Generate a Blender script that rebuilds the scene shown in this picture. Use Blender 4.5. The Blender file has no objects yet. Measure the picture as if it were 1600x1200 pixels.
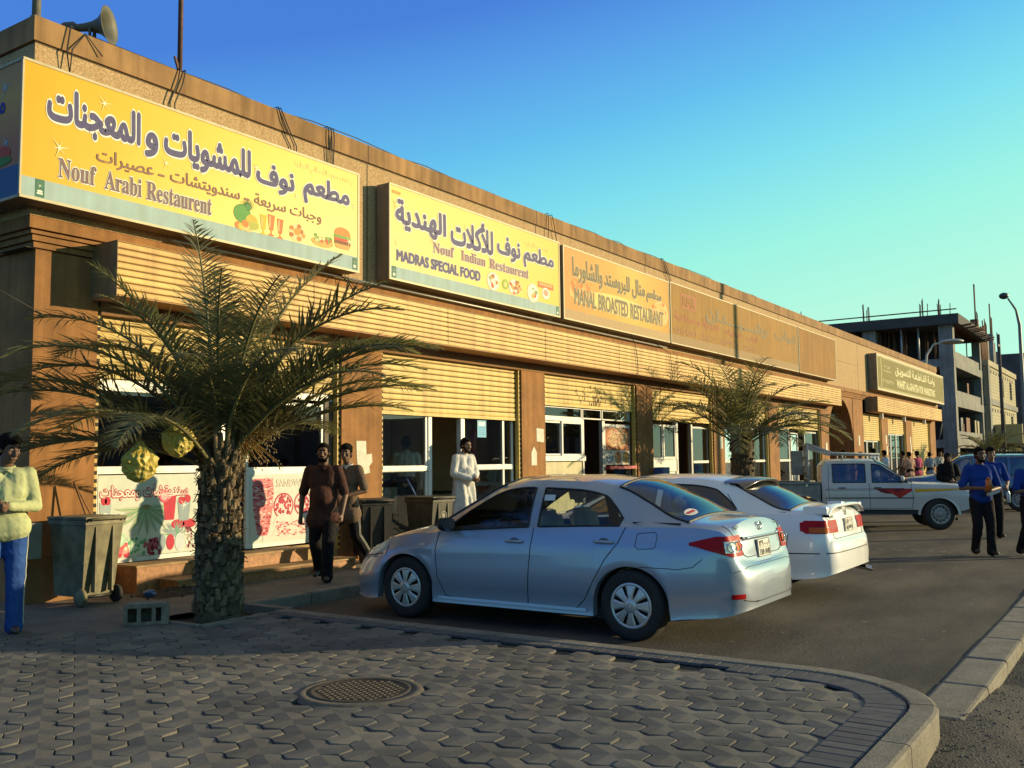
import bpy, bmesh, math, random
import numpy as np
from mathutils import Vector, Matrix, noise
from mathutils.bvhtree import BVHTree
R = math.radians
PI = math.pi
SC = bpy.context.scene
COL = SC.collection

# ------------------------------------------------------------------ camera, sky, sun, exposure
def make_camera():
    yaw, pit, rol = R(56.0), R(4.65), R(-0.65)
    cy, sy, cp, sp = math.cos(yaw), math.sin(yaw), math.cos(pit), math.sin(pit)
    f = Vector((sy*cp, cy*cp, sp)); r = Vector((cy, -sy, 0)); u = r.cross(f)
    cr, sr = math.cos(rol), math.sin(rol)
    r2 = cr*r + sr*u; u2 = -sr*r + cr*u
    cd = bpy.data.cameras.new('camera'); co = bpy.data.objects.new('camera', cd); COL.objects.link(co)
    m = Matrix((r2, u2, -f)).transposed().to_4x4(); m.translation = (0, 0, 1.6)
    co.matrix_world = m
    cd.sensor_width = 36; cd.lens = 1490/1600*36; cd.clip_end = 3000; cd.clip_start = 0.05
    SC.camera = co
make_camera()
SUN_AZ, SUN_EL = 137.0, 10.5          # azimuth clockwise from +Y
SUND = Vector((math.sin(R(SUN_AZ))*math.cos(R(SUN_EL)), math.cos(R(SUN_AZ))*math.cos(R(SUN_EL)), math.sin(R(SUN_EL))))
EXPO = 0.55
def make_world():
    """Nishita daylight, graded towards the deep blue to mint evening sky of this place (by compass angle from the sun and elevation)"""
    w = bpy.data.worlds.new('World'); SC.world = w; w.use_nodes = True
    nt = w.node_tree; n = nt.nodes; n.clear(); L = nt.links.new
    out = n.new('ShaderNodeOutputWorld'); bg = n.new('ShaderNodeBackground')
    sk = n.new('ShaderNodeTexSky'); sk.sky_type = 'NISHITA'; sk.sun_disc = False
    sk.sun_elevation = R(SUN_EL); sk.sun_rotation = R(SUN_AZ)
    sk.altitude = 0; sk.air_density = 1.0; sk.dust_density = 0.3; sk.ozone_density = 3.0
    bg.inputs[1].default_value = 0.15
    tc = n.new('ShaderNodeTexCoord'); sp = n.new('ShaderNodeSeparateXYZ'); L(tc.outputs['Generated'], sp.inputs[0])
    def math_(op, a, b=None, c=None):
        m = n.new('ShaderNodeMath'); m.operation = op
        for i, x in enumerate((a, b, c)):
            if x is None: continue
            if isinstance(x, (int, float)): m.inputs[i].default_value = x
            else: L(x, m.inputs[i])
        return m.outputs[0]
    el = math_('ARCSINE', sp.outputs['Z']); az = math_('ARCTAN2', sp.outputs['X'], sp.outputs['Y'])
    da = math_('ABSOLUTE', math_('WRAP', math_('SUBTRACT', az, R(SUN_AZ)), PI, -PI))
    k = 180/PI
    t = math_('ADD', math_('MULTIPLY_ADD', da, -0.011*k, 0.011*103), math_('MULTIPLY_ADD', el, -0.058*k, 0.058*22.5))
    rp = n.new('ShaderNodeValToRGB'); L(math_('MULTIPLY', t, 1/1.3), rp.inputs[0])
    lin = lambda c: tuple(((x/255+.055)/1.055)**2.4 for x in c)+(1,)
    st = [(0, (66, 128, 224)), (.2/1.3, (84, 160, 237)), (.45/1.3, (98, 195, 244)), (.72/1.3, (128, 230, 242)), (1/1.3, (160, 252, 226)), (1, (186, 255, 220))]
    e = rp.color_ramp.elements
    while len(e) < len(st): e.new(.5)
    for q, (p, c) in zip(e, st): q.position = p; q.color = lin(c)
    sc_ = n.new('ShaderNodeMixRGB'); sc_.blend_type = 'MULTIPLY'; sc_.inputs[0].default_value = 1; g = 1/(0.15*2**EXPO); sc_.inputs[2].default_value = (g, g, g, 1)
    L(rp.outputs[0], sc_.inputs[1])
    mx = n.new('ShaderNodeMixRGB'); mx.inputs[0].default_value = 0.85
    # pale neutral zenith, added well above the view to brighten and neutralise shade
    zr = n.new('ShaderNodeMapRange'); zr.inputs[1].default_value = R(29); zr.inputs[2].default_value = R(48); L(el, zr.inputs[0])
    zx = n.new('ShaderNodeMixRGB'); L(zr.outputs[0], zx.inputs[0]); L(sc_.outputs[0], zx.inputs[1]); zx.inputs[2].default_value = (.30*g, .315*g, .31*g, 1)
    L(sk.outputs[0], mx.inputs[1]); L(zx.outputs[0], mx.inputs[2]); L(mx.outputs[0], bg.inputs[0]); L(bg.outputs[0], out.inputs[0])
make_world()
def make_sun():
    l = bpy.data.lights.new('sun', 'SUN'); l.energy = 4.6; l.angle = R(0.7); l.color = (1.0, 0.80, 0.45)
    o = bpy.data.objects.new('sun', l); COL.objects.link(o)
    o.rotation_euler = SUND.to_track_quat('Z', 'Y').to_euler()
make_sun()
SC.view_settings.view_transform = 'Standard'; SC.view_settings.look = 'None'
SC.view_settings.exposure = EXPO; SC.view_settings.gamma = 1.0

# ------------------------------------------------------------------ materials
MATS = {}
def mat(name, col, rough=0.7, metal=0.0, var=0.12, scale=6.0, bump=0.0, bscale=40.0, col2=None, spec=0.5, coat=0.0, stretch=None, detail=6, trans=0.0, streak=0.0, bdist=0.01, speck=0.0, sscale=150):
    """procedural principled material: two tone noise colour, fine bump"""
    if name in MATS: return MATS[name]
    m = bpy.data.materials.new(name); m.use_nodes = True; nt = m.node_tree; n = nt.nodes
    b = n['Principled BSDF']
    b.inputs['Roughness'].default_value = rough; b.inputs['Metallic'].default_value = metal
    b.inputs['Specular IOR Level'].default_value = spec
    b.inputs['Coat Weight'].default_value = coat; b.inputs['Coat Roughness'].default_value = 0.04
    if trans: b.inputs['Transmission Weight'].default_value = trans
    c1 = col
    c2 = col2 if col2 else tuple(max(0, c*(1-2*var)) for c in col)
    tc = n.new('ShaderNodeTexCoord'); mp = n.new('ShaderNodeMapping')
    nt.links.new(tc.outputs['Object'], mp.inputs[0])
    if stretch: mp.inputs['Scale'].default_value = stretch
    if var > 0 or col2:
        nz = n.new('ShaderNodeTexNoise'); nz.inputs['Scale'].default_value = scale; nz.inputs['Detail'].default_value = detail; nz.inputs['Roughness'].default_value = 0.65
        rp = n.new('ShaderNodeValToRGB'); rp.color_ramp.elements[0].position = 0.35; rp.color_ramp.elements[1].position = 0.68
        rp.color_ramp.elements[0].color = (*c2, 1); rp.color_ramp.elements[1].color = (*c1, 1)
        nt.links.new(mp.outputs[0], nz.inputs['Vector']); nt.links.new(nz.outputs['Fac'], rp.inputs[0])
        last = rp.outputs[0]
        if streak > 0:
            mp2 = n.new('ShaderNodeMapping'); mp2.inputs['Scale'].default_value = (7, 7, 0.5)
            nt.links.new(tc.outputs['Object'], mp2.inputs[0])
            n2 = n.new('ShaderNodeTexNoise'); n2.inputs['Scale'].default_value = 1.0; n2.inputs['Detail'].default_value = 8
            nt.links.new(mp2.outputs[0], n2.inputs['Vector'])
            r2 = n.new('ShaderNodeValToRGB'); r2.color_ramp.elements[0].position = 0.3; r2.color_ramp.elements[1].position = 0.6
            k = 1 - streak; r2.color_ramp.elements[0].color = (k, k*0.96, k*0.9, 1); r2.color_ramp.elements[1].color = (1, 1, 1, 1)
            nt.links.new(n2.outputs['Fac'], r2.inputs[0])
            mm = n.new('ShaderNodeMixRGB'); mm.blend_type = 'MULTIPLY'; mm.inputs[0].default_value = 1
            nt.links.new(last, mm.inputs[1]); nt.links.new(r2.outputs[0], mm.inputs[2]); last = mm.outputs[0]
        if speck > 0:
            n3 = n.new('ShaderNodeTexNoise'); n3.inputs['Scale'].default_value = sscale; n3.inputs['Detail'].default_value = 3; n3.inputs['Roughness'].default_value = .7
            nt.links.new(tc.outputs['Object'], n3.inputs['Vector'])
            r3 = n.new('ShaderNodeValToRGB'); r3.color_ramp.elements[0].position = 0.36; r3.color_ramp.elements[1].position = 0.62
            k = 1-speck; r3.color_ramp.elements[0].color = (k, k, k, 1); k = 1+speck*.8; r3.color_ramp.elements[1].color = (k, k, k, 1)
            nt.links.new(n3.outputs['Fac'], r3.inputs[0]); mm = n.new('ShaderNodeMixRGB'); mm.blend_type = 'MULTIPLY'; mm.inputs[0].default_value = 1
            nt.links.new(last, mm.inputs[1]); nt.links.new(r3.outputs[0], mm.inputs[2]); last = mm.outputs[0]
        nt.links.new(last, b.inputs['Base Color'])
    else:
        b.inputs['Base Color'].default_value = (*c1, 1)
    if bump > 0:
        nb = n.new('ShaderNodeTexNoise'); nb.inputs['Scale'].default_value = bscale; nb.inputs['Detail'].default_value = 4
        bp = n.new('ShaderNodeBump'); bp.inputs['Strength'].default_value = bump; bp.inputs['Distance'].default_value = bdist
        nt.links.new(mp.outputs[0], nb.inputs['Vector']); nt.links.new(nb.outputs['Fac'], bp.inputs['Height']); nt.links.new(bp.outputs[0], b.inputs['Normal'])
    MATS[name] = m; return m
def leafmat(name, col, glow):
    """thin leaf: lets some light through"""
    m = mat(name, col, .5, 0, .25, 3, spec=.35); nt = m.node_tree; n = nt.nodes; t = n.new('ShaderNodeBsdfTranslucent'); t.inputs[0].default_value = (*glow, 1); x = n.new('ShaderNodeMixShader'); x.inputs[0].default_value = .38
    nt.links.new(n['Principled BSDF'].outputs[0], x.inputs[1]); nt.links.new(t.outputs[0], x.inputs[2]); nt.links.new(x.outputs[0], n['Material Output'].inputs[0]); return m
def flat(name, col, rough=0.5, metal=0.0, spec=0.5, coat=0.0): return mat(name, col, rough, metal, 0.0, spec=spec, coat=coat)
def ink(col, rough=0.55):
    return mat('print_%d_%d_%d' % tuple(int(c*255) for c in col), col, rough, 0, 0.06, 9, spec=0.15)
def glass(name, tint=(0.8, 0.85, 0.85), refl=0.08, rough=0.0):
    if name in MATS: return MATS[name]
    m = bpy.data.materials.new(name); m.use_nodes = True; nt = m.node_tree; n = nt.nodes; n.clear()
    o = n.new('ShaderNodeOutputMaterial'); t = n.new('ShaderNodeBsdfTransparent'); g = n.new('ShaderNodeBsdfGlossy'); x = n.new('ShaderNodeMixShader')
    lw = n.new('ShaderNodeFresnel'); lw.inputs[0].default_value = 1.5
    ad = n.new('ShaderNodeMath'); ad.operation = 'ADD'; ad.inputs[1].default_value = refl; ad.use_clamp = True
    t.inputs[0].default_value = (*tint, 1); g.inputs['Roughness'].default_value = rough; g.inputs[0].default_value = (1, 1, 1, 1)
    nt.links.new(lw.outputs[0], ad.inputs[0]); nt.links.new(ad.outputs[0], x.inputs[0]); nt.links.new(t.outputs[0], x.inputs[1]); nt.links.new(g.outputs[0], x.inputs[2]); nt.links.new(x.outputs[0], o.inputs[0])
    MATS[name] = m; return m

# ------------------------------------------------------------------ things, parts, mesh builder
WM = {}
def tag(o, label=None, cat=None, group=None, kind=None):
    if label: o['label'] = label
    if cat: o['category'] = cat
    if group: o['group'] = group
    if kind: o['kind'] = kind
    return o
def thing(name, label, cat, loc=(0, 0, 0), rz=0.0, group=None):
    o = bpy.data.objects.new(name, None); COL.objects.link(o); o.empty_display_size = 0.2
    o.location = loc; o.rotation_euler = (0, 0, rz)
    WM[o] = Matrix.Translation(loc) @ Matrix.Rotation(rz, 4, 'Z')
    return tag(o, label, cat, group)
class MB:
    def __init__(s): s.v = []; s.f = []; s.mi = []; s.sm = []; s.mats = []
    def m(s, mt):
        if mt not in s.mats: s.mats.append(mt)
        return s.mats.index(mt)
    def add(s, vs, fs, mt, smooth=False):
        b = len(s.v); s.v.extend([tuple(x) for x in vs]); i = s.m(mt)
        for f in fs: s.f.append(tuple(b+k for k in f)); s.mi.append(i); s.sm.append(smooth)
    def box(s, x0, x1, y0, y1, z0, z1, mt):
        vs = [(x, y, z) for z in (z0, z1) for y in (y0, y1) for x in (x0, x1)]
        s.add(vs, [(0, 2, 3, 1), (4, 5, 7, 6), (0, 1, 5, 4), (2, 6, 7, 3), (0, 4, 6, 2), (1, 3, 7, 5)], mt)
    def bbox(s, x0, x1, y0, y1, z0, z1, mt, b=0.01):
        """box with chamfered edges"""
        bm = bmesh.new(); bmesh.ops.create_cube(bm, size=1)
        for v in bm.verts: v.co = Vector(((x0+x1)/2+v.co.x*(x1-x0), (y0+y1)/2+v.co.y*(y1-y0), (z0+z1)/2+v.co.z*(z1-z0)))
        bmesh.ops.bevel(bm, geom=bm.edges[:], offset=b, segments=2, affect='EDGES', profile=0.6)
        s.bm(bm, mt)
    def bm(s, bm, mt, smooth=False, M=None):
        bm.verts.index_update()
        s.add([(M @ v.co if M else v.co) for v in bm.verts], [[v.index for v in f.verts] for f in bm.faces], mt, smooth); bm.free()
    def quad(s, a, b, c, d, mt, smooth=False): s.add([a, b, c, d], [(0, 1, 2, 3)], mt, smooth)
    def tube(s, pts, r, mt, n=8, cap=True, smooth=True):
        """r: number or list of radii"""
        pts = [Vector(p) for p in pts]; k = len(pts); rs = r if isinstance(r, (list, tuple)) else [r]*k
        vs = []; prev = None
        for i, p in enumerate(pts):
            t = (pts[min(i+1, k-1)]-pts[max(i-1, 0)]).normalized()
            if prev is None:
                a = Vector((0, 0, 1)) if abs(t.z) < 0.9 else Vector((1, 0, 0)); u = t.cross(a).normalized()
            else:
                u = (prev-t*prev.dot(t)); u = u.normalized() if u.length > 1e-6 else t.orthogonal().normalized()
            w = t.cross(u); prev = u
            for j in range(n):
                a = 2*PI*j/n; vs.append(p+(u*math.cos(a)+w*math.sin(a))*rs[i])
        fs = [(i*n+j, i*n+(j+1) % n, (i+1)*n+(j+1) % n, (i+1)*n+j) for i in range(k-1) for j in range(n)]
        s.add(vs, fs, mt, smooth)
        if cap:
            s.add(vs[:n], [tuple(range(n-1, -1, -1))], mt); s.add(vs[-n:], [tuple(range(n))], mt)
    def lathe(s, prof, mt, n=24, M=None, smooth=True):
        """prof: (r,z) list about local z, M places it"""
        M = M or Matrix(); vs = []
        for r, z in prof:
            for j in range(n): a = 2*PI*j/n; vs.append(M @ Vector((r*math.cos(a), r*math.sin(a), z)))
        fs = [(i*n+j, i*n+(j+1) % n, (i+1)*n+(j+1) % n, (i+1)*n+j) for i in range(len(prof)-1) for j in range(n)]
        s.add(vs, fs, mt, smooth)
    def poly(s, pts, mt): s.add(pts, [tuple(range(len(pts)))], mt)
    def prism(s, pts, d, mt, smooth=False):
        """pts: planar loop; d: extrusion vector"""
        n = len(pts); d = Vector(d); a = [Vector(p) for p in pts]; b = [p+d for p in a]
        s.add(a+b, [tuple(range(n-1, -1, -1)), tuple(range(n, 2*n))]+[(i, (i+1) % n, n+(i+1) % n, n+i) for i in range(n)], mt, smooth)
    def sheet(s, P, mt, smooth=True, flip=False):
        """P: rows of points"""
        nr, nc = len(P), len(P[0]); vs = [p for r in P for p in r]
        fs = [(i*nc+j, i*nc+j+1, (i+1)*nc+j+1, (i+1)*nc+j) for i in range(nr-1) for j in range(nc-1)]
        if flip: fs = [f[::-1] for f in fs]
        s.add(vs, fs, mt, smooth)
    def build(s, name, parent=None, world=True, fixn=True, label=None):
        me = bpy.data.meshes.new(name); me.from_pydata(s.v, [], s.f)
        for m_ in s.mats: me.materials.append(m_)
        me.polygons.foreach_set('material_index', s.mi); me.polygons.foreach_set('use_smooth', s.sm)
        if fixn:
            bm = bmesh.new(); bm.from_mesh(me); bmesh.ops.remove_doubles(bm, verts=bm.verts, dist=1e-5); bmesh.ops.recalc_face_normals(bm, faces=bm.faces); bm.to_mesh(me); bm.free()
        return link(me, name, parent, world, label)
def link(me, name, parent=None, world=True, label=None):
    o = bpy.data.objects.new(name, me); COL.objects.link(o)
    if parent:
        o.parent = parent
        if world: me.transform(wm_of(parent).inverted())
    else: WM[o] = Matrix()
    if label: o['label'] = label
    return o
def wm_of(o):
    if o in WM: return WM[o]
    return wm_of(o.parent) @ o.matrix_basis if o.parent else o.matrix_basis.copy()
def sharp(o, ang=35):
    """smooth shading with creases kept sharp"""
    me = o.data; bm = bmesh.new(); bm.from_mesh(me)
    for f in bm.faces: f.smooth = True
    for e in bm.edges:
        if len(e.link_faces) == 2: e.smooth = e.calc_face_angle(0) < R(ang)
    bm.to_mesh(me); bm.free(); return o
def dup(o, loc=None, rz=None):
    c = o.copy(); COL.objects.link(c)
    if loc is not None: c.location = loc
    if rz is not None: c.rotation_euler = (0, 0, rz)
    for ch in list(o.children):
        d = dup(ch); d.parent = c
    return c

# ------------------------------------------------------------------ lettering
AR = {'ا':(0xFE8D,0xFE8E),'أ':(0xFE83,0xFE84),'ب':(0xFE8F,),'ة':(0xFE93,0xFE94),'ت':(0xFE95,),'ث':(0xFE99,),'ج':(0xFE9D,),'ح':(0xFEA1,),'خ':(0xFEA5,),'د':(0xFEA9,0xFEAA),'ذ':(0xFEAB,0xFEAC),'ر':(0xFEAD,0xFEAE),'ز':(0xFEAF,0xFEB0),'س':(0xFEB1,),'ش':(0xFEB5,),'ص':(0xFEB9,),'ض':(0xFEBD,),'ط':(0xFEC1,),'ع':(0xFEC9,),'غ':(0xFECD,),'ف':(0xFED1,),'ق':(0xFED5,),'ك':(0xFED9,),'ل':(0xFEDD,),'م':(0xFEE1,),'ن':(0xFEE5,),'ه':(0xFEE9,),'و':(0xFEED,0xFEEE),'ي':(0xFEF1,),'\ue000':(0xFEF7,0xFEF8),'\ue001':(0xFEFB,0xFEFC)}
for k_ in list(AR):
    if len(AR[k_]) == 1: AR[k_] = tuple(AR[k_][0]+i for i in range(4))
AR['ـ'] = (0x640,)*4
def arabic(s):
    s = s.replace('لأ', '\ue000').replace('لا', '\ue001'); out = []
    for i, c in enumerate(s):
        if c not in AR: out.append(c); continue
        p = i > 0 and s[i-1] in AR and len(AR[s[i-1]]) == 4
        q = i+1 < len(s) and s[i+1] in AR and len(AR[c]) == 4
        f = AR[c]; out.append(chr(f[3] if p and q else f[2] if q else f[1] if p else f[0]))
    return ''.join(reversed(out))
def serif(s):
    return ''.join(chr(0x1D400+ord(c)-65) if 'A' <= c <= 'Z' else chr(0x1D41A+ord(c)-97) if 'a' <= c <= 'z' else c for c in s)
_tc = {}
def _text_mesh(body, fill, res):
    c = bpy.data.curves.new('lettering', 'FONT'); c.body = body; c.size = 1; c.resolution_u = res; c.fill_mode = fill
    o = bpy.data.objects.new('lettering', c); COL.objects.link(o)
    dg = bpy.context.evaluated_depsgraph_get(); dg.update()
    me = bpy.data.meshes.new_from_object(o.evaluated_get(dg))
    vs = np.array([v.co[:2] for v in me.vertices]) if len(me.vertices) else np.zeros((0, 2)); fs = [tuple(p.vertices) for p in me.polygons]; es = [tuple(e.vertices) for e in me.edges]
    bpy.data.objects.remove(o); bpy.data.curves.remove(c); bpy.data.meshes.remove(me)
    return vs, fs, es
def text_bm(body, off=0.0, res=3):
    """flat lettering as (verts, faces, height of each vert), unit size; off > 0 thickens every stroke with a ribbon along its outline"""
    k = (body, off)
    if k in _tc: return _tc[k]
    vs, fs, _ = _text_mesh(body, 'FRONT', res)
    par = list(range(len(vs)))
    def fd(i):
        while par[i] != i: par[i] = par[par[i]]; i = par[i]
        return i
    for f in fs:
        for q in f[1:]: par[fd(q)] = fd(f[0])
    ids = {}; hz = [(ids.setdefault(fd(i), len(ids)) % 4)*0.00012 for i in range(len(vs))]
    V = [tuple(v) for v in vs]; Fc = list(fs)
    if off > 0:
        lv, _, le = _text_mesh(body, 'NONE', res); nb = {}
        for a, b in le: nb.setdefault(a, []).append(b); nb.setdefault(b, []).append(a)
        n = 0
        for a, b in le:
            A = Vector(lv[a]); B = Vector(lv[b]); d = B-A
            if d.length < 1e-6: continue
            d.normalize(); e = d*off*.55; w = Vector((-d.y, d.x))*off; h = .0006+(n % 9)*.00012; n += 1; i0 = len(V)
            V += [tuple(A-e*.6-w*.55), tuple(A-e-w*0), tuple(A-e*.6+w*.55), tuple(A+w), tuple(B+w), tuple(B+e*.6+w*.55), tuple(B+e), tuple(B+e*.6-w*.55), tuple(B-w), tuple(A-w)]; hz += [h]*10; Fc.append(tuple(range(i0+9, i0-1, -1)))
    _tc[k] = (np.array(V) if V else np.zeros((0, 2)), Fc, hz); return _tc[k]
class Board:
    """a flat printed face: 2-D drawing placed by origin O, right U, up V, outward normal N"""
    def __init__(s, O, U, V): s.O = Vector(O); s.U = Vector(U); s.V = Vector(V); s.N = s.U.cross(s.V)
    def p(s, u, v, h): return s.O+s.U*u+s.V*v+s.N*h
    def text(s, mb, body, u0, u1, v0, v1, mt, h=0.004, off=0.0, slant=0.0):
        """fit lettering into the rectangle u0..u1, v0..v1 (extent of the un-offset letters)"""
        a = text_bm(body, 0.0)[0]; vs, fs, hz = text_bm(body, off)
        if not len(a): return
        lo = a.min(0); hi = a.max(0); k = (np.array([u1, v1])-np.array([u0, v0]))/np.maximum(hi-lo, 1e-6)
        mb.add([s.p(u0+(x-lo[0])*k[0]+slant*(y-lo[1])*k[1], v0+(y-lo[1])*k[1], h+e) for (x, y), e in zip(vs, hz)], fs, mt)
    def ell(s, mb, u, v, a, b, mt, h=0.004, n=20, rot=0.0):
        c, q = math.cos(rot), math.sin(rot)
        mb.poly([s.p(u+a*math.cos(t)*c-b*math.sin(t)*q, v+a*math.cos(t)*q+b*math.sin(t)*c, h) for t in [2*PI*i/n for i in range(n)]], mt)
    def ring(s, mb, u, v, a, b, w, mt, h=0.004, n=28):
        P = [[s.p(u+(a-k)*math.cos(2*PI*i/n), v+(b-k)*math.sin(2*PI*i/n), h) for i in range(n+1)] for k in (0, w)]
        mb.sheet(P, mt, False)
    def rect(s, mb, u0, u1, v0, v1, mt, h=0.003): mb.poly([s.p(u0, v0, h), s.p(u1, v0, h), s.p(u1, v1, h), s.p(u0, v1, h)], mt)
    def pol(s, mb, pts, mt, h=0.004): mb.poly([s.p(a, b, h) for a, b in pts], mt)
    def star(s, mb, u, v, r, mt, h=0.0035, n=6):
        pts = []
        for i in range(2*n):
            a = PI*i/n+0.2; q = r*(1 if i % 4 == 0 else 0.6) if i % 2 == 0 else r*0.1; pts.append((u+q*math.cos(a), v+q*math.sin(a)))
        s.pol(mb, pts, mt, h)
# ================================================================== the setting: ground, kerbs, paving
def setting():
    asph = mat('parking_asphalt', (0.14, 0.118, 0.09), 0.95, 0, 0.2, 0.9, 1.0, 110, (0.058, 0.053, 0.047), 0.2, bdist=0.008, speck=.5, sscale=90, detail=9, stretch=(.4, 1.1, 1))
    road = mat('road_asphalt', (0.075, 0.074, 0.07), 0.95, 0, 0.25, 2.2, 1.0, 70, (0.04, 0.04, 0.042), 0.2, bdist=0.012, speck=.55, sscale=70)
    dirt = mat('pit_soil', (0.07, 0.05, 0.032), 1, 0, 0.25, 9, 1.0, 30, bdist=0.03)
    conc = mat('kerb_concrete', (0.225, 0.20, 0.155), 0.9, 0, 0.2, 4, 0.6, 90, (0.14, 0.122, 0.095), bdist=0.006, speck=.25, sscale=60)
    side = mat('sidewalk_cement', (0.20, 0.165, 0.125), 0.92, 0, 0.15, 2.5, 0.5, 60, (0.13, 0.108, 0.085), bdist=0.006, speck=.25)
    # wide terrain
    g = MB(); g.quad((-900, -900, -0.10), (1500, -900, -0.10), (1500, 1500, -0.10), (-900, 1500, -0.10), road); tag(g.build('ground'), kind='structure')
    # parking asphalt: a subdivided sheet, slightly uneven
    P = [[(x, y, 0.012*noise.noise((x*.6, y*.6, 0)) if 1.5 < y < 8 else 0) for x in np.linspace(6.87, 140, 300)] for y in np.linspace(1.33, 8.22, 30)]
    g = MB(); g.sheet(P, asph); tag(g.build('parking_lot'), kind='structure')
    # kerb stones along the right edge of the parking lot (flush to the lot, a step to the road)
    rnd = random.Random(4)
    x = 6.42; k = 0
    while x < 60:
        L = 1.0 if x < 30 else 10
        g = MB(); g.bbox(x+0.008, x+L-0.008, 1.06, 1.37, -0.2, 0.015+rnd.uniform(-.006, .006), conc, 0.025); tag(g.build('kerb_stone'), kind='structure'); x += L
    # island outline: along Y at X=6.86, rounded corner, then along X at Y=1.12
    def outline(ins):
        X1, Y1, r = 6.86-ins, 1.12+ins, 0.95-ins
        pts = [(X1, 7.42), (X1, Y1+r+0.0)]
        for i in range(1, 13):
            a = PI/2*i/12; pts.append((X1-r+r*math.cos(a), Y1+r-r*math.sin(a)))
        pts.append((-6, Y1)); return pts
    def resample(pts, d):
        o = [Vector(pts[0])]; acc = 0
        for a, b in zip(pts, pts[1:]):
            a = Vector(a); b = Vector(b); L = (b-a).length; t = d-acc
            while t <= L: o.append(a+(b-a)*t/L); t += d
            acc = (acc+L) % d if True else 0
        return o
    # kerb of the island: separate stones
    out = resample(outline(0), 0.1); inn = []
    for i, p in enumerate(out):
        t = (out[min(i+1, len(out)-1)]-out[max(i-1, 0)]).normalized(); inn.append(p+Vector((t.y, -t.x))*0.16)
    i = 0
    while i < len(out)-1:
        y_here = out[i].y; n = 6 if (1.2 < y_here < 2.2 and out[i].x > 5.9) else 9
        j = min(i+n, len(out)-1); g = MB(); rows = []
        for q in range(i, j+1):
            a = out[q]; b = inn[q]; e = 0.006
            t = (out[min(q+1, len(out)-1)]-out[max(q-1, 0)]).normalized()
            if q == i: a = a+t*e; b = b+t*e
            if q == j: a = a-t*e; b = b-t*e
            nn = (b-a).normalized(); dz = -0.004*(i % 3)
            prof = [(a, -0.2), (a, 0.12+dz), (a+nn*0.006, 0.134+dz), (a+nn*0.025, 0.142+dz), (b-nn*.008, 0.142+dz), (b, 0.135+dz), (b, -0.1)]
            rows.append([(w.x, w.y, z) for w, z in prof])
        g.sheet(rows, conc, False)
        for rr in (rows[0], rows[-1]): g.poly(rr, conc)
        tag(g.build('island_kerb'), kind='structure'); i = j
    # dark brick band just inside the kerb
    brk = [mat('edge_brick_%s' % nm, c, 0.85, 0, 0.15, 12, 0.4, 150, bdist=0.003) for nm, c in (('a', (0.085, 0.082, 0.088)), ('b', (0.10, 0.095, 0.10)), ('c', (0.075, 0.072, 0.08)))]
    g = MB(); a_ = resample(outline(0.17), 0.105)
    for q in range(len(a_)-1):
        p0, p1 = a_[q], a_[q+1]
        if p0.x < 0: break
        t = (p1-p0).normalized(); nn = Vector((t.y, -t.x)); e = 0.004; w = 0.21
        wq = w*0.62 if (p0.x > 6.6 and p0.y > 2.6) else w+.03
        z = 0.135+rnd.uniform(-.002, .002)
        c = [p0+t*e, p1-t*e, p1-t*e+nn*wq, p0+t*e+nn*wq]; ci = sum(c, Vector((0, 0)))/4
        top = [ci+(v-ci)*0.93 for v in c]
        vs = [(v.x, v.y, z-0.02) for v in c]+[(v.x, v.y, z-0.004) for v in c]+[(v.x, v.y, z) for v in top]
        g.add(vs, [(0, 1, 5, 4), (1, 2, 6, 5), (2, 3, 7, 6), (3, 0, 4, 7), (4, 5, 9, 8), (5, 6, 10, 9), (6, 7, 11, 10), (7, 4, 8, 11), (8, 9, 10, 11)], brk[rnd.randrange(3)])
    tag(g.build('brick_edging'), kind='structure')
    # Y shaped interlocking pavers, each its own little relief
    pav = [mat('paver_%s' % nm, c, 0.88, 0, 0.24, 2.2, 0.4, 160, bdist=0.004, speck=.3, sscale=150) for nm, c in (('a', (0.165, 0.150, 0.126)), ('b', (0.138, 0.128, 0.112)), ('c', (0.195, 0.174, 0.140)), ('d', (0.120, 0.113, 0.103)))]
    w = 0.176; d = math.sqrt(3)*w; rn = w/math.sqrt(3); l = w/math.sqrt(3)
    def inpoly(x, y):
        if y < 1.40 or x < -4: return False
        if x > 6.50: return False
        if y > 7.34 and x > 5.86: return False
        if x > 5.15: lim = 7.36+(5.9-x)*0.75 if x < 5.9 else 7.34
        else: lim = 7.93+(5.15-x)*1.75
        if y > min(lim, 10.4): return False
        # rounded corner
        if x > 5.75 and y < 2.25:
            if (x-5.8)**2+(y-2.2)**2 > (0.74)**2: return False
        if (x-4.68)**2+(y-4.37)**2 < 0.30**2: return False
        return True
    dirs = [Vector((math.cos(a), math.sin(a))) for a in (R(-61.5), R(58.5), R(178.5))]
    g = MB(); ex = Vector((d, 0)); a1 = dirs[0]*d; a2 = dirs[1]*d
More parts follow.
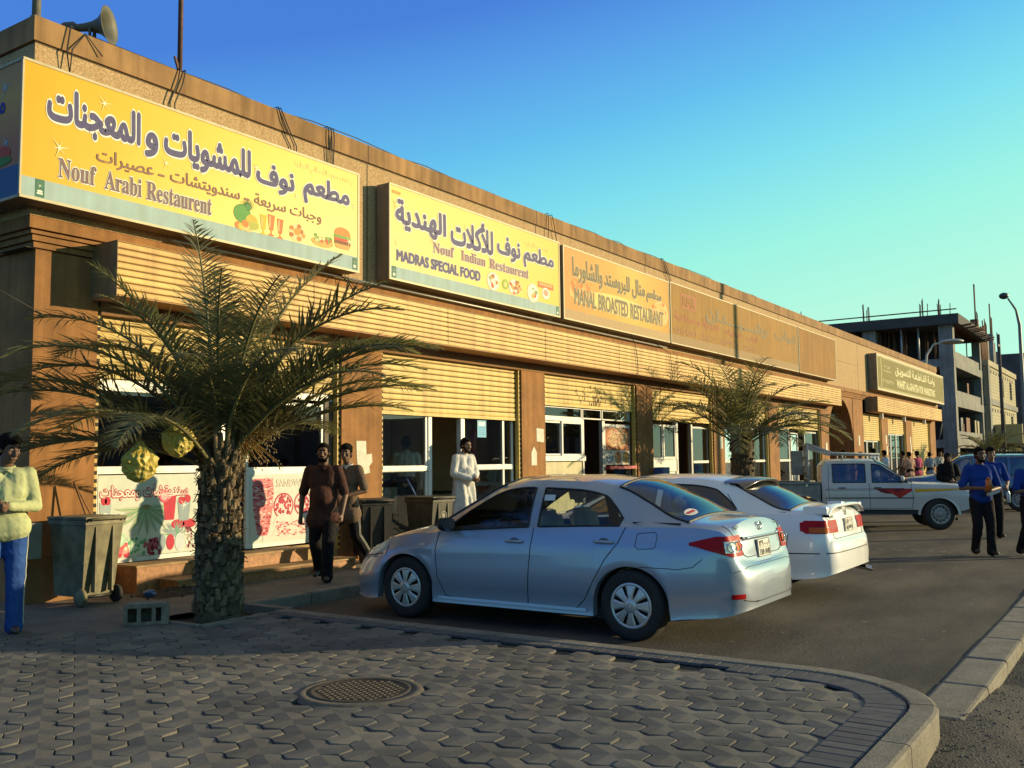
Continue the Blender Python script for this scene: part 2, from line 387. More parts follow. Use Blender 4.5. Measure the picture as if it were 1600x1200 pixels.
    for i in range(-60, 60):
        for j in range(-60, 60):
            c = Vector((3.5, 4.5))+a1*i+a2*j
            if not inpoly(c.x, c.y): continue
            if (c.x*0.83+c.y*0.56) < 1.0: continue
            mt = pav[rnd.randrange(4)]; z0 = 0.131+rnd.uniform(-.0025, .0025); tx, ty = rnd.uniform(-.012, .012), rnd.uniform(-.012, .012)
            outl = []; ridge = []
            for q in range(3):
                u = dirs[q]; v = Vector((-u.y, u.x))
                ax0 = w/(2*math.sqrt(3)); s_ = ax0+l; tip = s_+w/(2*math.sqrt(3))
                outl += [c+u*ax0-v*w/2, c+u*s_-v*w/2, c+u*tip, c+u*s_+v*w/2]
            # outline: per arm right notch, right shoulder, tip, left shoulder (left notch is the next arm's right notch)
            n = 12; gap = 0.0034; bev = 0.004
            def inset(pts, e):
                o = []
                for q in range(n):
                    a, b, c2 = pts[q-1], pts[q], pts[(q+1) % n]
                    e1 = (b-a).normalized(); e2 = (c2-b).normalized(); n1 = Vector((-e1.y, e1.x)); n2 = Vector((-e2.y, e2.x))
                    bi = (n1+n2); bi = bi/bi.dot(n1) if abs(bi.dot(n1)) > .2 else n1
                    o.append(b+bi*e)
                return o
            p1 = inset(outl, gap); p2 = inset(outl, gap+bev)
            armz = [rnd.uniform(-.0012, .0012) for _ in range(3)]
            EZ = (-.0066, -.0060, -.0006, -.0060)   # notch, shoulder, tip, shoulder: each arm is a low roof with its ridge in the middle
            H = lambda p, k, q: (p.x, p.y, z0+k+tx*(p.x-c.x)+ty*(p.y-c.y)+EZ[q % 4]+armz[q//4])
            vs = [H(p, -0.022, q) for q, p in enumerate(p1)]+[H(p, -0.004, q) for q, p in enumerate(p1)]+[H(p, 0, q) for q, p in enumerate(p2)]+[(c.x, c.y, z0+0.0005)]
            fs = [(q, (q+1) % n, n+(q+1) % n, n+q) for q in range(n)]+[(n+q, n+(q+1) % n, 2*n+(q+1) % n, 2*n+q) for q in range(n)]
            for q in range(3):
                k = q*4; nx = (k+4) % 12; fs.append((36, 24+k, 24+k+1, 24+k+2)); fs.append((36, 24+k+2, 24+k+3, 24+nx))
            g.add(vs, fs, mt)
    tag(g.build('paving'), kind='structure')
    # bed under the pavers / cement sidewalk sheet, with the palm pit left open as soil
    bed = mat('joint_sand', (0.075, 0.062, 0.048), 1, 0, 0.2, 30)
    g = MB(); g.poly([(-20, 1.2, 0.104), (5.9, 1.2, .104), (6.5, 1.5, .104), (6.78, 2.1, .104), (6.78, 7.5, .104), (-20, 7.5, .104)], bed); tag(g.build('paving_bed'), kind='structure')
    g = MB()
    g.poly([(-30, 7.5, 0.106), (5.86, 7.5, .106), (5.86, 8.26, .106), (6.95, 8.26, .106), (140, 8.26, 0.106), (140, 10.9, 0.106), (-30, 10.9, 0.106)], side)
    tag(g.build('sidewalk'), kind='structure')
    g = MB(); rr = []
    for y in np.linspace(7.42, 8.28, 14): rr.append([(x, y, 0.045+0.035*noise.noise((x*4, y*4, 2))) for x in np.linspace(5.84, 6.98, 18)])
    g.sheet(rr, dirt); tag(g.build('palm_pit_soil'), kind='structure')
    # pit edging and sidewalk kerb in front of the parked cars
    g = MB()
    g.bbox(5.80, 6.86, 7.345, 7.42, 0, 0.135, conc, 0.008); g.bbox(5.77, 5.84, 7.425, 8.26, 0, 0.13, conc, 0.008)
    g.bbox(6.86, 6.96, 7.425, 8.10, -0.05, 0.138, conc, 0.008)
    tag(g.build('pit_edging'), kind='structure')
    x = 6.97
    while x < 62:
        L = 0.9 if x < 20 else 5
        g = MB(); g.bbox(x+.006, x+L-.006, 8.10, 8.27, -.1, 0.135+rnd.uniform(-.005, .005), conc, 0.018); tag(g.build('sidewalk_kerb'), kind='structure'); x += L
    # white worn paint dashes and litter marks on the lot
    pnt = mat('worn_paint', (0.42, 0.41, 0.38), 0.9, 0, 0.3, 30)
    g = MB()
    for k in range(40):
        x = 17.4+rnd.uniform(-.25, .25); y = rnd.uniform(0.9, 4.6); s = rnd.uniform(.02, .09)
        g.quad((x, y, .016), (x+rnd.uniform(.015, .05), y+.01, .016), (x+rnd.uniform(.02, .05), y+s, .016), (x-.005, y+s, .016), pnt)
    for k in range(30):
        x = rnd.uniform(8, 16); y = rnd.uniform(1.5, 3.4); s = rnd.uniform(.006, .02)
        g.quad((x, y, .016), (x+s, y, .016), (x+s, y+s*2, .016), (x, y+s*2, .016), pnt)
    tag(g.build('road_paint'), kind='structure')
    # soil banked against the end of the kerb
    rr = []
    for y in np.linspace(.35, 1.34, 14):
        k = max(0, min(1, (y-.45)/.6)); rr.append([(x, y, -.102+(.115*k*k*(3-2*k))*max(0, 1-abs(x-6.55)/1.5)**.8+.012*noise.noise((x*5, y*5, 7))) for x in np.linspace(5.0, 8.1, 34)])
    g = MB(); g.sheet(rr, mat('verge_soil', (0.085, 0.075, 0.06), 1, 0, .25, 3, 1.0, 60, (.05, .046, .04), bdist=.012, speck=.5, sscale=70)); tag(g.build('soil_verge'), kind='structure')
    # loose gravel along the road edge: stuff
    st = mat('gravel', (0.16, 0.145, 0.12), 0.95, 0, 0.25, 20)
    g = MB()
    def pebble(x, y, z, s):
        o = [Vector((rnd.uniform(-1, 1), rnd.uniform(-1, 1), rnd.uniform(.2, 1))) for _ in range(5)]
        a = [(x+s*math.cos(t)*rnd.uniform(.7, 1.2), y+s*math.sin(t)*rnd.uniform(.7, 1.2), z) for t in (0, 1.3, 2.5, 3.8, 5.1)]
        g.add(a+[(x+rnd.uniform(-.3, .3)*s, y, z+s*rnd.uniform(.5, 1))], [(0, 1, 5), (1, 2, 5), (2, 3, 5), (3, 4, 5), (4, 0, 5)], st)
    for k in range(2600):
        t = rnd.random()**1.6; y = 1.1-0.9*t; pebble(rnd.uniform(5.2, 13), y, -0.10, rnd.uniform(.004, .013))
    for k in range(700): x = rnd.uniform(5.3, 7.9); y = rnd.uniform(.5, 1.15); kk = max(0, min(1, (y-.45)/.6)); pebble(x, y, -.102+(.115*kk*kk*(3-2*kk))*max(0, 1-abs(x-6.55)/1.5)**.8, rnd.uniform(.004, .013))
    for k in range(1500): pebble(rnd.uniform(6.9, 15), 1.4+abs(rnd.gauss(0, .9)), .005, rnd.uniform(.002, .007))
    for k in range(350): pebble(rnd.uniform(5, 8.5), rnd.uniform(8.4, 10.2), .107, rnd.uniform(.003, .009))
    tag(g.build('gravel'), kind='stuff', label='loose grey gravel strewn along the kerbs and the road edge', cat='gravel')
setting()

# ================================================================== shop building
FY = 10.2; PY = 10.35
PILL = [(5.78, 6.56), (10.66, 11.58), (15.68, 16.54), (20.72, 21.58), (25.5, 26.3), (30.15, 31.1), (35.9, 36.9), (40.5, 42.1), (45.35, 46.6), (50.4, 51.8), (56.5, 58.0)]
PLAS = dict(rough=0.9, var=0.1, scale=3, bump=0.5, bscale=55, bdist=0.006)
def slats(mb, x0, x1, y, z0, z1, pitch, mt, groove, depth=0.012):
    """ribbed steel slats facing -Y between z0 and z1"""
    n = max(1, int(round((z1-z0)/pitch))); h = (z1-z0)/n; prof = []
    for i in range(n):
        b = z0+i*h
        prof += [(y+depth, b), (y+depth*.15, b+h*.10), (y, b+h*.35), (y, b+h*.62), (y+depth*.25, b+h*.82), (y+depth, b+h*.87)]
    prof.append((y+depth, z1))
    for a, b in zip(prof, prof[1:]):
        dark = a[0] >= y+depth*.9 and b[0] >= y+depth*.9
        mb.quad((x0, a[0], a[1]), (x1, a[0], a[1]), (x1, b[0], b[1]), (x0, b[0], b[1]), groove if dark else mt)
def building():
    ora = mat('plaster_orange', (0.37, 0.168, 0.052), 0.9, 0, 0.2, 1.6, 0.6, 70, streak=0.3, bdist=0.006, speck=.15)
    peb = mat('pebble_dash', (0.50, 0.34, 0.18), 0.95, 0, 0.3, 40, 0.5, 45, (0.36, 0.23, 0.11), streak=0.12, bdist=0.012, speck=.3, sscale=45)
    cop = mat('plaster_coping', (0.40, 0.22, 0.088), 0.9, 0, 0.22, 0.9, 0.5, 60, streak=0.38, bdist=0.006, speck=.12)
    ylw = mat('shutter_cream_steel', (0.66, 0.45, 0.115), 0.5, 0, 0.08, 3, 0.0, spec=.3, streak=0.32, stretch=(1, 1, 6))
    ylw2 = mat('shutter_box_steel', (0.68, 0.44, 0.11), 0.5, 0, 0.16, 1.2, 0.0, col2=(0.52, 0.28, 0.07), spec=.3, streak=0.3, stretch=(0.35, 1, 7))
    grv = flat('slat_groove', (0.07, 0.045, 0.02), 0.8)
    wht = mat('white_aluminium', (0.72, 0.71, 0.66), 0.4, 0, 0.06, 6, streak=0.15)
    gry = mat('grey_aluminium', (0.36, 0.35, 0.33), 0.4, 0.3, 0.08, 6)
    dk = flat('slot_dark', (0.02, 0.015, 0.01), 0.8)
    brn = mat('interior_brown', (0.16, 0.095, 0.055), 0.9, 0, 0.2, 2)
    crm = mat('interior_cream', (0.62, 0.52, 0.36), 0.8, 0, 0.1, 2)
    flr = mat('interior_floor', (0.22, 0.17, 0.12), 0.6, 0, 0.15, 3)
    gd = glass('shop_glass_dark', (0.20, 0.20, 0.17), 0.04); gc = glass('shop_glass_clear', (0.72, 0.76, 0.70), 0.05)
    T = thing('shop_building', 'long low ochre building with a row of shops and pebbled parapet', 'building', (5.78, 10.35, 0))
    # parapet fascia with panels and coping
    f = MB(); f.box(5.62, 58.2, FY, 10.62, 4.39, 6.36, peb); f.box(5.62, 5.94, 10.62, 40, 4.39, 6.36, peb); f.box(57.9, 58.2, 10.62, 40, 4.39, 6.36, peb)
    f.build('parapet', T)
    c = MB(); c.box(5.59, 58.23, FY-.03, 10.66, 6.375, 6.66, cop); c.box(5.59, 5.96, 10.66, 40, 6.375, 6.66, cop); c.box(57.88, 58.23, 10.66, 40, 6.375, 6.66, cop); c.build('coping', T)
    j = MB(); j.box(5.615, 58.2, FY-.004, FY+.1, 6.355, 6.376, grv)
    for x in [11.05+4.98*i for i in range(0, 10)]: j.box(x, x+.02, FY-.003, FY+.1, 4.4, 6.354, grv); j.box(x, x+.015, FY-.033, FY+.1, 6.377, 6.655, grv)
    for a, b in ((11.3, 12), (37, 41)): j.box(a, b, FY-.0025, FY+.1, 5.4, 5.412, grv)
    j.build('panel_joint', T)
    c = MB()
    for i, (yy, z0, z1) in enumerate(((10.2, 4.25, 4.385), (10.245, 4.20, 4.245), (10.28, 4.13, 4.195), (10.315, 4.06, 4.125))):
        o = yy-10.2
        c.box(5.62+o, 58.2-o, yy, 10.9, z0, z1, ora); c.box(5.62+o, 6.2, 10.9, 40, z0, z1, ora); c.box(57.6, 58.2-o, 10.9, 40, z0, z1, ora)
    c.build('cornice', T)
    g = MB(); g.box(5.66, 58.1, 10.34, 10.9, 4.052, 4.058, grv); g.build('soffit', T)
    # roof slab, side and back walls
    r = MB(); r.box(5.95, 57.87, 10.67, 40, 5.9, 6.1, cop); r.build('roof', T)
    s = MB(); s.box(5.78, 6.05, 11.2, 40, 0.1, 4.05, ora); s.box(57.7, 58.0, 11.2, 40, .1, 4.05, ora); s.box(5.78, 58, 39.7, 40, .1, 6.0, ora); s.build('side_wall', T)
    # pillars
    for a, b in PILL:
        p = MB(); p.box(a, b, PY, 11.2, 0.1, 4.05, ora); p.build('pillar', T)
    # interior shell
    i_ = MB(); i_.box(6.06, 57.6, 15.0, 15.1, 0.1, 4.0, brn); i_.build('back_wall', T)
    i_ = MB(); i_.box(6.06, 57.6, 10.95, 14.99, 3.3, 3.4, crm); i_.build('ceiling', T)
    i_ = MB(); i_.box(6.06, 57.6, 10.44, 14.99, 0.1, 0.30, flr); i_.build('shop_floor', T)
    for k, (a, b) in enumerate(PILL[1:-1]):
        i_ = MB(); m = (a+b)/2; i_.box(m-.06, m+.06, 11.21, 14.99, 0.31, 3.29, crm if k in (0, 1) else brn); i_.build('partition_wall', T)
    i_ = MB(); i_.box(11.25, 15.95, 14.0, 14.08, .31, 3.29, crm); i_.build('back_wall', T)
    # low sill wall under the shopfronts
    for (a, b), (c_, d_) in zip(PILL, PILL[1:]):
        if a > 35 and a < 37: continue
        s = MB(); s.box(b+.001, c_-.001, 10.41, 10.435, 0.1, 0.42 if b < 7 else 0.305, mat('sill_stone', (0.45, 0.30, 0.11), 0.8, 0, 0.2, 5, 0.4, 60, bdist=.004)); s.build('sill_wall', T)
    # shutter housings
    hs = []
    for x0, x1 in ((6.46, 36.9), (42.55, 57.2)):
        h = MB(); y0 = 9.83
        slats(h, x0, x1, y0, 3.57, 4.2, 0.079, ylw2, grv, 0.012)
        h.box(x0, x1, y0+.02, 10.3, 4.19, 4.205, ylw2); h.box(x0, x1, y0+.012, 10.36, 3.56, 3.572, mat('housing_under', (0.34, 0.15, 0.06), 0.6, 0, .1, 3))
        ec = mat('housing_end_shade', (.26, .17, .08), .7, 0, .15, 4, streak=.2); h.box(x0-.006, x0, y0-.003, 10.36, 3.555, 4.21, ec); h.box(x1, x1+.006, y0-.003, 10.36, 3.555, 4.21, ec)  # end caps darker than the front: their shade put into the colour
        x = x0+3.1
        while x < x1-1: h.box(x, x+.006, y0-.002, y0+.02, 3.575, 4.19, grv); x += 3.1 if x0 < 10 else 2.9
        h.build('shutter_housing', T)
    h = MB(); h.prism([(x, 10.34, z) for x, z in ((6.6, 4.02), (36.9, 4.02), (36.9, 3.4), (6.6, 3.4))], (0, .09, 0), mat('lintel_dark', (0.24, 0.12, 0.05), .9, 0, .1, 2)); h.build('lintel', T)
    # bays: x0,x1 between pillars; shutter bottom
    bays = [(6.56, 10.66, 2.66), (11.58, 15.68, 2.40), (16.54, 20.72, 2.76), (21.58, 25.5, 2.60), (26.3, 30.15, 2.62), (31.1, 35.9, 2.62), (42.1, 45.35, 2.36), (46.6, 50.4, 2.73), (51.8, 56.5, 0.32)]
    for k, (x0, x1, zb) in enumerate(bays):
        top = 3.53
        s = MB(); slats(s, x0+.055, x1-.055, 10.445, zb+.06, top, 0.096, ylw, grv, 0.014); s.box(x0+.055, x1-.055, 10.44, 10.462, zb, zb+.058, ylw); sh = s.build('roller_shutter', T)
        if k == 2:
            so = mat('soot', (0.10, 0.07, 0.04), 0.9, 0, .2, 20); q = MB(); rn = random.Random(8)
            for cx, n_ in ((18.9, 70), (18.2, 18), (20.0, 26)):
                for _ in range(n_):
                    u, v = cx+rn.gauss(0, .16), zb+.08+abs(rn.gauss(0, .22)); r_ = rn.uniform(.006, .03)
                    q.poly([(u+r_*.5*math.cos(t), 10.4405, v+r_*1.7*math.sin(t)) for t in (0, 1, 2.1, 3.1, 4.2, 5.2)], so)
            q.build('soot_stain', sh)
        for xx in (x0, x1-.06):
            s = MB(); s.box(xx+.001, xx+.059, 10.385, 10.475, 0.31, 3.54, ylw)
            z = .36
            while z < 3.5: s.box(xx+.022, xx+.059, 10.381, 10.39, z, z+.045, dk); z += .095
            s.build('shutter_guide', T)
    # ---- glazing helper
    def frame(name, x0, x1, z0, z1, y, t, mt, gl=None, label=None):
        w_ = MB(); d = .05
        w_.box(x0, x0+t, y, y+d, z0, z1, mt); w_.box(x1-t, x1, y, y+d, z0, z1, mt); w_.box(x0+t, x1-t, y+.001, y+d-.001, z0, z0+t, mt); w_.box(x0+t, x1-t, y+.001, y+d-.001, z1-t, z1, mt)
        o = w_.build(name, T, label=label)
        if gl:
            q = MB(); q.quad((x0+t, y+.025, z0+t), (x1-t, y+.025, z0+t), (x1-t, y+.025, z1-t), (x0+t, y+.025, z1-t), gl); q.build('pane', o)
        return o
    def part(name, x0, x1, y0, y1, z0, z1, mt, parent=None, label=None):
        q = MB(); q.box(x0, x1, y0, y1, z0, z1, mt); return q.build(name, parent or T, label=label)
    GY = 10.5
    # bay 1: two posters under dark glass, sliding door between
    part('header_rail', 6.62, 10.6, GY-.01, GY+.06, 2.55, 2.75, wht)
    frame('shop_window', 6.64, 8.16, 1.56, 2.55, GY, .035, wht, gd)
    pf = frame('poster_panel', 6.64, 8.16, .43, 1.56, GY-.012, .055, wht, None, 'white fruit and juice poster panel'); FRUIT(pf)
    frame('shop_window', 8.94, 10.42, 1.52, 2.5, GY, .04, wht, gd)
    pf = frame('poster_panel', 8.94, 10.42, .44, 1.52, GY-.012, .06, wht, None, 'white kebab and sandwich poster panel'); KEBAB(pf)
    frame('sliding_door', 8.2, 8.52, .42, 2.5, GY, .045, wht, gd); frame('sliding_door', 8.56, 8.9, .42, 2.5, GY+.06, .06, gry, gd)
    part('door_rail', 8.24, 8.48, GY-.01, GY+.03, 1.44, 1.50, wht)
    part('jamb', 10.43, 10.59, GY-.02, GY+.2, .31, 2.55, mat('jamb_dark', (.10, .07, .045), .7, 0, .1, 4))
    # steps
    tile = mat('step_tile', (0.46, 0.20, 0.07), 0.6, 0, 0.25, 14, 0.3, 50, bdist=.003); edge = mat('step_edge', (0.40, 0.24, 0.10), .7, 0, .2, 8)
    part('step', 6.9, 9.62, 9.98, 10.4, .1, .405, tile); part('step_nosing', 6.88, 9.64, 9.96, 10.4, .406, .432, edge)
    part('step', 7.2, 10.2, 9.62, 9.97, .1, .235, tile); part('step_nosing', 7.18, 10.22, 9.59, 9.958, .236, .258, edge)
    # bay 2
    frame('shop_window', 11.65, 12.92, 1.5, 2.5, GY, .05, wht, gc); frame('shop_window', 11.65, 12.92, .33, 1.5, GY, .05, wht, gc)
    part('window_rail', 11.65, 12.92, GY-.03, GY+.06, 1.46, 1.54, wht)
    part('door_post', 12.93, 13.02, GY-.02, GY+.08, .31, 2.5, wht); part('door_post', 13.86, 13.94, GY-.02, GY+.08, .31, 2.5, wht)
    frame('shop_window', 13.95, 15.58, 1.5, 2.5, GY, .05, wht, gc); frame('shop_window', 13.95, 15.58, .33, 1.5, GY, .05, wht, gc)
    part('window_rail', 13.95, 15.5, GY-.03, GY+.06, 1.46, 1.54, wht); part('mullion', 15.2, 15.26, GY-.01, GY+.05, .33, 2.5, gry)
    q = MB(); B = Board((14.42, GY+.02, 2.06), (1, 0, 0), (0, 0, 1)); B.rect(q, 0, .28, 0, .32, ink((.2, .45, .62))); B.rect(q, .04, .24, .22, .29, ink((.75, .8, .8)), .004)
    for t in range(4): B.rect(q, .04, .24, .05+.04*t, .065+.04*t, ink((.1, .3, .5)), .004)
    q.build('notice', T, label='small blue notice stuck to the glass')
    # bay 3
    for a, b in ((16.62, 18.3), (18.34, 19.2), (19.24, 20.62)): frame('transom_window', a, b, 2.52, 2.76, GY, .03, gry, gd)
    frame('serving_window', 16.62, 17.42, 1.72, 2.44, GY, .035, wht, gd); frame('serving_window', 17.40, 18.28, 1.70, 2.45, GY-.03, .05, wht, gd)
    part('header_rail', 16.62, 18.3, GY-.04, GY+.05, 2.45, 2.52, wht); part('counter_sill', 16.62, 18.32, GY-.08, GY+.06, 1.60, 1.71, wht); part('counter_panel', 16.64, 18.28, GY, GY+.04, .33, 1.59, mat('panel_cream', (.52, .44, .22), .5, 0, .15, 3, streak=.3))
    part('door_post', 18.29, 18.36, GY-.02, GY+.07, .31, 2.5, gry); part('door_post', 19.2, 19.32, GY-.02, GY+.07, .31, 2.5, gry)
    pf = frame('shop_window', 19.34, 20.6, .33, 2.44, GY, .04, gry, gd); PIZZA(pf)
    part('red_shelf', 19.34, 20.68, GY-.14, GY-.002, 1.40, 1.47, mat('red_paint', (.45, .03, .03), .4, 0, .1, 5))
    # bay 4
    frame('shop_window', 21.66, 22.45, 1.62, 2.5, GY, .04, wht, gc); frame('shop_window', 22.45, 23.2, 1.62, 2.5, GY-.02, .06, wht, gc)
    part('white_panel', 21.66, 23.25, GY-.03, GY+.04, 1.30, 1.61, wht); frame('shop_window', 21.66, 23.2, .33, 1.29, GY, .06, wht, gc); part('door_post', 23.2, 23.32, GY-.03, GY+.08, .31, 2.58, wht)
    part('door_post', 24.2, 24.3, GY-.02, GY+.08, .31, 2.58, gry); frame('shop_window', 24.3, 25.42, .33, 2.5, GY, .05, gry, gc); part('window_rail', 24.3, 25.4, GY-.03, GY+.06, 1.5, 1.57, wht)
    # bays 5 and 6
    frame('shop_window', 26.36, 27.4, .33, 2.56, GY, .06, wht, gc); part('window_rail', 26.36, 27.4, GY-.03, GY+.06, 1.5, 1.57, wht); frame('glass_door', 27.5, 28.4, .33, 2.4, GY, .06, wht, gc)
    frame('shop_window', 28.5, 30.08, .33, 2.56, GY, .06, wht, gc); part('window_rail', 28.5, 30.05, GY-.03, GY+.06, 1.5, 1.57, wht)
    frame('shop_window', 31.18, 32.6, .33, 2.6, GY, .06, wht, gc); part('window_rail', 31.18, 32.6, GY-.03, GY+.06, 1.5, 1.57, wht)
    frame('glass_door', 32.7, 33.5, .33, 2.5, GY-.02, .07, wht, gc); frame('shop_window', 34.3, 35.8, .33, 2.56, GY, .06, gry, gc)
    for x0, x1, zb in bays[6:8]:
        frame('shop_window', x0+.08, x0+1.1, .33, zb, GY, .07, wht, gc); frame('glass_door', x0+1.15, x0+2.2, .33, zb, GY, .08, gry, gd); frame('shop_window', x0+2.25, x1-.08, .33, zb, GY, .07, wht, gd)
    # goods on shelves behind the glass of bay 5 (orange and yellow boxes)
    for x0 in (28.55,):
        q = MB(); rn = random.Random(3)
        for r_ in range(8):
            for c_ in range(7):
                x = x0+.06+c_*.2; z = .5+r_*.24; q.box(x, x+.17, 10.75, 10.95, z, z+.2, ink(rn.choice([(.6, .3, .05), (.62, .42, .08), (.5, .2, .05), (.55, .5, .3)])))
        q.build('goods_shelf', T)
    # arch between the two halves
    a = MB(); n = 24; x0, x1 = 36.9, 40.5; xm = (x0+x1)/2; rr = (x1-x0)/2
    arc = [(xm-rr*math.cos(PI*i/n), 2.15+rr*math.sin(PI*i/n)) for i in range(n+1)]
    for (ax, az), (bx, bz) in zip(arc, arc[1:]): a.quad((ax, PY+.02, az), (bx, PY+.02, bz), (bx, PY+.02, 4.06), (ax, PY+.02, 4.06), ora); a.quad((ax, PY+.02, az), (bx, PY+.02, bz), (bx, 11.4, bz), (ax, 11.4, az), ora)
    a.build('arch', T)
    part('passage_wall', 36.91, 40.49, 12.6, 12.7, .1, 4.0, mat('passage_plaster', (.30, .14, .055), .9, 0, .1, 2)); part('arch_reveal', 40.485, 40.7, 11.21, 12.6, .1, 4.0, ora)
    # little wall lamps / brackets under the second housing, papers stuck to pillars
    for x in (43.9, 48.4, 53.2): part('bracket', x, x+.12, 9.95, 10.1, 3.3, 3.56, wht)
    pap = mat('torn_paper', (.68, .64, .52), .9, 0, .12, 9)
    q = MB(); q.poly([(x, 10.344, z) for x, z in ((10.98, 1.95), (11.2, 1.95), (11.21, 1.74), (11.33, 1.75), (11.35, 1.62), (11.27, 1.55), (11.3, 1.45), (11.1, 1.42), (11.02, 1.5), (10.99, 1.7))], pap); q.poly([(x, 10.341, z) for x, z in ((11.04, 1.55), (11.16, 1.52), (11.14, 1.44), (11.05, 1.45))], ink((.6, .5, .08))); q.build('torn_notice', T)
    q = MB(); q.poly([(x, 10.344, z) for x, z in ((16.2, 2.27), (16.48, 2.25), (16.48, 1.98), (16.2, 2.0))], pap); q.build('paper_notice', T)
    q = MB(); q.poly([(x, 10.344, z) for x, z in ((16.0, 1.78), (16.1, 1.9), (16.2, 1.78), (16.2, 1.52), (16.0, 1.52))], pap); q.build('paper_notice', T)
    for x, z in ((41.2, 2.1), (46.0, 2.2), (46.1, 1.7), (51.2, 2.2), (51.3, 1.8), (25.9, 1.9), (36.4, 1.75)):
        q = MB(); q.box(x, x+.22, 10.338, 10.348, z, z+.42, pap); q.build('paper_notice', T)
    # cables hanging over the coping and thin conduit under the signs
    cb = flat('cable_black', (.02, .018, .016), .6); rn = random.Random(11)
    def cable(pts, r=.006, name='cable'):
        q = MB(); q.tube(pts, r, cb, 5); q.build(name, T)
    for xa, xb, zb in ((7.5, 7.35, 5.95), (7.58, 7.42, 5.95), (9.15, 9.45, 5.98), (9.2, 9.5, 5.98), (10.14, 10.18, 5.95), (10.2, 10.22, 5.95), (10.26, 10.25, 5.95), (16.6, 16.75, 6.0), (16.45, 16.42, 6.0), (21.9, 22.3, 6.0), (22.0, 22.4, 6.0)):
        cable([(xa, 10.4, 6.68), (xa, 10.15, 6.69), (xa+(xb-xa)*.3, 10.13, 6.5), (xb, 10.14, 6.2), (xb+.01, 10.15, zb)], .009)
    cable([(6.15, 10.3, 6.7), (6.0, 10.14, 6.68), (5.95, 10.12, 6.35), (5.99, 10.12, 6.1), (6.02, 10.13, 6.4), (6.2, 10.16, 6.66), (6.4, 10.13, 6.45)], .009)
    x = 6.3; pts = []
    while x < 30: pts.append((x, 10.2+rn.uniform(-.02, .1), 6.675+rn.uniform(0, .03))); x += rn.uniform(.4, 1.2)
    cable(pts, .008)
    q = MB(); q.tube([(7.4, 10.12, 4.42), (22, 10.12, 4.42)], .018, gry, 6); q.build('conduit', T)
    cable([(10.35, 10.1, 4.45), (10.33, 9.9, 4.3), (10.36, 9.8, 4.15), (10.34, 9.82, 4.05)], .009); cable([(10.45, 10.1, 4.45), (10.6, 9.98, 4.25), (10.72, 9.85, 4.22)], .006)
    cable([(19.6, 9.9, 4.5), (19.62, 9.8, 4.2), (19.7, 9.8, 3.9), (19.72, 9.8, 3.6), (19.8, 10.0, 3.45)], .008); cable([(21.2, 10.0, 4.4), (21.5, 9.8, 4.2), (21.6, 9.8, 3.6), (21.75, 10.2, 3.4), (21.8, 10.3, 2.5)], .008)
    cable([(5.1, 10.6, 4.3), (5.35, 10.5, 3.6), (5.9, 10.32, 3.3)], .006)
    # utility box on the first pillar and its housing pipe
    ub = MB(); ub.bbox(5.5, 5.74, 9.98, 10.3, .62, 1.0, mat('meter_box', (.30, .29, .24), .6, 0, .12, 6), .01); ub.build('meter_box', T)
    part('pillar_plinth', 5.74, 6.6, 10.28, 10.348, .1, .62, mat('plinth_stain', (.33, .16, .06), .9, 0, .2, 3))
    # side facade shutter (left face, in shade)
    s = MB(); s.box(5.70, 5.775, 11.6, 15, .2, 3.6, mat('side_shutter', (.42, .36, .25), .6, 0, .1, 3))
    for k in range(26): s.box(5.685, 5.70, 11.6, 15, .3+k*.125, .32+k*.125, grv)
    s.build('side_shutter', T)
    return T
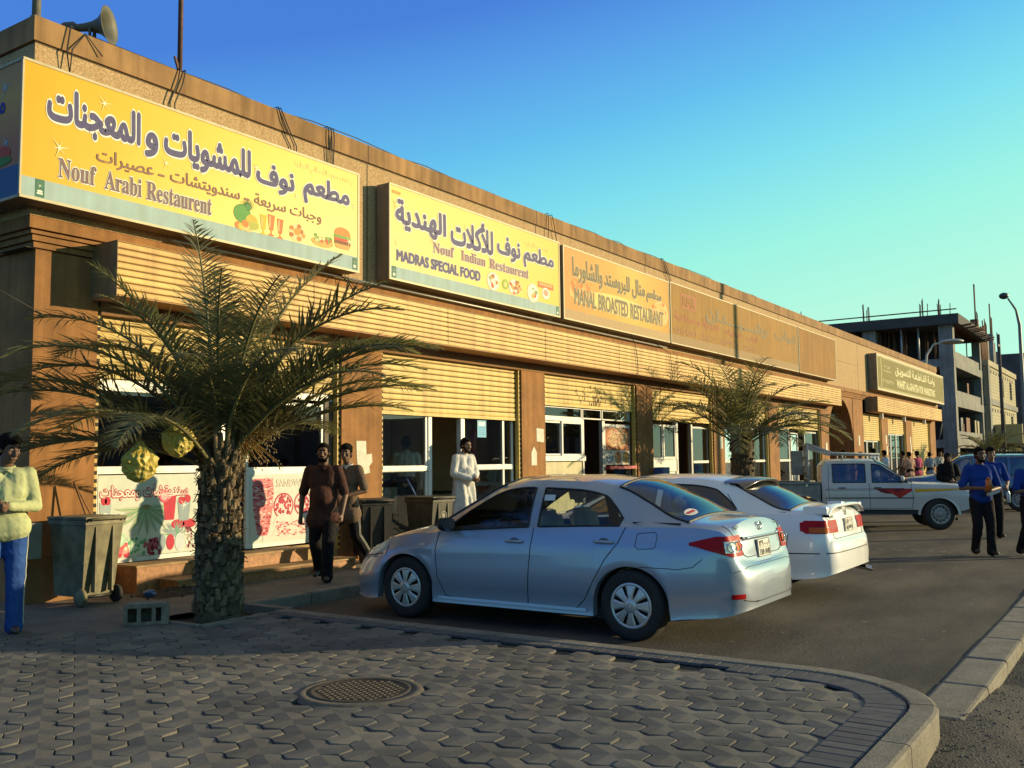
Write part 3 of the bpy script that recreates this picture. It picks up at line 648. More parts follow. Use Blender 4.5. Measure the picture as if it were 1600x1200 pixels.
def FRUIT(pf):
    """poster: fruit, juices, bananas"""
    B = Board((6.70, 10.486, .49), (1, 0, 0), (0, 0, 1)); q = MB(); W, H = 1.40, 1.0
    B.rect(q, 0, W, 0, H, ink((.58, .61, .52)), .001)
    red = ink((.5, .03, .06)); grn = ink((.12, .35, .16)); wh = ink((.78, .78, .68)); dkr = ink((.16, .01, .03)); gy = ink((.28, .34, .36)); pale = ink((.42, .60, .42))
    B.text(q, arabic('سندوتشات ومعجنات'), .03, 1.27, .69, .87, red, .003, .075); B.text(q, arabic('سندوتشات ومعجنات'), .03, 1.27, .69, .87, wh, .0045, 0.012)
    rn = random.Random(5)
    # berries, lime, water melon band
    for k in range(40): B.ell(q, .03+rn.uniform(0, .38), .03+rn.uniform(0, .15), .04, .035, rn.choice([red, ink((.62, .12, .14)), ink((.7, .35, .3))]), .002+k*2e-5)
    B.ell(q, .25, .22, .14, .10, pale, .0032); B.ell(q, .25, .22, .11, .07, ink((.55, .72, .55)), .0034)
    for k in range(60): B.ell(q, .45+rn.gauss(.1, .07), .12+rn.gauss(0, .055), .022, .024, rn.choice([pale, ink((.55, .68, .5)), grn]), .0035+k*1e-5)
    for k in range(55): B.ell(q, .72+rn.gauss(.06, .06), .12+rn.gauss(0, .05), .022, .024, rn.choice([dkr, ink((.3, .03, .08)), ink((.4, .1, .12))]), .0036+k*1e-5)
    # fan of bananas
    for k in range(11):
        a = R(196+k*15.5); u, v = .66, .60
        pts = []
        for t in np.linspace(0, 1, 7): r_ = .42*t; w_ = .035*math.sin(PI*min(1, t*.9+.1)); aa = a+.25*t*(k-5)/5; pts.append((u+r_*math.cos(aa)*1.05, v+r_*math.sin(aa)*.85, w_, aa))
        L = [(p[0]-p[2]*math.sin(p[3]), p[1]+p[2]*math.cos(p[3])) for p in pts]+[(p[0]+p[2]*math.sin(p[3]), p[1]-p[2]*math.cos(p[3])) for p in reversed(pts)]
        B.pol(q, L, ink((.34, .37, .24)) if k % 2 else ink((.46, .48, .34)), .0042+k*2e-5)
        B.pol(q, [(p[0]-p[2]*math.sin(p[3])*.2, p[1]+p[2]*math.cos(p[3])*.2) for p in pts]+[(p[0]+p[2]*math.sin(p[3])*.2, p[1]-p[2]*math.cos(p[3])*.2) for p in reversed(pts)], grn, .0046)
    B.ell(q, .66, .60, .07, .03, ink((.3, .25, .1)), .0048)
    # juice glasses
    def gl(u, v, w_, h_, c): B.pol(q, [(u-w_*.35, v), (u+w_*.35, v), (u+w_*.5, v+h_), (u-w_*.5, v+h_)], c, .005); B.ring(q, u, v+h_, w_*.5, .02, .008, wh, .0053)
    gl(1.0, .42, .2, .32, red); B.ell(q, .92, .72, .08, .08, ink((.62, .1, .15)), .0052); B.ell(q, .92, .72, .05, .05, ink((.7, .4, .4)), .0054)
    gl(1.22, .40, .2, .26, gy); B.ell(q, 1.18, .66, .05, .05, red, .0055); B.ell(q, 1.27, .68, .05, .05, red, .0055); B.star(q, 1.22, .6, .1, wh, .0056)
    gl(.1, .42, .16, .26, ink((.35, .42, .42))); B.ell(q, .08, .69, .04, .05, red, .0055); B.ell(q, .13, .69, .04, .05, red, .0055); B.ell(q, .1, .5, .045, .05, wh, .0056)
    # pineapple, cups, tomatoes
    for k in range(26):
        a = R(20+rn.uniform(0, 150)); B.pol(q, [(1.1, .2), (1.13, .22), (1.1+.24*math.cos(a), .22+.2*math.sin(a))], rn.choice([grn, gy, ink((.2, .3, .33))]), .0045+k*1e-5)
    for k in range(30): B.ell(q, 1.32+rn.uniform(-.07, .06), .05+rn.uniform(0, .26), .018, .02, rn.choice([dkr, ink((.4, .3, .25)), wh]), .005+k*1e-5)
    B.ell(q, 1.02, .14, .06, .1, red, .005); B.ell(q, .9, .15, .05, .1, gy, .005); B.ell(q, 1.16, .13, .07, .12, ink((.55, .6, .62)), .005); B.ell(q, 1.13, .36, .1, .06, red, .0044); B.ell(q, 1.3, .36, .1, .06, red, .0044); B.ell(q, .28, .47, .035, .06, ink((.1, .1, .15)), .005)
    q.build('poster_print', pf)
def KEBAB(pf):
    B = Board((9.0, 10.486, .50), (1, 0, 0), (0, 0, 1)); q = MB(); W, H = 1.36, .96
    B.rect(q, 0, W, 0, H, ink((.60, .62, .54)), .001); rn = random.Random(7)
    meat = [ink(c) for c in ((.46, .04, .07), (.6, .2, .2), (.7, .42, .38), (.36, .02, .05), (.72, .6, .52))]
    out = [(-.17, .0), (.17, 0), (.19, -.12), (.185, -.4), (.1, -.76), (.06, -.8), (-.06, -.8), (-.1, -.76), (-.185, -.4), (-.19, -.12)]
    B.pol(q, [(.24+a, .90+b) for a, b in out], meat[1], .002)
    for k in range(420):
        v = rn.uniform(-.79, 0); wd = .18 if v > -.4 else .18-.09*(-.4-v)/.38; u = rn.uniform(-wd, wd); a_ = rn.uniform(.008, .03)
        B.ell(q, .24+u, .90+v, a_, a_*.45, meat[rn.randrange(5)], .0025+k*3e-6, 7, rn.uniform(-.3, .3))
    B.rect(q, .235, .245, .02, .12, ink((.3, .3, .3)), .002)
    B.text(q, 'SANDWSHS', .48, 1.15, .78, .88, ink((.42, .22, .10)), .003, .03); B.text(q, 'SANDWSHS', .48, 1.15, .78, .88, ink((.75, .7, .62)), .0045, .004)
    for (u, v, r_) in ((.62, .5, .19), (1.0, .52, .18)):
        B.ell(q, u, v, r_, r_, meat[0], .003); B.ell(q, u, v, r_*.88, r_*.88, ink((.74, .6, .55)), .0033)
        for k in range(34): a = rn.uniform(0, 6.28); t = r_*.78*math.sqrt(rn.random()); B.ell(q, u+t*math.cos(a), v+t*math.sin(a), .022, .026, meat[rn.choice([0, 3, 0])], .0036+k*1e-5, 8)
    for k in range(2): B.pol(q, [(.42, .1+.14*k), (.5, .22+.14*k), (1.1, .26+.12*k), (1.12, .16+.12*k), (.6, .06+.12*k)], ink((.72, .62, .55)), .0035+.0004*k)
    for k in range(90): B.ell(q, rn.uniform(.5, 1.1), rn.uniform(.08, .28), .03, .01, meat[rn.randrange(5)], .0043+k*1e-5, 8, rn.uniform(-.5, .5))
    q.build('poster_print', pf)
def PIZZA(pf):
    B = Board((19.38, 10.503, 1.5), (1, 0, 0), (0, 0, 1)); q = MB(); W, H = 1.2, .9; rn = random.Random(9)
    B.rect(q, 0, W, 0, H, ink((.30, .10, .05)), .001)
    cs = [ink(c) for c in ((.5, .1, .04), (.55, .32, .15), (.35, .05, .03), (.6, .5, .3), (.15, .13, .08), (.2, .3, .1))]
    def piz(u, v, a, b, n):
        B.ell(q, u, v, a, b, ink((.48, .16, .05)), .002); B.ell(q, u, v, a*.9, b*.88, ink((.5, .3, .16)), .0022)
        for k in range(n): t = rn.uniform(0, 6.28); r_ = math.sqrt(rn.random())*.85; B.ell(q, u+a*r_*math.cos(t), v+b*r_*math.sin(t), .03, .018, cs[rn.randrange(6)], .0025+k*4e-6, 7)
    piz(.6, .62, .56, .27, 150)
    B.rect(q, 0, W, 0, .33, ink((.6, .5, .38)), .0031)
    for u, c in ((.2, 0), (.6, 1), (1.0, 2)):
        B.ell(q, u, .17, .17, .14, [ink((.08, .1, .12)), ink((.5, .12, .04)), ink((.55, .35, .08))][c], .0034)
        for k in range(40): t = rn.uniform(0, 6.28); r_ = math.sqrt(rn.random())*.9; B.ell(q, u+.17*r_*math.cos(t), .17+.14*r_*math.sin(t), .025, .015, cs[rn.randrange(6)] if c else ink((.5, .52, .5)), .0036+k*1e-5, 7)
    for k in range(12): B.ell(q, .06+k*.1, .89, .05, .03, ink((.7, .66, .6)), .004)
    q.build('poster_print', pf)
BLD = building()
# ================================================================== the other side of the street (behind the viewer; seen in the glass and paint)
def street_opposite():
    rn = random.Random(21)
    cols = [(.34, .28, .2), (.42, .36, .28), (.28, .22, .17), (.38, .3, .22), (.3, .27, .23)]
    win = glass('far_window', (.1, .1, .1), .1); x = -70; k = 0
    names = ['beige two storey house with flat roof across the street', 'pale plaster house with flat roof across the street', 'brown low shop block across the street', 'sand coloured house behind the parking lot road', 'grey plaster low house across the street']
    while x < 110:
        L = rn.uniform(16, 24); h = rn.uniform(4.6, 6.4); y = -34+rn.uniform(-1, 1); mt = mat('house_wall_%d' % (k % 5), cols[k % 5], .9, 0, .1, .6)
        T = thing('street_house', names[k % 5]+(', %s end of the row' % ('near' if x < 20 else 'far')), 'house', (x, y, 0), 0, 'houses across the street')
        q = MB(); q.box(x, x+L, y-12, y, -.1, h, mt); q.build('wall', T)
        q = MB(); q.box(x-.1, x+L+.1, y-.2, y+.12, h+.002, h+.5, mt); q.build('parapet', T)
        wx = x+1.5
        while wx < x+L-2:
            q = MB(); q.box(wx, wx+1.4, y, y+.05, 1, 2.6, flat('far_frame', (.2, .18, .15))); q.build('window', T); wx += 3.2
        x += L+rn.uniform(0, 2.5); k += 1
street_opposite()
# ================================================================== shop signs
def printface(name, stops, glossy=.35, scale=1.0, off=0.0, vert=False):
    """printed plastic face with its own printed colour blend along its length (object X)"""
    m = bpy.data.materials.new(name); m.use_nodes = True; nt = m.node_tree; n = nt.nodes; b = n['Principled BSDF']; b.inputs['Roughness'].default_value = glossy; b.inputs['Specular IOR Level'].default_value = 0.12
    tc = n.new('ShaderNodeTexCoord'); sp = n.new('ShaderNodeSeparateXYZ'); mr = n.new('ShaderNodeMapRange'); rp = n.new('ShaderNodeValToRGB')
    nt.links.new(tc.outputs['Generated'], sp.inputs[0]); nz = n.new('ShaderNodeTexNoise'); nz.inputs['Scale'].default_value = 1.2; nt.links.new(tc.outputs['Object'], nz.inputs['Vector'])
    ad = n.new('ShaderNodeMath'); ad.operation = 'MULTIPLY_ADD'; ad.inputs[1].default_value = .25; nt.links.new(nz.outputs[0], ad.inputs[0]); nt.links.new(sp.outputs['Z' if vert else 'X'], ad.inputs[2])
    mr.inputs[1].default_value = .1; mr.inputs[2].default_value = 1.15; nt.links.new(ad.outputs[0], mr.inputs[0]); nt.links.new(mr.outputs[0], rp.inputs[0])
    el = rp.color_ramp.elements
    while len(el) < len(stops): el.new(.5)
    for e, (p, c) in zip(el, stops): e.position = p; e.color = (*c, 1)
    nt.links.new(rp.outputs[0], b.inputs['Base Color']); return m
def signs():
    cab = mat('sign_cabinet', (.26, .20, .13), .6, .1, .15, 3, streak=.3); rim = mat('sign_rim', (.45, .38, .24), .5, .1, .1, 6, spec=.2)
    pur = ink((.085, .075, .17)); wh = ink((.78, .76, .66)); brn = ink((.25, .14, .10)); grn = ink((.06, .16, .10)); pale = ink((.78, .70, .30))
    strip = mat('sign_strip_blue', (.36, .47, .46), .6, 0, .06, 2, streak=.12, spec=.1)
    def cabinet(T, x0, x1, z0, z1, y0=9.9, y1=10.17, face=None, t=.025):
        q = MB(); q.box(x0, x1, y0+.004, y1, z0, z1, cab)
        q.build('cabinet', T); q = MB()
        q.box(x0-.004, x1+.004, y0-.008, y0+.02, z1-t, z1+.004, rim); q.box(x0-.004, x1+.004, y0-.008, y0+.02, z0-.004, z0+t, rim); q.box(x0-.004, x0+t, y0-.007, y0+.02, z0+t, z1-t, rim); q.box(x1-t, x1+.004, y0-.007, y0+.02, z0+t, z1-t, rim)
        q.build('rim', T)
        if face: q = MB(); q.quad((x0+t, y0, z0+t), (x1-t, y0, z0+t), (x1-t, y0, z1-t), (x0+t, y0, z1-t), face); q.build('face', T)
    def muni(B, q, u, v, s=1.0):
        B.rect(q, u, u+.16*s, v, v+.30*s, grn, .004); B.star(q, u+.08*s, v+.19*s, .06*s, wh, .0055); B.rect(q, u+.03*s, u+.13*s, v+.05*s, v+.075*s, wh, .0055); B.ring(q, u+.08*s, v+.1*s, .05*s, .02*s, .012, wh, .0055, 12)
    def food(B, T, items):
        for k, (kind, u, v, s) in enumerate(items):
            q = MB()
            if kind == 'fruit':
                rn = random.Random(2)
                B.ell(q, u-.05*s, v+.05*s, .17*s, .15*s, ink((.10, .28, .06)), .004); B.ell(q, u+.14*s, v-.03*s, .12*s, .1*s, ink((.55, .40, .06)), .0042)
                for a in range(12): t = R(20+a*12); B.pol(q, [(u+.05*s, v+.12*s), (u+.08*s, v+.12*s), (u+.06*s+.2*s*math.cos(t), v+.14*s+.2*s*math.sin(t))], ink((.08, .22, .07)), .0043+a*1e-5)
                for a in range(10): B.ell(q, u-.16*s+rn.uniform(0, .4)*s, v-.14*s+rn.uniform(-.04, .05)*s, .07*s, .06*s, ink(rn.choice([(.6, .45, .08), (.6, .2, .05), (.4, .4, .08), (.65, .5, .2)])), .0045+a*2e-5)
            elif kind == 'glass':
                c = [(.62, .16, .06), (.66, .42, .04), (.6, .18, .06)][k % 3]
                B.pol(q, [(u-.045*s, v-.12*s), (u+.045*s, v-.12*s), (u+.08*s, v+.15*s), (u-.08*s, v+.15*s)], ink(c), .004); B.rect(q, u-.012*s, u+.012*s, v-.2*s, v-.12*s, ink(c), .004); B.ell(q, u, v-.2*s, .07*s, .018*s, ink(c), .0042); B.rect(q, u-.05*s, u-.02*s, v-.08*s, v+.12*s, ink((.72, .45, .2)), .0043)
            elif kind == 'nuggets':
                B.ell(q, u, v, .2*s, .16*s, ink((.70, .56, .30)), .004); rn = random.Random(4)
                for a in range(16): B.ell(q, u+rn.gauss(0, .075)*s, v+rn.gauss(0, .055)*s, .05*s, .042*s, ink(rn.choice([(.5, .2, .04), (.58, .28, .06), (.42, .15, .04)])), .0042+a*2e-5)
            elif kind == 'sandwich':
                B.ell(q, u, v-.03*s, .28*s, .09*s, ink((.6, .36, .1)), .004); rn = random.Random(6)
                for a in range(26): B.ell(q, u+rn.uniform(-.23, .23)*s, v+rn.uniform(-.02, .08)*s, .04*s, .03*s, ink(rn.choice([(.12, .3, .06), (.6, .1, .05), (.7, .6, .3), (.3, .35, .1)])), .0042+a*2e-5)
            elif kind == 'burger':
                B.ell(q, u, v+.1*s, .17*s, .1*s, ink((.58, .22, .05)), .004); B.rect(q, u-.18*s, u+.18*s, v+.03*s, v+.07*s, ink((.15, .32, .06)), .0044); B.rect(q, u-.17*s, u+.17*s, v-.01*s, v+.03*s, ink((.6, .08, .04)), .0046); B.rect(q, u-.17*s, u+.17*s, v-.06*s, v-.01*s, ink((.2, .08, .03)), .0047); B.pol(q, [(u-.17*s, v-.06*s), (u+.17*s, v-.06*s), (u+.13*s, v-.13*s), (u-.13*s, v-.13*s)], ink((.6, .32, .1)), .0045)
            elif kind == 'plate':
                B.ell(q, u, v, .19*s, .17*s, ink((.62, .55, .42)), .004); B.ell(q, u, v, .16*s, .14*s, ink((.68, .66, .6)), .0042); rn = random.Random(k)
                for a in range(14): B.ell(q, u+rn.gauss(0, .06)*s, v+rn.gauss(0, .05)*s, .05*s, .035*s, ink(rn.choice([(.55, .12, .04), (.6, .35, .1), (.2, .3, .08), (.7, .66, .55), (.35, .12, .05)])), .0044+a*2e-5)
            elif kind == 'roll':
                B.rect(q, u-.3*s, u+.3*s, v-.05*s, v+.07*s, ink((.58, .14, .05)), .004); B.rect(q, u-.25*s, u+.25*s, v, v+.05*s, ink((.66, .35, .12)), .0042); B.ell(q, u, v-.15*s, .15*s, .12*s, ink((.66, .64, .6)), .0043); B.ell(q, u, v-.14*s, .1*s, .07*s, ink((.5, .3, .2)), .0045)
            q.build('food_picture', T)
    # ---- 1: wraps the corner of the building
    T = thing('shop_sign', 'wide yellow sign wrapping the building corner, reading Nouf Arabi Restaurent', 'sign', (5.32, 9.9, 4.48))
    f1 = printface('sign_face_amber', [(0, (.62, .32, .016)), (.3, (.66, .40, .025)), (.75, (.68, .46, .042)), (1, (.66, .43, .03))])
    q = MB(); q.box(5.36, 10.55, 9.904, 10.17, 4.48, 6.01, cab); q.box(5.36, 5.6, 10.171, 15, 4.48, 6.01, cab); q.build('cabinet', T)
    q = MB(); q.quad((5.34, 9.9, 4.5), (10.53, 9.9, 4.5), (10.53, 9.9, 5.99), (5.34, 9.9, 5.99), f1); q.build('face', T)
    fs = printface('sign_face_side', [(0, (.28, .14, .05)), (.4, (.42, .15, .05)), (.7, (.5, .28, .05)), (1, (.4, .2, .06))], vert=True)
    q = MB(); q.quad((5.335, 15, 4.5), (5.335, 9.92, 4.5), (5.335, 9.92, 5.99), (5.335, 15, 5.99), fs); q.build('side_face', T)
    S = Board((5.335, 15, 4.5), (0, -1, 0), (0, 0, 1)); q = MB(); S.rect(q, 0, 5.08, 0, .34, ink((.06, .12, .26)), .004); S.text(q, arabic('مطعم'), 4.1, 4.75, .85, 1.2, ink((.05, .06, .3)), .004, .03)
    S.rect(q, 4.45, 4.62, .02, .3, grn, .006); S.star(q, 4.75, 1.25, .14, ink((.3, .5, .6)), .005); S.star(q, 4.8, .62, .12, ink((.3, .5, .6)), .005); S.ell(q, 4.7, .5, .2, .09, ink((.5, .08, .04)), .005); S.ell(q, 4.72, .42, .2, .05, ink((.08, .2, .05)), .006); q.build('side_print', T)
    q = MB()
    for z in (4.475, 5.985): q.box(5.33, 10.56, 9.892, 9.92, z, z+.03, rim); q.box(5.325, 5.35, 9.921, 15, z, z+.03, rim)
    q.box(10.525, 10.56, 9.893, 9.92, 4.506, 5.984, rim); q.box(5.325, 5.345, 9.892, 9.921, 4.506, 5.984, rim); q.build('rim', T)
    B = Board((5.34, 9.9, 4.5), (1, 0, 0), (0, 0, 1))
    q = MB(); B.rect(q, 0, 5.19, 0, .215, strip, .002); muni(B, q, .16, .015, .66); muni(B, q, 5.07, .015, .6); q.build('lower_strip', T)
    def big(T, B, s, u0, u1, v0, v1, name='lettering', main=pur, halo=wh, o1=.085, o2=.042):
        q = MB(); B.text(q, s, u0, u1, v0, v1, halo, .003, o1); B.text(q, s, u0, u1, v0, v1, main, .0065, o2); return q.build(name, T)
    # words of the headline placed right to left
    big(T, B, arabic('المعجنات'), .28, 1.42, .84, 1.30); big(T, B, arabic('و'), 1.51, 1.66, .83, 1.11); big(T, B, arabic('للمشويات'), 1.77, 3.10, .83, 1.29); big(T, B, arabic('نوف'), 3.22, 3.88, .84, 1.2); big(T, B, arabic('مطعم'), 4.08, 4.99, .83, 1.24)
    for a, u0, u1 in ((arabic('عصيرات'), .87, 1.62), ('-', 1.69, 1.77), (arabic('سندويتشات'), 1.86, 2.93), ('-', 3.01, 3.09), (arabic('وجبات سريعة'), 3.18, 4.42)):
        v0, v1 = (.55, .75) if a != '-' else (.62, .64)
        q = MB(); B.text(q, a, u0, u1, v0, v1, brn, .005, .018); q.build('lettering', T)
    for wd, u0, u1 in (('Nouf', .42, .87), ('Arabi', .98, 1.46), ('Restaurent', 1.53, 2.48)): q = MB(); B.text(q, serif(wd), u0, u1, .29, .51, wh, .003, .05); B.text(q, serif(wd), u0, u1, .29, .51, ink((.20, .12, .12)), .006, .012); q.build('lettering', T)
    q = MB(); B.text(q, arabic('م / نوف سعيد القحطاني التجارية'), 3.9, 5.08, 1.27, 1.40, pale, .003, .005); q.build('lettering', T)
    food(B, T, [('fruit', 3.02, .38, .85), ('glass', 3.34, .37, .75), ('glass', 3.48, .39, .8), ('glass', 3.64, .37, .75), ('nuggets', 3.96, .35, .8), ('sandwich', 4.45, .33, .8), ('burger', 4.86, .41, 1.0)])
    for u, v, r_ in ((.95, 1.29, .13), (.42, .62, .15), (1.79, .80, .10), (3.20, 1.10, .11), (3.93, .88, .09), (5.0, .42, .13), (5.1, .98, .1)): q = MB(); B.star(q, u, v, r_, pale, .0065); B.star(q, u, v, r_*.5, wh, .007, 4); q.build('sparkle', T)
    # ---- 2
    T = thing('shop_sign', 'deep yellow box sign for Indian food reading MADRAS SPECIAL FOOD', 'sign', (11.25, 9.9, 4.5))
    f2 = printface('sign_face_yellow', [(0, (.62, .39, .03)), (.5, (.65, .425, .045)), (1, (.63, .40, .035))]); cabinet(T, 11.25, 16.45, 4.5, 6.05, face=f2)
    B = Board((11.27, 9.9, 4.52), (1, 0, 0), (0, 0, 1)); q = MB(); B.rect(q, .01, 5.15, .01, .2, strip, .002); muni(B, q, .04, .015, .62); muni(B, q, 5.03, .015, .6); q.build('lower_strip', T)
    big(T, B, arabic('الهندية'), .14, 1.42, .83, 1.30); big(T, B, arabic('للأكلات'), 1.58, 2.82, .85, 1.36); big(T, B, arabic('نوف'), 2.98, 3.72, .84, 1.26); big(T, B, arabic('مطعم'), 3.86, 4.94, .82, 1.24)
    for wd, u0, u1 in (('Nouf', 1.08, 1.66), ('Indian', 1.86, 2.59), ('Restaurent', 2.71, 4.02)): q = MB(); B.text(q, serif(wd), u0, u1, .595, .775, wh, .003, .05); B.text(q, serif(wd), u0, u1, .595, .775, ink((.26, .12, .14)), .006, .012); q.build('lettering', T)
    big(T, B, 'MADRAS SPECIAL FOOD', .16, 2.42, .31, .475, o1=.085, o2=.05)
    q = MB(); B.text(q, arabic('نوف سعيد التجارية'), 3.9, 4.75, 1.22, 1.33, pale, .003, .005); B.rect(q, .04, .25, 1.38, 1.43, ink((.5, .28, .05)), .003); q.build('lettering', T)
    food(B, T, [('plate', 2.83, .37, 1.05), ('plate', 3.5, .36, .9), ('nuggets', 3.62, .37, .8), ('plate', 4.17, .34, 1.1), ('roll', 4.64, .54, .95)]); q = MB(); B.ell(q, 3.22, .37, .1, .1, ink((.3, .4, .05)), .005); B.ell(q, 3.22, .37, .05, .05, ink((.6, .55, .2)), .0055); q.build('food_picture', T)
    for u, v, r_ in ((.12, 1.2, .14), (1.05, .83, .14), (.14, .6, .12), (.75, .3, .1), (1.8, .32, .09), (2.0, 1.2, .1)): q = MB(); B.star(q, u, v, r_, pale, .0065); q.build('sparkle', T)
    # ---- 3
    T = thing('shop_sign', 'orange printed sign reading MANAL BROASTED RESTAURANT', 'sign', (16.62, 9.9, 4.5))
    f3 = printface('sign_face_orange', [(0, (.50, .18, .014)), (.35, (.55, .25, .022)), (.62, (.58, .34, .05)), (1, (.50, .23, .025))]); cabinet(T, 16.6, 21.72, 4.5, 6.03, face=f3)
    B = Board((16.62, 9.9, 4.52), (1, 0, 0), (0, 0, 1)); q = MB(); B.rect(q, .01, 5.08, .01, .2, ink((.40, .26, .12)), .002); q.build('lower_strip', T)
    q = MB(); B.ell(q, .72, .62, .5, .24, ink((.62, .42, .16)), .002); B.ell(q, .72, .68, .44, .2, ink((.52, .2, .04)), .0023); B.ell(q, 4.6, .65, .45, .3, ink((.64, .40, .14)), .002); B.ell(q, 2.4, .55, 1.6, .22, ink((.68, .50, .14)), .0018)
    rn = random.Random(12)
    for k in range(60): s_ = rn.choice([.7, 4.6]); B.ell(q, s_+rn.gauss(0, .2), .72+rn.gauss(0, .1), .07, .05, ink(rn.choice([(.5, .16, .03), (.58, .28, .06), (.64, .4, .12)])), .0026+k*1e-5, 8)
    q.build('picture', T); gn = ink((.17, .13, .07))
    for wd, u0, u1, v0, v1 in (('والشاورما', .36, 1.64, .82, 1.32), ('للبروستد', 1.76, 2.95, .84, 1.28), ('منال', 3.09, 3.74, .84, 1.28), ('مطعم', 3.84, 4.64, .84, 1.18)): big(T, B, arabic(wd), u0, u1, v0, v1, main=gn, halo=ink((.66, .52, .24)), o1=.07, o2=.035)
    for wd, u0, u1 in (('MANAL', .43, 1.34), ('BROASTED', 1.46, 2.85), ('RESTAURANT', 2.98, 4.74)): q = MB(); B.text(q, wd, u0, u1, .35, .68, ink((.66, .54, .28)), .004, .065); B.text(q, wd, u0, u1, .35, .68, gn, .006, .03); q.build('lettering', T)
    # ---- 4: faded
    T = thing('shop_sign', 'sun faded brown sign with ghostly red RMR lettering', 'sign', (21.8, 9.9, 4.5))
    f4 = mat('sign_face_faded', (.36, .20, .06), .7, 0, .14, 1.1, col2=(.30, .175, .058), streak=.15, spec=.1); cabinet(T, 21.8, 32.0, 4.5, 6.05, face=f4)
    B = Board((21.82, 9.9, 4.52), (1, 0, 0), (0, 0, 1)); fr = ink((.34, .10, .035)); fg = ink((.20, .13, .05)); q = MB(); B.rect(q, .01, 10.15, .01, .22, ink((.28, .165, .06)), .002); q.build('lower_strip', T)
    q = MB(); B.rect(q, .63, 1.58, .95, 1.33, fr, .003); B.text(q, 'RMR', .72, 1.49, 1.01, 1.27, f4, .006, .03); B.text(q, arabic('رشـــيـــدان'), 2.24, 7.05, .78, 1.2, fg, .004, .05); B.text(q, arabic('ابواب'), 7.83, 9.9, .82, 1.2, fg, .004, .03)
    B.text(q, arabic('حديدية و صناعية'), .2, 3.2, .57, .83, fr, .004, .03); B.text(q, arabic('ابواب - شبابيك'), 3.6, 6.2, .55, .76, fr, .004, .02); B.text(q, '0500 283 3090  283', .18, 6.0, .27, .42, ink((.29, .13, .045)), .004, .01); q.build('lettering', T)
    T = thing('shop_sign', 'blank rust brown sign panel right of the RMR sign', 'sign', (32.1, 9.9, 4.5)); cabinet(T, 32.1, 36.55, 4.5, 6.05, face=mat('sign_face_rust', (.33, .17, .052), .7, 0, .16, .8, col2=(.26, .14, .048), streak=.2, spec=.1))
    # ---- 5
    T = thing('shop_sign', 'olive green box sign with cream letters reading WAHET AL-GHATEA FOR MARKETING', 'sign', (42.6, 9.9, 4.5))
    f5 = mat('sign_face_olive', (.185, .155, .04), .6, 0, .06, 2, spec=.1); cabinet(T, 42.55, 57.85, 4.5, 6.08, y0=9.8, face=f5, t=.09); cr = ink((.62, .55, .30))
    B = Board((42.57, 9.8, 4.52), (1, 0, 0), (0, 0, 1)); q = MB(); cr2 = ink((.38, .31, .12))
    for u in (.6, 14.6): B.pol(q, [(u, .1), (u+.16, .1), (u+.28*(1 if u < 5 else -.3), .78), (u+.16, 1.45), (u, 1.45), (u+.12*(1 if u < 5 else -.3), .78)], cr2, .004)
    B.rect(q, .1, 15.1, .09, .13, cr2, .004); B.rect(q, .1, 15.1, 1.42, 1.46, cr2, .004); q.build('border_print', T)
    big(T, B, arabic('واحـة القـاطـعـة للتسويـق'), 3.42, 12.7, .80, 1.30, main=cr, halo=ink((.2, .18, .07)), o1=.06, o2=.03)
    q = MB(); B.text(q, 'WAHET AL-GHATEA FOR MARKETING', 3.65, 12.7, .29, .64, cr, .005, .045); B.text(q, arabic('س ت'), 1.3, 2.4, 1.0, 1.2, cr, .005, .01); B.rect(q, 1.2, 2.6, .88, .9, cr, .005); B.text(q, '٢٠٢٤٣٩١', 1.0, 2.9, .36, .5, cr, .005, .01); q.build('lettering', T)
    # small floodlight clips on top of the signs
    for x in (12.85, 14.9): pass
signs()
# ================================================================== cars
def pchip(tab):
    xs = np.array([t[0] for t in tab], float); ys = np.array([t[1] for t in tab], float)
    if xs[0] > xs[-1]: xs = xs[::-1]; ys = ys[::-1]
    h = np.diff(xs); dl = np.diff(ys)/h; m = np.zeros(len(xs)); m[0] = dl[0]; m[-1] = dl[-1]
    for i in range(1, len(xs)-1):
        if dl[i-1]*dl[i] > 0:
            w1 = 2*h[i]+h[i-1]; w2 = h[i]+2*h[i-1]; m[i] = (w1+w2)/(w1/dl[i-1]+w2/dl[i])
    def f(x):
        x = min(max(x, xs[0]), xs[-1]); i = min(max(int(np.searchsorted(xs, x))-1, 0), len(h)-1); t = (x-xs[i])/h[i]
        return float((1+2*t)*(1-t)**2*ys[i]+t*(1-t)**2*h[i]*m[i]+t*t*(3-2*t)*ys[i+1]+t*t*(t-1)*h[i]*m[i+1])
    return f
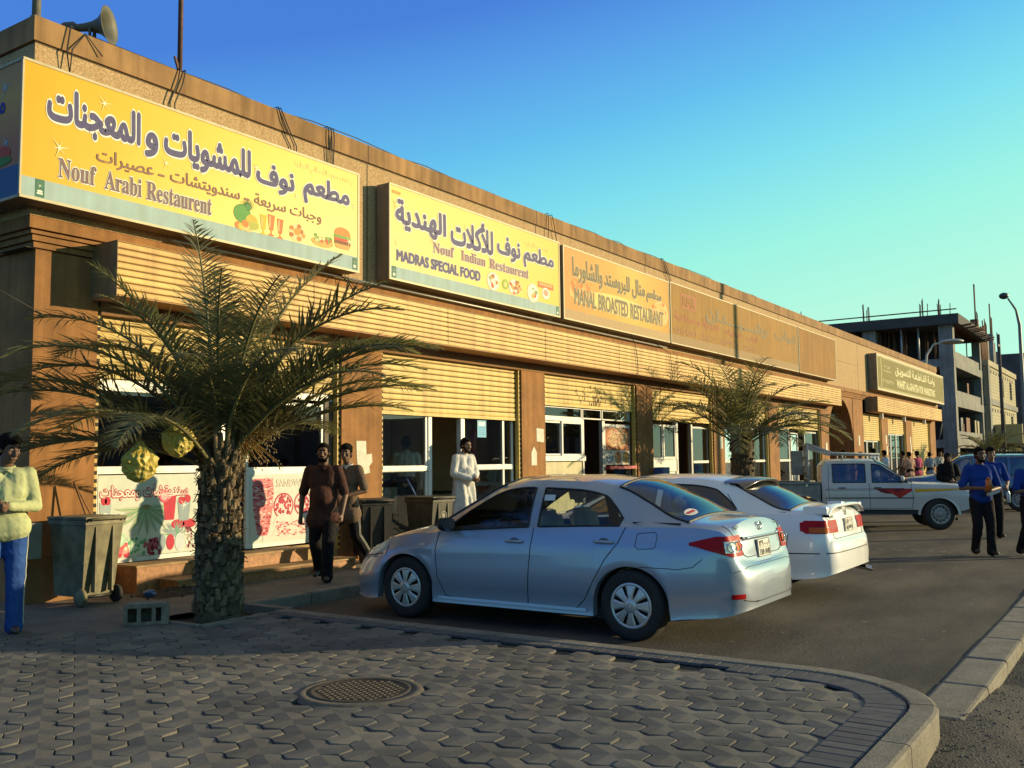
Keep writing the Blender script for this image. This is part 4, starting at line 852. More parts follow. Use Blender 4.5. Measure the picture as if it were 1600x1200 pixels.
def carpaint(name, col, metal=0.0, rough=0.32, coat=1.0, dust=(.35, .3, .22), damt=.12):
    if name in MATS: return MATS[name]
    m = bpy.data.materials.new(name); m.use_nodes = True; nt = m.node_tree; n = nt.nodes; b = n['Principled BSDF']; L = nt.links.new
    b.inputs['Metallic'].default_value = metal; b.inputs['Roughness'].default_value = rough; b.inputs['Coat Weight'].default_value = coat; b.inputs['Coat Roughness'].default_value = .06
    tc = n.new('ShaderNodeTexCoord'); nz = n.new('ShaderNodeTexNoise'); nz.inputs['Scale'].default_value = 2.5; nz.inputs['Detail'].default_value = 8; L(tc.outputs['Object'], nz.inputs['Vector'])
    rp = n.new('ShaderNodeValToRGB'); rp.color_ramp.elements[0].position = .38; rp.color_ramp.elements[1].position = .75; rp.color_ramp.elements[0].color = (0, 0, 0, 1); rp.color_ramp.elements[1].color = (damt,)*3+(1,); L(nz.outputs[0], rp.inputs[0])
    mx = n.new('ShaderNodeMixRGB'); mx.inputs[1].default_value = (*col, 1); mx.inputs[2].default_value = (*dust, 1); L(rp.outputs[0], mx.inputs[0]); L(mx.outputs[0], b.inputs['Base Color'])
    ge = n.new('ShaderNodeNewGeometry'); d = n.new('ShaderNodeBsdfDiffuse'); d.inputs[0].default_value = (.03, .028, .025, 1); ms = n.new('ShaderNodeMixShader'); L(ge.outputs['Backfacing'], ms.inputs[0]); L(b.outputs[0], ms.inputs[1]); L(d.outputs[0], ms.inputs[2]); L(ms.outputs[0], n['Material Output'].inputs[0])
    MATS[name] = m; return m
BLK = flat('black_trim', (.012, .012, .013), .5); RUB = mat('tyre_rubber', (.022, .021, .02), .85, 0, .2, 20); WELL = flat('wheel_well', (.008, .008, .008), .9)
CHR = flat('chrome', (.62, .62, .6), .15, 1.0); REDL = flat('lamp_red', (.36, .004, .004), .35, 0, .12, .12); ORL = flat('lamp_orange', (.50, .10, .01), .3, 0, .15, .1); CLR = flat('lamp_clear', (.62, .6, .56), .12, .2, .7, 1.0); DKI = flat('cabin_dark', (.03, .028, .026), .8); PLW = mat('plate_white', (.66, .64, .56), .5, 0, .05, 12); PIN = flat('plate_ink', (.03, .03, .03), .6)
def shell(T, s):
    """one swept body skin: s holds station curves; returns the skin for fitting details"""
    C = {k: pchip(v) for k, v in s['curves'].items()}
    arches = s['arches']; ra = s['ra']; ya0, ya1 = s['y0'], s['y1']
    ys = set(np.round(np.linspace(ya0, ya1, 110), 4))
    for ya in arches:
        for a in np.linspace(0, PI, 33): ys.add(round(ya+ra*math.cos(a), 4))
    for w in s['wins']: ys.update([round(w[0], 4), round(w[1], 4)])
    for k in ('ws', 'rs'):
        if s.get(k): ys.update(round(v, 4) for v in s[k])
    for e in (ya0, ya1): ys.update(round(e+(.0015+.012*i) * (1 if e == ya0 else -1), 4) for i in range(9))
    ys = sorted(v for v in ys if ya0 <= v <= ya1); ys = [y for i, y in enumerate(ys) if i == 0 or y-ys[i-1] > .0012]
    NB = 9; rows_of = []
    for y in ys:
        w, zs, zb, xb, zt, xt, zc, xr, zr = (C[k](y) for k in ('w', 'zs', 'zb', 'xb', 'zt', 'xt', 'zc', 'xr', 'zr'))
        z0 = zs
        for ya in arches:
            if abs(y-ya) < ra: z0 = max(z0, s['rw']+math.sqrt(max(0, ra*ra-(y-ya)**2))*s.get('af', 1.0))
        z0 = min(z0, zb-.02)
        P = [(w-.10, z0), (w-.012, z0)]
        lo = zs; ft = s.get('belly', .45)
        for i in range(1, NB):
            f = i/NB; z = z0+(zb-z0)*f; q = (z-lo)/max(zb-lo, 1e-4)
            # tuck at the sill, belly at ft, tumble to the belt
            if q < ft: x = w-s.get('tuck', .045)*((ft-q)/ft)**2.2
            else: x = w+(xb-w)*((q-ft)/(1-ft))**2.0
            if s.get('crease'):
                cz, ch = s['crease']; x += .010*math.exp(-((q-cz)/ch)**2)
            P.append((x, z))
        P.append((xb, zb)); P.append((xb-.008, zb+.012 if zt-zb > .02 else zb+(zt-zb)*.3))
        zl = P[-1][1]; xl = P[-1][0]
        for f in (.33, .66): z = zl+(zt-zl)*f; P.append((xl+(xt-xl)*(f**1.25), z))
        P.append((xt, zt)); P.append((xr, zr))
        for f in (.12, .3, .5, .75, 1.0): P.append((xr*(1-f), zr+(zc-zr)*(1-(1-f)**s.get('crown', 2.2))))
        rows_of.append(P)
    nr = len(rows_of[0]); iB = 2+NB-1; iT = iB+4; iR = iT+1
    col, gmap = s['paint'], {}
    skin = MB(); gl = {}
    def reg(i, y):
        """which piece a face between row i and i+1 at station mid y belongs to"""
        if iB+1 <= i < iT:
            for k, (a, b) in enumerate(s['wins']):
                if a < y < b: return ('side', k)
        if i >= iR:
            if s.get('ws') and s['ws'][0] < y < s['ws'][1]: return ('ws', 0)
            if s.get('rs') and s['rs'][0] < y < s['rs'][1]: return ('rs', 0)
        return None
    for sg in (1, -1):
        for j in range(len(ys)-1):
            ym = (ys[j]+ys[j+1])/2
            for i in range(nr-1):
                a = [(sg*rows_of[j][i][0], ys[j], rows_of[j][i][1]), (sg*rows_of[j+1][i][0], ys[j+1], rows_of[j+1][i][1]), (sg*rows_of[j+1][i+1][0], ys[j+1], rows_of[j+1][i+1][1]), (sg*rows_of[j][i+1][0], ys[j], rows_of[j][i+1][1])]
                if sg < 0: a = a[::-1]
                r = reg(i, ym)
                if r is None: skin.add(a, [(0, 1, 2, 3)], col, True)
                else:
                    key = r+(sg if r[0] == 'side' else 0,)
                    gl.setdefault(key, MB()).add(a, [(0, 1, 2, 3)], s['glass'], True)
    for j in (0, len(ys)-1):
        P = rows_of[j]; L = [(x, ys[j], z) for x, z in P[1:]]+[(-x, ys[j], z) for x, z in reversed(P[1:-1])]
        skin.add(L, [tuple(range(len(L)))], col)
    body = skin.build('body', T, world=False); sharp(body, 30)
    bm = bmesh.new(); bm.from_mesh(body.data); bvh = BVHTree.FromBMesh(bm)
    # keep outward normals
    tot = sum((f.normal.dot(f.calc_center_median()-Vector((0, 0, .5)))*f.calc_area()) for f in bm.faces)
    if tot < 0: bmesh.ops.reverse_faces(bm, faces=bm.faces); bm.to_mesh(body.data)
    bm.free()
    for key, mb in gl.items(): o = mb.build({'side': 'side_window', 'ws': 'windscreen', 'rs': 'rear_window'}[key[0]], T, world=False)
    # black seals round the openings
    for sg in (1, -1):
        for (a, b) in s['wins']:
            q = MB(); idx = [j for j in range(len(ys)) if a-1e-5 <= ys[j] <= b+1e-5]
            lo = [(sg*(rows_of[j][iB+1][0]+.003), ys[j], rows_of[j][iB+1][1]) for j in idx]; hi = [(sg*(rows_of[j][iT][0]+.003), ys[j], rows_of[j][iT][1]) for j in idx]
            L = lo+[(sg*(rows_of[idx[-1]][k][0]+.003), ys[idx[-1]], rows_of[idx[-1]][k][1]) for k in range(iB+2, iT)]+hi[::-1]+[(sg*(rows_of[idx[0]][k][0]+.003), ys[idx[0]], rows_of[idx[0]][k][1]) for k in range(iT-1, iB+1, -1)]
            q.tube(L+[L[0]], .010, BLK, 5, False); q.build('window_seal', T, world=False)
    for nm in ('ws', 'rs'):
        if not s.get(nm): continue
        idx = [j for j in range(len(ys)) if s[nm][0]-1e-5 <= ys[j] <= s[nm][1]+1e-5]
        q = MB(); left = [(-rows_of[j][iR][0], ys[j], rows_of[j][iR][1]+.002) for j in idx]; right = [(rows_of[j][iR][0], ys[j], rows_of[j][iR][1]+.002) for j in idx]
        e1 = [(x, ys[idx[-1]], z+.002) for x, z in [(-p[0], p[1]) for p in rows_of[idx[-1]][iR+1:]]+[p for p in rows_of[idx[-1]][-2:iR:-1]]]
        e0 = [(x, ys[idx[0]], z+.002) for x, z in [(p[0], p[1]) for p in rows_of[idx[0]][iR+1:]]+[(-p[0], p[1]) for p in rows_of[idx[0]][-2:iR:-1]]]
        L = left+e1+right[::-1]+e0; q.tube(L+[L[0]], .013, BLK, 5, False); q.build('window_seal', T, world=False)
    # wheel wells and underbody
    for ya in arches:
        if not ya0 < ya < ya1: continue
        for sg in (1, -1):
            q = MB(); wv = C['w'](ya); P = [[], []]
            for a in np.linspace(0, PI, 25):
                y = ya+ra*math.cos(a); z = s['rw']+ra*math.sin(a)*s.get('af', 1.0); P[0].append((sg*(C['w'](y)-.085), y, z)); P[1].append((sg*(wv-.42), y, z))
            q.sheet(P, WELL, True); q.poly([(sg*(wv-.42), y, z) for _, y, z in P[1]], WELL); q.build('wheel_well', T, world=False)
    q = MB(); q.box(-C['w'](0)+.12, C['w'](0)-.12, max(ya0+.1, min(arches)+.2), max(arches)-.2, C['zs'](0)-.03, C['zs'](0)+.06, DKI)
    q.box(-.45, .45, ya0+.45, ya1-.45, C['zs'](0)+.06, C['zs'](0)+.16, DKI); q.build('underbody', T, world=False)
    return dict(bvh=bvh, C=C, T=T, ys=ys, rows=rows_of, iB=iB, iT=iT)
def proj(K, o, d, off=.004):
    h, nrm, _, _ = K['bvh'].ray_cast(Vector(o), Vector(d).normalized())
    if h is None: return None
    d = Vector(d).normalized(); nrm = nrm if nrm.dot(d) < 0 else -nrm
    return h+nrm*off
def side_patch(K, sg, outline_lo, outline_hi, y0, y1, mt, name, n=14, m=5, off=.005, T=None, build=True, mb=None):
    """patch on the flank: z between outline_lo(y) and outline_hi(y)"""
    q = mb or MB(); P = []
    for i in range(n+1):
        y = y0+(y1-y0)*i/n; r = []
        for j in range(m+1):
            z = outline_lo(y)+(outline_hi(y)-outline_lo(y))*j/m; p = proj(K, (sg*3, y, z), (-sg, 0, 0), off)
            if p is None: p = Vector((sg*K['C']['w'](y), y, z))
            r.append(tuple(p))
        P.append(r)
    q.sheet(P, mt, True)
    return q.build(name, T or K['T'], world=False) if build else q
def side_line(K, sg, pts, r, mt, name='panel_gap', off=.001, closed=False, build=True):
    q = MB(); L = []
    for (a, b) in zip(pts, pts[1:]+([pts[0]] if closed else [])):
        for t in np.linspace(0, 1, 9)[:-1]:
            y, z = a[0]+(b[0]-a[0])*t, a[1]+(b[1]-a[1])*t; p = proj(K, (sg*3, y, z), (-sg, 0, 0), off)
            if p is not None: L.append(p)
    p = proj(K, (sg*3, *(pts[0] if closed else pts[-1])), (-sg, 0, 0), off)
    if p is not None: L.append(p)
    if len(L) > 1: q.tube(L, r, mt, 4, False); q.build(name, K['T'], world=False)
def corner_patch(K, c, a0, a1, zlo, zhi, mt, name, n=18, m=6, off=.006, parent=None, build=True, mb=None):
    """patch wrapped round a body corner: rays from the vertical axis through c=(x,y), angles a0..a1 from +X; zlo/zhi functions of t 0..1"""
    q = mb or MB(); P = []
    for i in range(n+1):
        t = i/n; a = a0+(a1-a0)*t; d = Vector((math.cos(a), math.sin(a), 0)); r = []
        for j in range(m+1):
            z = zlo(t)+(zhi(t)-zlo(t))*j/m; o = Vector((c[0], c[1], z))+d*1.6; p = proj(K, o, -d, off)
            r.append(tuple(p if p is not None else Vector((c[0], c[1], z))+d*.3))
        P.append(r)
    q.sheet(P, mt, True)
    return q.build(name, parent or K['T'], world=False) if build else q
def wheel(T, x, y, r, wd, style, steer=0.0, sg=1):
    """wheel > tyre, rim ; sg: outward side"""
    w = bpy.data.objects.new('wheel', None); COL.objects.link(w); w.parent = T; w.location = (x, y, r); w.rotation_euler = (0, 0, steer); w.empty_display_size = .1
    M = Matrix.Rotation(PI/2*sg, 4, 'Y')
    t = MB(); h = wd/2; ri = r*.655
    t.lathe([(ri, -h), (r*.86, -h*1.04), (r*.96, -h*.9), (r, -h*.68), (r, h*.68), (r*.96, h*.9), (r*.9, h*1.0), (r*.86, h*1.045), (r*.72, h*1.03), (ri, h*.93)], RUB, 40, M); t.build('tyre', w, world=False)
    q = MB(); sil = flat('hubcap_silver', (.50, .50, .48), .35, .55); dkb = flat('rim_shadow', (.012, .012, .012), .7)
    q.lathe([(ri*.98, h*.95), (ri*.93, h*1.0), (ri*.86, h*.98), (ri*.85, h*.86)], sil if style != 'steel' else mat('steel_wheel', (.30, .30, .29), .5, .4, .1, 9), 40, M)
    q.lathe([(ri*.86, h*.4), (.02, h*.4)], dkb, 30, M); q.lathe([(ri, -h*.9), (ri, h*.93)], dkb, 30, M)
    if style == 'hubcap':
        for k in range(8):
            a = 2*PI*k/8; pts = []
            for rr, hw, z in ((ri*.20, .020, h*1.10), (ri*.5, .030, h*1.08), (ri*.78, .048, h*1.02), (ri*.90, .054, h*.96)):
                pts.append([(rr*math.cos(a)-e*hw*math.sin(a), rr*math.sin(a)+e*hw*math.cos(a), z-abs(e)*.008*(1 if abs(e) == 1 else 0)) for e in (-1, -.6, .6, 1)])
            q.sheet([[M @ Vector(p) for p in r_] for r_ in pts], sil, False)
        q.lathe([(.062, h*1.08), (.058, h*1.13), (.03, h*1.15), (.0005, h*1.15)], sil, 20, M)
        for k in range(3):
            ang = PI/2*sg
            q.lathe([(.026-.005*0, h*1.16), (.022, h*1.162)], CHR, 16, M)
    else:
        stl = mat('steel_wheel', (.30, .30, .29), .5, .4, .1, 9)
        q.lathe([(ri*.85, h*.86), (ri*.72, h*.55), (ri*.6, h*.72), (ri*.45, h*.8), (ri*.3, h*.75), (.0005, h*.78)], stl, 36, M); q.lathe([(ri*.3, h*.76), (ri*.26, h*1.0), (ri*.1, h*1.02), (.0005, h*1.02)], stl, 20, M)
        for k in range(12):
            a = 2*PI*k/12; q.lathe([(.026, h*.02+.003), (.0005, h*.02+.004)], dkb, 10, M @ Matrix.Translation((ri*.66*math.cos(a), ri*.66*math.sin(a), h*.62)))
    q.build('rim', w, world=False); return w
def seat(T, x, y, z, mt, w=.5, tall=True):
    q = MB(); q.bbox(x-w/2, x+w/2, y-.25, y+.28, z, z+.2, mt, .05)
    M = Matrix.Translation((x, y-.26, z+.16)) @ Matrix.Rotation(R(-14), 4, 'X')
    bm = bmesh.new(); bmesh.ops.create_cube(bm, size=1); bmesh.ops.scale(bm, vec=(w*.92, .15, .52), verts=bm.verts)
    bmesh.ops.translate(bm, vec=(0, 0, .28), verts=bm.verts); bmesh.ops.bevel(bm, geom=bm.edges[:], offset=.06, segments=3, affect='EDGES'); q.bm(bm, mt, True, M)
    bm = bmesh.new(); bmesh.ops.create_cube(bm, size=1); bmesh.ops.scale(bm, vec=(.27, .11, .19), verts=bm.verts); bmesh.ops.translate(bm, vec=(0, .01, .69), verts=bm.verts); bmesh.ops.bevel(bm, geom=bm.edges[:], offset=.05, segments=3, affect='EDGES'); q.bm(bm, mt, True, M)
    q.build('seat', T, world=False)
def oval_badge(mb, c, ux, uz, s, mt):
    """three interlaced ovals"""
    c, ux, uz = Vector(c), Vector(ux), Vector(uz); n = ux.cross(uz)
    def ov(a, b, dz):
        L = [c+ux*a*math.cos(t)+uz*(b*math.sin(t)+dz)+n*.004 for t in np.linspace(0, 2*PI, 25)]; mb.tube(L, s*.07, mt, 5, False)
    ov(s, s*.68, 0); ov(s*.33, s*.6, -.02*s); ov(s*.72, s*.25, s*.3)
def plate(T, c, ux, uz, w, h, top, bot):
    B = Board(Vector(c)-Vector(ux)*w/2-Vector(uz)*h/2, ux, uz); q = MB()
    q.prism([B.p(0, 0, -.004), B.p(w, 0, -.004), B.p(w, h, -.004), B.p(0, h, -.004)], B.N*.01, PLW)
    for u0, u1, v0, v1 in ((0, w, 0, .008), (0, w, h-.008, h), (0, .008, .008, h-.008), (w-.008, w, .008, h-.008), (.008, w-.008, h*.5-.003, h*.5+.003)): B.rect(q, u0, u1, v0, v1, PIN, .0075)
    B.text(q, top[0], .03, w*.45, h*.56, h*.9, PIN, .0075, .03); B.text(q, top[1], w*.52, w*.94, h*.58, h*.88, PIN, .0075, .03)
    B.text(q, bot[0], .03, w*.47, h*.1, h*.42, PIN, .0075, .03); B.text(q, bot[1], w*.53, w*.95, h*.1, h*.42, PIN, .0075, .03); q.build('number_plate', T, world=False)
def mirror(T, sg, y, z, x, mt, s=1.0):
    q = MB(); bm = bmesh.new(); bmesh.ops.create_uvsphere(bm, u_segments=16, v_segments=10, radius=1)
    for v in bm.verts:
        e = lambda t: math.copysign(abs(t)**.6, t)
        v.co = Vector((e(v.co.x)*.105*s, (e(v.co.y)*.07 if v.co.y > 0 else max(v.co.y, -.35)*.075)*s, (e(v.co.z)*.068-.012*v.co.x)*s))
    q.bm(bm, mt, True, Matrix.Translation((sg*(x+.11*s), y, z))); q.poly([(sg*(x+.11*s)+.095*s*math.cos(t), y-.0275*s, z+.06*s*math.sin(t)) for t in np.linspace(0, 2*PI, 17)[:-1]], CHR)
    q.tube([(sg*(x-.02), y+.01, z-.05*s), (sg*(x+.05*s), y+.005, z-.03*s)], .025*s, BLK, 6); q.build('wing_mirror', T, world=False)
def handle(K, sg, y, z, mt, w=.2):
    p = proj(K, (sg*3, y, z), (-sg, 0, 0), .0)
    if p is None: return
    q = MB(); d = flat('handle_cup', (.10, .12, .15), .5)
    q.poly([(p.x+sg*.003, y+.055*math.cos(t), z+.038*math.sin(t)) for t in np.linspace(0, 2*PI, 17)[:-1]], d)
    q.tube([(p.x+sg*.006, y-w/2, z), (p.x+sg*.026, y-w/2+.03, z+.002), (p.x+sg*.03, y, z+.004), (p.x+sg*.026, y+w/2-.03, z+.002), (p.x+sg*.006, y+w/2, z)], [.012, .014, .015, .014, .012], mt, 8)
    q.build('door_handle', K['T'], world=False)

def corolla():
    T = thing('parked_car', 'silver blue saloon parked nearest, beside the paved island', 'car', (8.53, 5.20, 0.0), 0, 'parked cars')
    P = carpaint('paint_silver_blue', (.285, .345, .43), .4, .30, 1.0, damt=.2)
    cv = dict(
        w=[(-2.27, .28), (-2.264, .42), (-2.245, .56), (-2.20, .67), (-2.12, .755), (-1.98, .82), (-1.7, .865), (-1.26, .88), (0, .88), (1.34, .88), (1.75, .86), (2.0, .79), (2.15, .69), (2.23, .55), (2.27, .42)],
        zs=[(-2.27, .325), (-2.22, .305), (-2.1, .27), (-1.75, .235), (-1.5, .20), (1.6, .20), (1.9, .17), (2.15, .19), (2.27, .26)],
        zb=[(-2.27, .50), (-2.26, .56), (-2.22, .655), (-2.17, .76), (-2.12, .93), (-2.05, .985), (-1.8, 1.01), (-1.15, 1.0), (-.3, .97), (.8, .90), (1.0, .885), (1.5, .83), (1.85, .72), (2.1, .62), (2.27, .48)],
        xb=[(-2.27, .26), (-2.26, .40), (-2.22, .60), (-2.15, .68), (-2.0, .74), (-1.7, .775), (-1.2, .80), (0, .83), (.9, .84), (1.4, .79), (1.85, .70), (2.1, .58), (2.27, .38)],
        zt=[(-2.27, .503), (-2.26, .565), (-2.22, .66), (-2.17, .765), (-2.12, .935), (-2.05, .99), (-1.8, 1.018), (-1.42, 1.02), (-1.16, 1.055), (-1.05, 1.18), (-.95, 1.275), (-.6, 1.33), (-.1, 1.345), (.1, 1.325), (.53, 1.13), (.82, .945), (1.0, .893), (1.5, .836), (2.27, .483)],
        xt=[(-2.27, .24), (-2.26, .38), (-2.22, .57), (-2.1, .68), (-1.8, .75), (-1.42, .765), (-1.1, .70), (-.6, .655), (0, .66), (.5, .735), (.85, .81), (1.1, .82), (1.5, .76), (1.85, .67), (2.27, .36)],
        xr=[(-2.27, .22), (-2.26, .36), (-2.22, .55), (-2.1, .66), (-1.8, .69), (-1.62, .655), (-1.05, .56), (-.6, .575), (.2, .585), (.5, .655), (.95, .735), (1.1, .78), (1.5, .73), (1.85, .64), (2.27, .34)],
        zr=[(-2.27, .506), (-2.26, .57), (-2.22, .665), (-2.17, .77), (-2.12, .945), (-2.05, 1.01), (-1.8, 1.045), (-1.62, 1.085), (-1.35, 1.215), (-1.05, 1.345), (-.7, 1.40), (-.2, 1.415), (.2, 1.375), (.55, 1.20), (.95, .985), (1.1, .92), (1.5, .85), (1.85, .735), (2.27, .486)],
        zc=[(-2.27, .52), (-2.262, .59), (-2.24, .655), (-2.215, .682), (-2.195, .692), (-2.18, .74), (-2.155, .94), (-2.13, 1.045), (-2.09, 1.07), (-1.82, 1.085), (-1.45, 1.27), (-1.05, 1.415), (-.5, 1.465), (0, 1.465), (.25, 1.43), (.6, 1.24), (1.05, 1.0), (1.3, .955), (1.7, .86), (1.95, .77), (2.1, .69), (2.2, .60), (2.27, .49)])
    K = shell(T, dict(curves=cv, arches=[-1.26, 1.34], ra=.372, rw=.315, af=.93, y0=-2.27, y1=2.27, paint=P, glass=glass('car_glass', (.78, .83, .80), .0), wins=[(-1.13, -.28), (-.17, .80)], ws=(.24, 1.02), rs=(-1.76, -1.03), crease=(.80, .07), belly=.42))
    for sg in (1, -1):
        wheel(T, sg*.755, -1.26, .315, .2, 'hubcap', 0, sg); wheel(T, sg*.755, 1.34, .315, .2, 'hubcap', 0, sg)
        side_line(K, sg, [(.90, .895), (.93, .7), (.90, .45), (.80, .27), (.6, .25)], .0045, BLK); side_line(K, sg, [(-.235, .965), (-.20, .6), (-.18, .25)], .0045, BLK)
        side_line(K, sg, [(.6, .25), (-.70, .25), (-.80, .34), (-.90, .52), (-1.02, .72), (-1.14, .86), (-1.20, 1.0)], .0045, BLK)
        side_line(K, sg, [(-1.64, .66), (-1.7, .655), (-1.85, .68), (-1.93, .75)], .003, BLK); side_line(K, sg, [(-1.36, .66), (-1.64, .66)], .003, BLK)
        side_line(K, sg, [(1.78, .60), (1.84, .63), (1.95, .56)], .003, BLK)
        handle(K, sg, -.03, .835, P); handle(K, sg, -1.0, .865, P)
        # sill lip
        side_patch(K, sg, lambda y: .235, lambda y: .262, -.82, .9, P, 'sill', 20, 2, .012)
        # tail lamp wrapped round the corner
        zc_ = .845
        up = lambda t: .885+.055*min(1, t*2.2); lo = lambda t: .862-.095*min(1, t*1.5)**1.2
        a0, a1 = (R(-5), R(-78)) if sg > 0 else (R(185), R(258))
        tl = corner_patch(K, (sg*.42, -1.78), a0, a1, lo, up, REDL, 'tail_lamp', 22, 6, .008)
        q = MB(); corner_patch(K, (sg*.42, -1.78), a0+(a1-a0)*.55, a0+(a1-a0)*.90, lambda t: .80, lambda t: .895, CLR, 'x', 12, 4, .012, build=False, mb=q)
        corner_patch(K, (sg*.42, -1.78), a0+(a1-a0)*.78, a0+(a1-a0)*.90, lambda t: .81, lambda t: .885, ORL, 'x', 8, 4, .016, build=False, mb=q); q.build('lens', tl, world=False)
        q = MB()
        for aa in (.66, .83):
            a = a0+(a1-a0)*aa; d = Vector((math.cos(a), math.sin(a), 0)); p = proj(K, Vector((sg*.42, -1.78, .848))+d*1.6, -d, .018)
            if p: u = Vector((-d.y, d.x, 0)); q.tube([p+u*.043*math.cos(t)+Vector((0, 0, .043*math.sin(t))) for t in np.linspace(0, 2*PI, 17)], .005, CHR, 5, False)
        q.build('lamp_ring', tl, world=False)
        corner_patch(K, (sg*.42, -1.78), a0+(a1-a0)*.62, a0+(a1-a0)*.85, lambda t: .415, lambda t: .455, REDL, 'reflector', 8, 3, .006)
        # head lamp
        b0, b1 = (R(8), R(62)) if sg > 0 else (R(172), R(118))
        corner_patch(K, (sg*.38, 1.55), b0, b1, lambda t: .63-.06*t, lambda t: .755-.06*t, CLR, 'headlight', 16, 5, .006)
        q = MB(); corner_patch(K, (sg*.38, 1.55), b0+(b1-b0)*.1, b0+(b1-b0)*.95, lambda t: .642-.06*t, lambda t: .655-.06*t, BLK, 'x', 14, 2, .009, build=False, mb=q); q.build('lamp_shadow', T, world=False)
        side_patch(K, sg, lambda y: .755, lambda y: .775, 1.06, 1.14, CLR, 'side_marker', 4, 2, .008)
        mirror(T, sg, .70, .985, .86, BLK if sg < 9 else P)
    # fuel flap outline, trunk lid, bumper shelf
    side_line(K, -1, [(-1.33, .95), (-1.49, .965), (-1.515, .94), (-1.51, .845), (-1.49, .825), (-1.34, .815), (-1.315, .84), (-1.32, .93)], .003, BLK, closed=True)
    def rear_line(pts, r=.004, mt=BLK, off=.001, name='panel_gap'):
        L = [p for p in (proj(K, (x, -4, z), (0, 1, 0), off) for a, b in zip(pts, pts[1:]) for t in np.linspace(0, 1, 10) for x, z in [(a[0]+(b[0]-a[0])*t, a[1]+(b[1]-a[1])*t)]) if p is not None]
        q = MB(); q.tube(L, r, mt, 5, False); return q.build(name, T, world=False)
    for sg in (1, -1): rear_line([(sg*.63, 1.02), (sg*.60, .95), (sg*.52, .90)]); rear_line([(sg*.50, .82), (sg*.47, .765), (sg*.40, .745)])
    rear_line([(-.40, .745), (.40, .745)]); rear_line([(-.47, .915), (-.42, .905), (.42, .905), (.47, .915)], .012, P, .008, 'lid_garnish'); rear_line([(-.46, .892), (.46, .892)], .005, BLK, .003)
    rear_line([(-.62, .405), (-.45, .375), (.45, .375), (.62, .405)], .006); rear_line([(-.70, .64), (-.5, .672), (.5, .672), (.70, .64)], .003)
    p = proj(K, (0, -4, .995), (0, 1, 0), .004); q = MB(); oval_badge(q, p, (1, 0, 0), Vector((0, .12, 1)).normalized(), .055, CHR); q.build('badge', T, world=False)
    pc = proj(K, (0, -4, .80), (0, 1, 0), .012); plate(T, pc, (1, 0, 0), Vector((0, .1, 1)).normalized(), .31, .16, ('٧٣٦٩', arabic('ا ن ب')), ('7369', 'ANB'))
    B = Board(proj(K, (-.55, -4, .985), (0, 1, 0), .004), (1, 0, 0), (0, .1, 1)); q = MB(); B.text(q, 'XLi', 0, .11, 0, .035, CHR, .002, .03); B.text(q, '1.6', 1.0, 1.08, .0, .03, CHR, .002, .03); q.build('badge', T, world=False)
    # rear diffuser lip
    
    # stickers
    def gz_(x, y):
        C = K['C']; f = 1-min(1, abs(x)/C['xr'](y)); return C['zr'](y)+(C['zc'](y)-C['zr'](y))*(1-(1-f)**2.2)+.003
    q = MB(); q.poly([(x, y, gz_(x, y)) for x, y in [(-.40+.12*math.cos(t), -1.66+.045*math.sin(t)) for t in np.linspace(0, 2*PI, 17)[:-1]]], ink((.62, .58, .54))); q.poly([(x, y, gz_(x, y)+.002) for x, y in ((-.48, -1.67), (-.32, -1.67), (-.32, -1.645), (-.48, -1.645))], ink((.4, .05, .05))); q.build('sticker', T, world=False)
    q = MB(); q.poly([(-.715, -.42, 1.28), (-.715, -.30, 1.28), (-.735, -.30, 1.225), (-.735, -.42, 1.225)], ink((.7, .7, .68))); q.build('window_tag', T, world=False)
    # cabin
    be = mat('seat_beige', (.66, .54, .24), .75, 0, .15, 6); dk = DKI
    seat(T, -.36, .05, .42, be); seat(T, .36, .05, .42, be)
    q = MB(); q.bbox(-.62, .62, -1.08, -.55, .38, .62, be, .05); q.bbox(-.62, .62, -1.25, -1.08, .58, 1.08, be, .06); q.build('rear_bench', T, world=False)
    for x in (-.36, .36):
        q = MB(); bm = bmesh.new(); bmesh.ops.create_cube(bm, size=1); bmesh.ops.scale(bm, vec=(.25, .1, .16), verts=bm.verts); bmesh.ops.bevel(bm, geom=bm.edges[:], offset=.045, segments=3, affect='EDGES'); q.bm(bm, be, True, Matrix.Translation((x, -1.2, 1.16))); q.build('headrest', T, world=False)
    q = MB(); q.bbox(-.7, .7, .62, 1.0, .6, .93, dk, .06); q.box(-.74, .74, -1.7, -1.24, 1.03, 1.045, dk); q.box(-.72, .72, -1.3, 1.0, .22, .3, dk); q.build('dashboard', T, world=False)
    q = MB(); M = Matrix.Translation((-.36, .5, .86)) @ Matrix.Rotation(R(-65), 4, 'X'); q.tube([M @ Vector((.18*math.cos(t), .18*math.sin(t), 0)) for t in np.linspace(0, 2*PI, 25)], .015, dk, 6, False); q.tube([M @ Vector((-.18, 0, 0)), M @ Vector((.18, 0, 0))], .02, dk, 6); q.build('steering_wheel', T, world=False)
    for sg in (1, -1):
        q = MB(); q.box(sg*.80-.01, sg*.80+.01, -.84, .85, .3, .89, be); q.build('door_lining', T, world=False)
corolla()
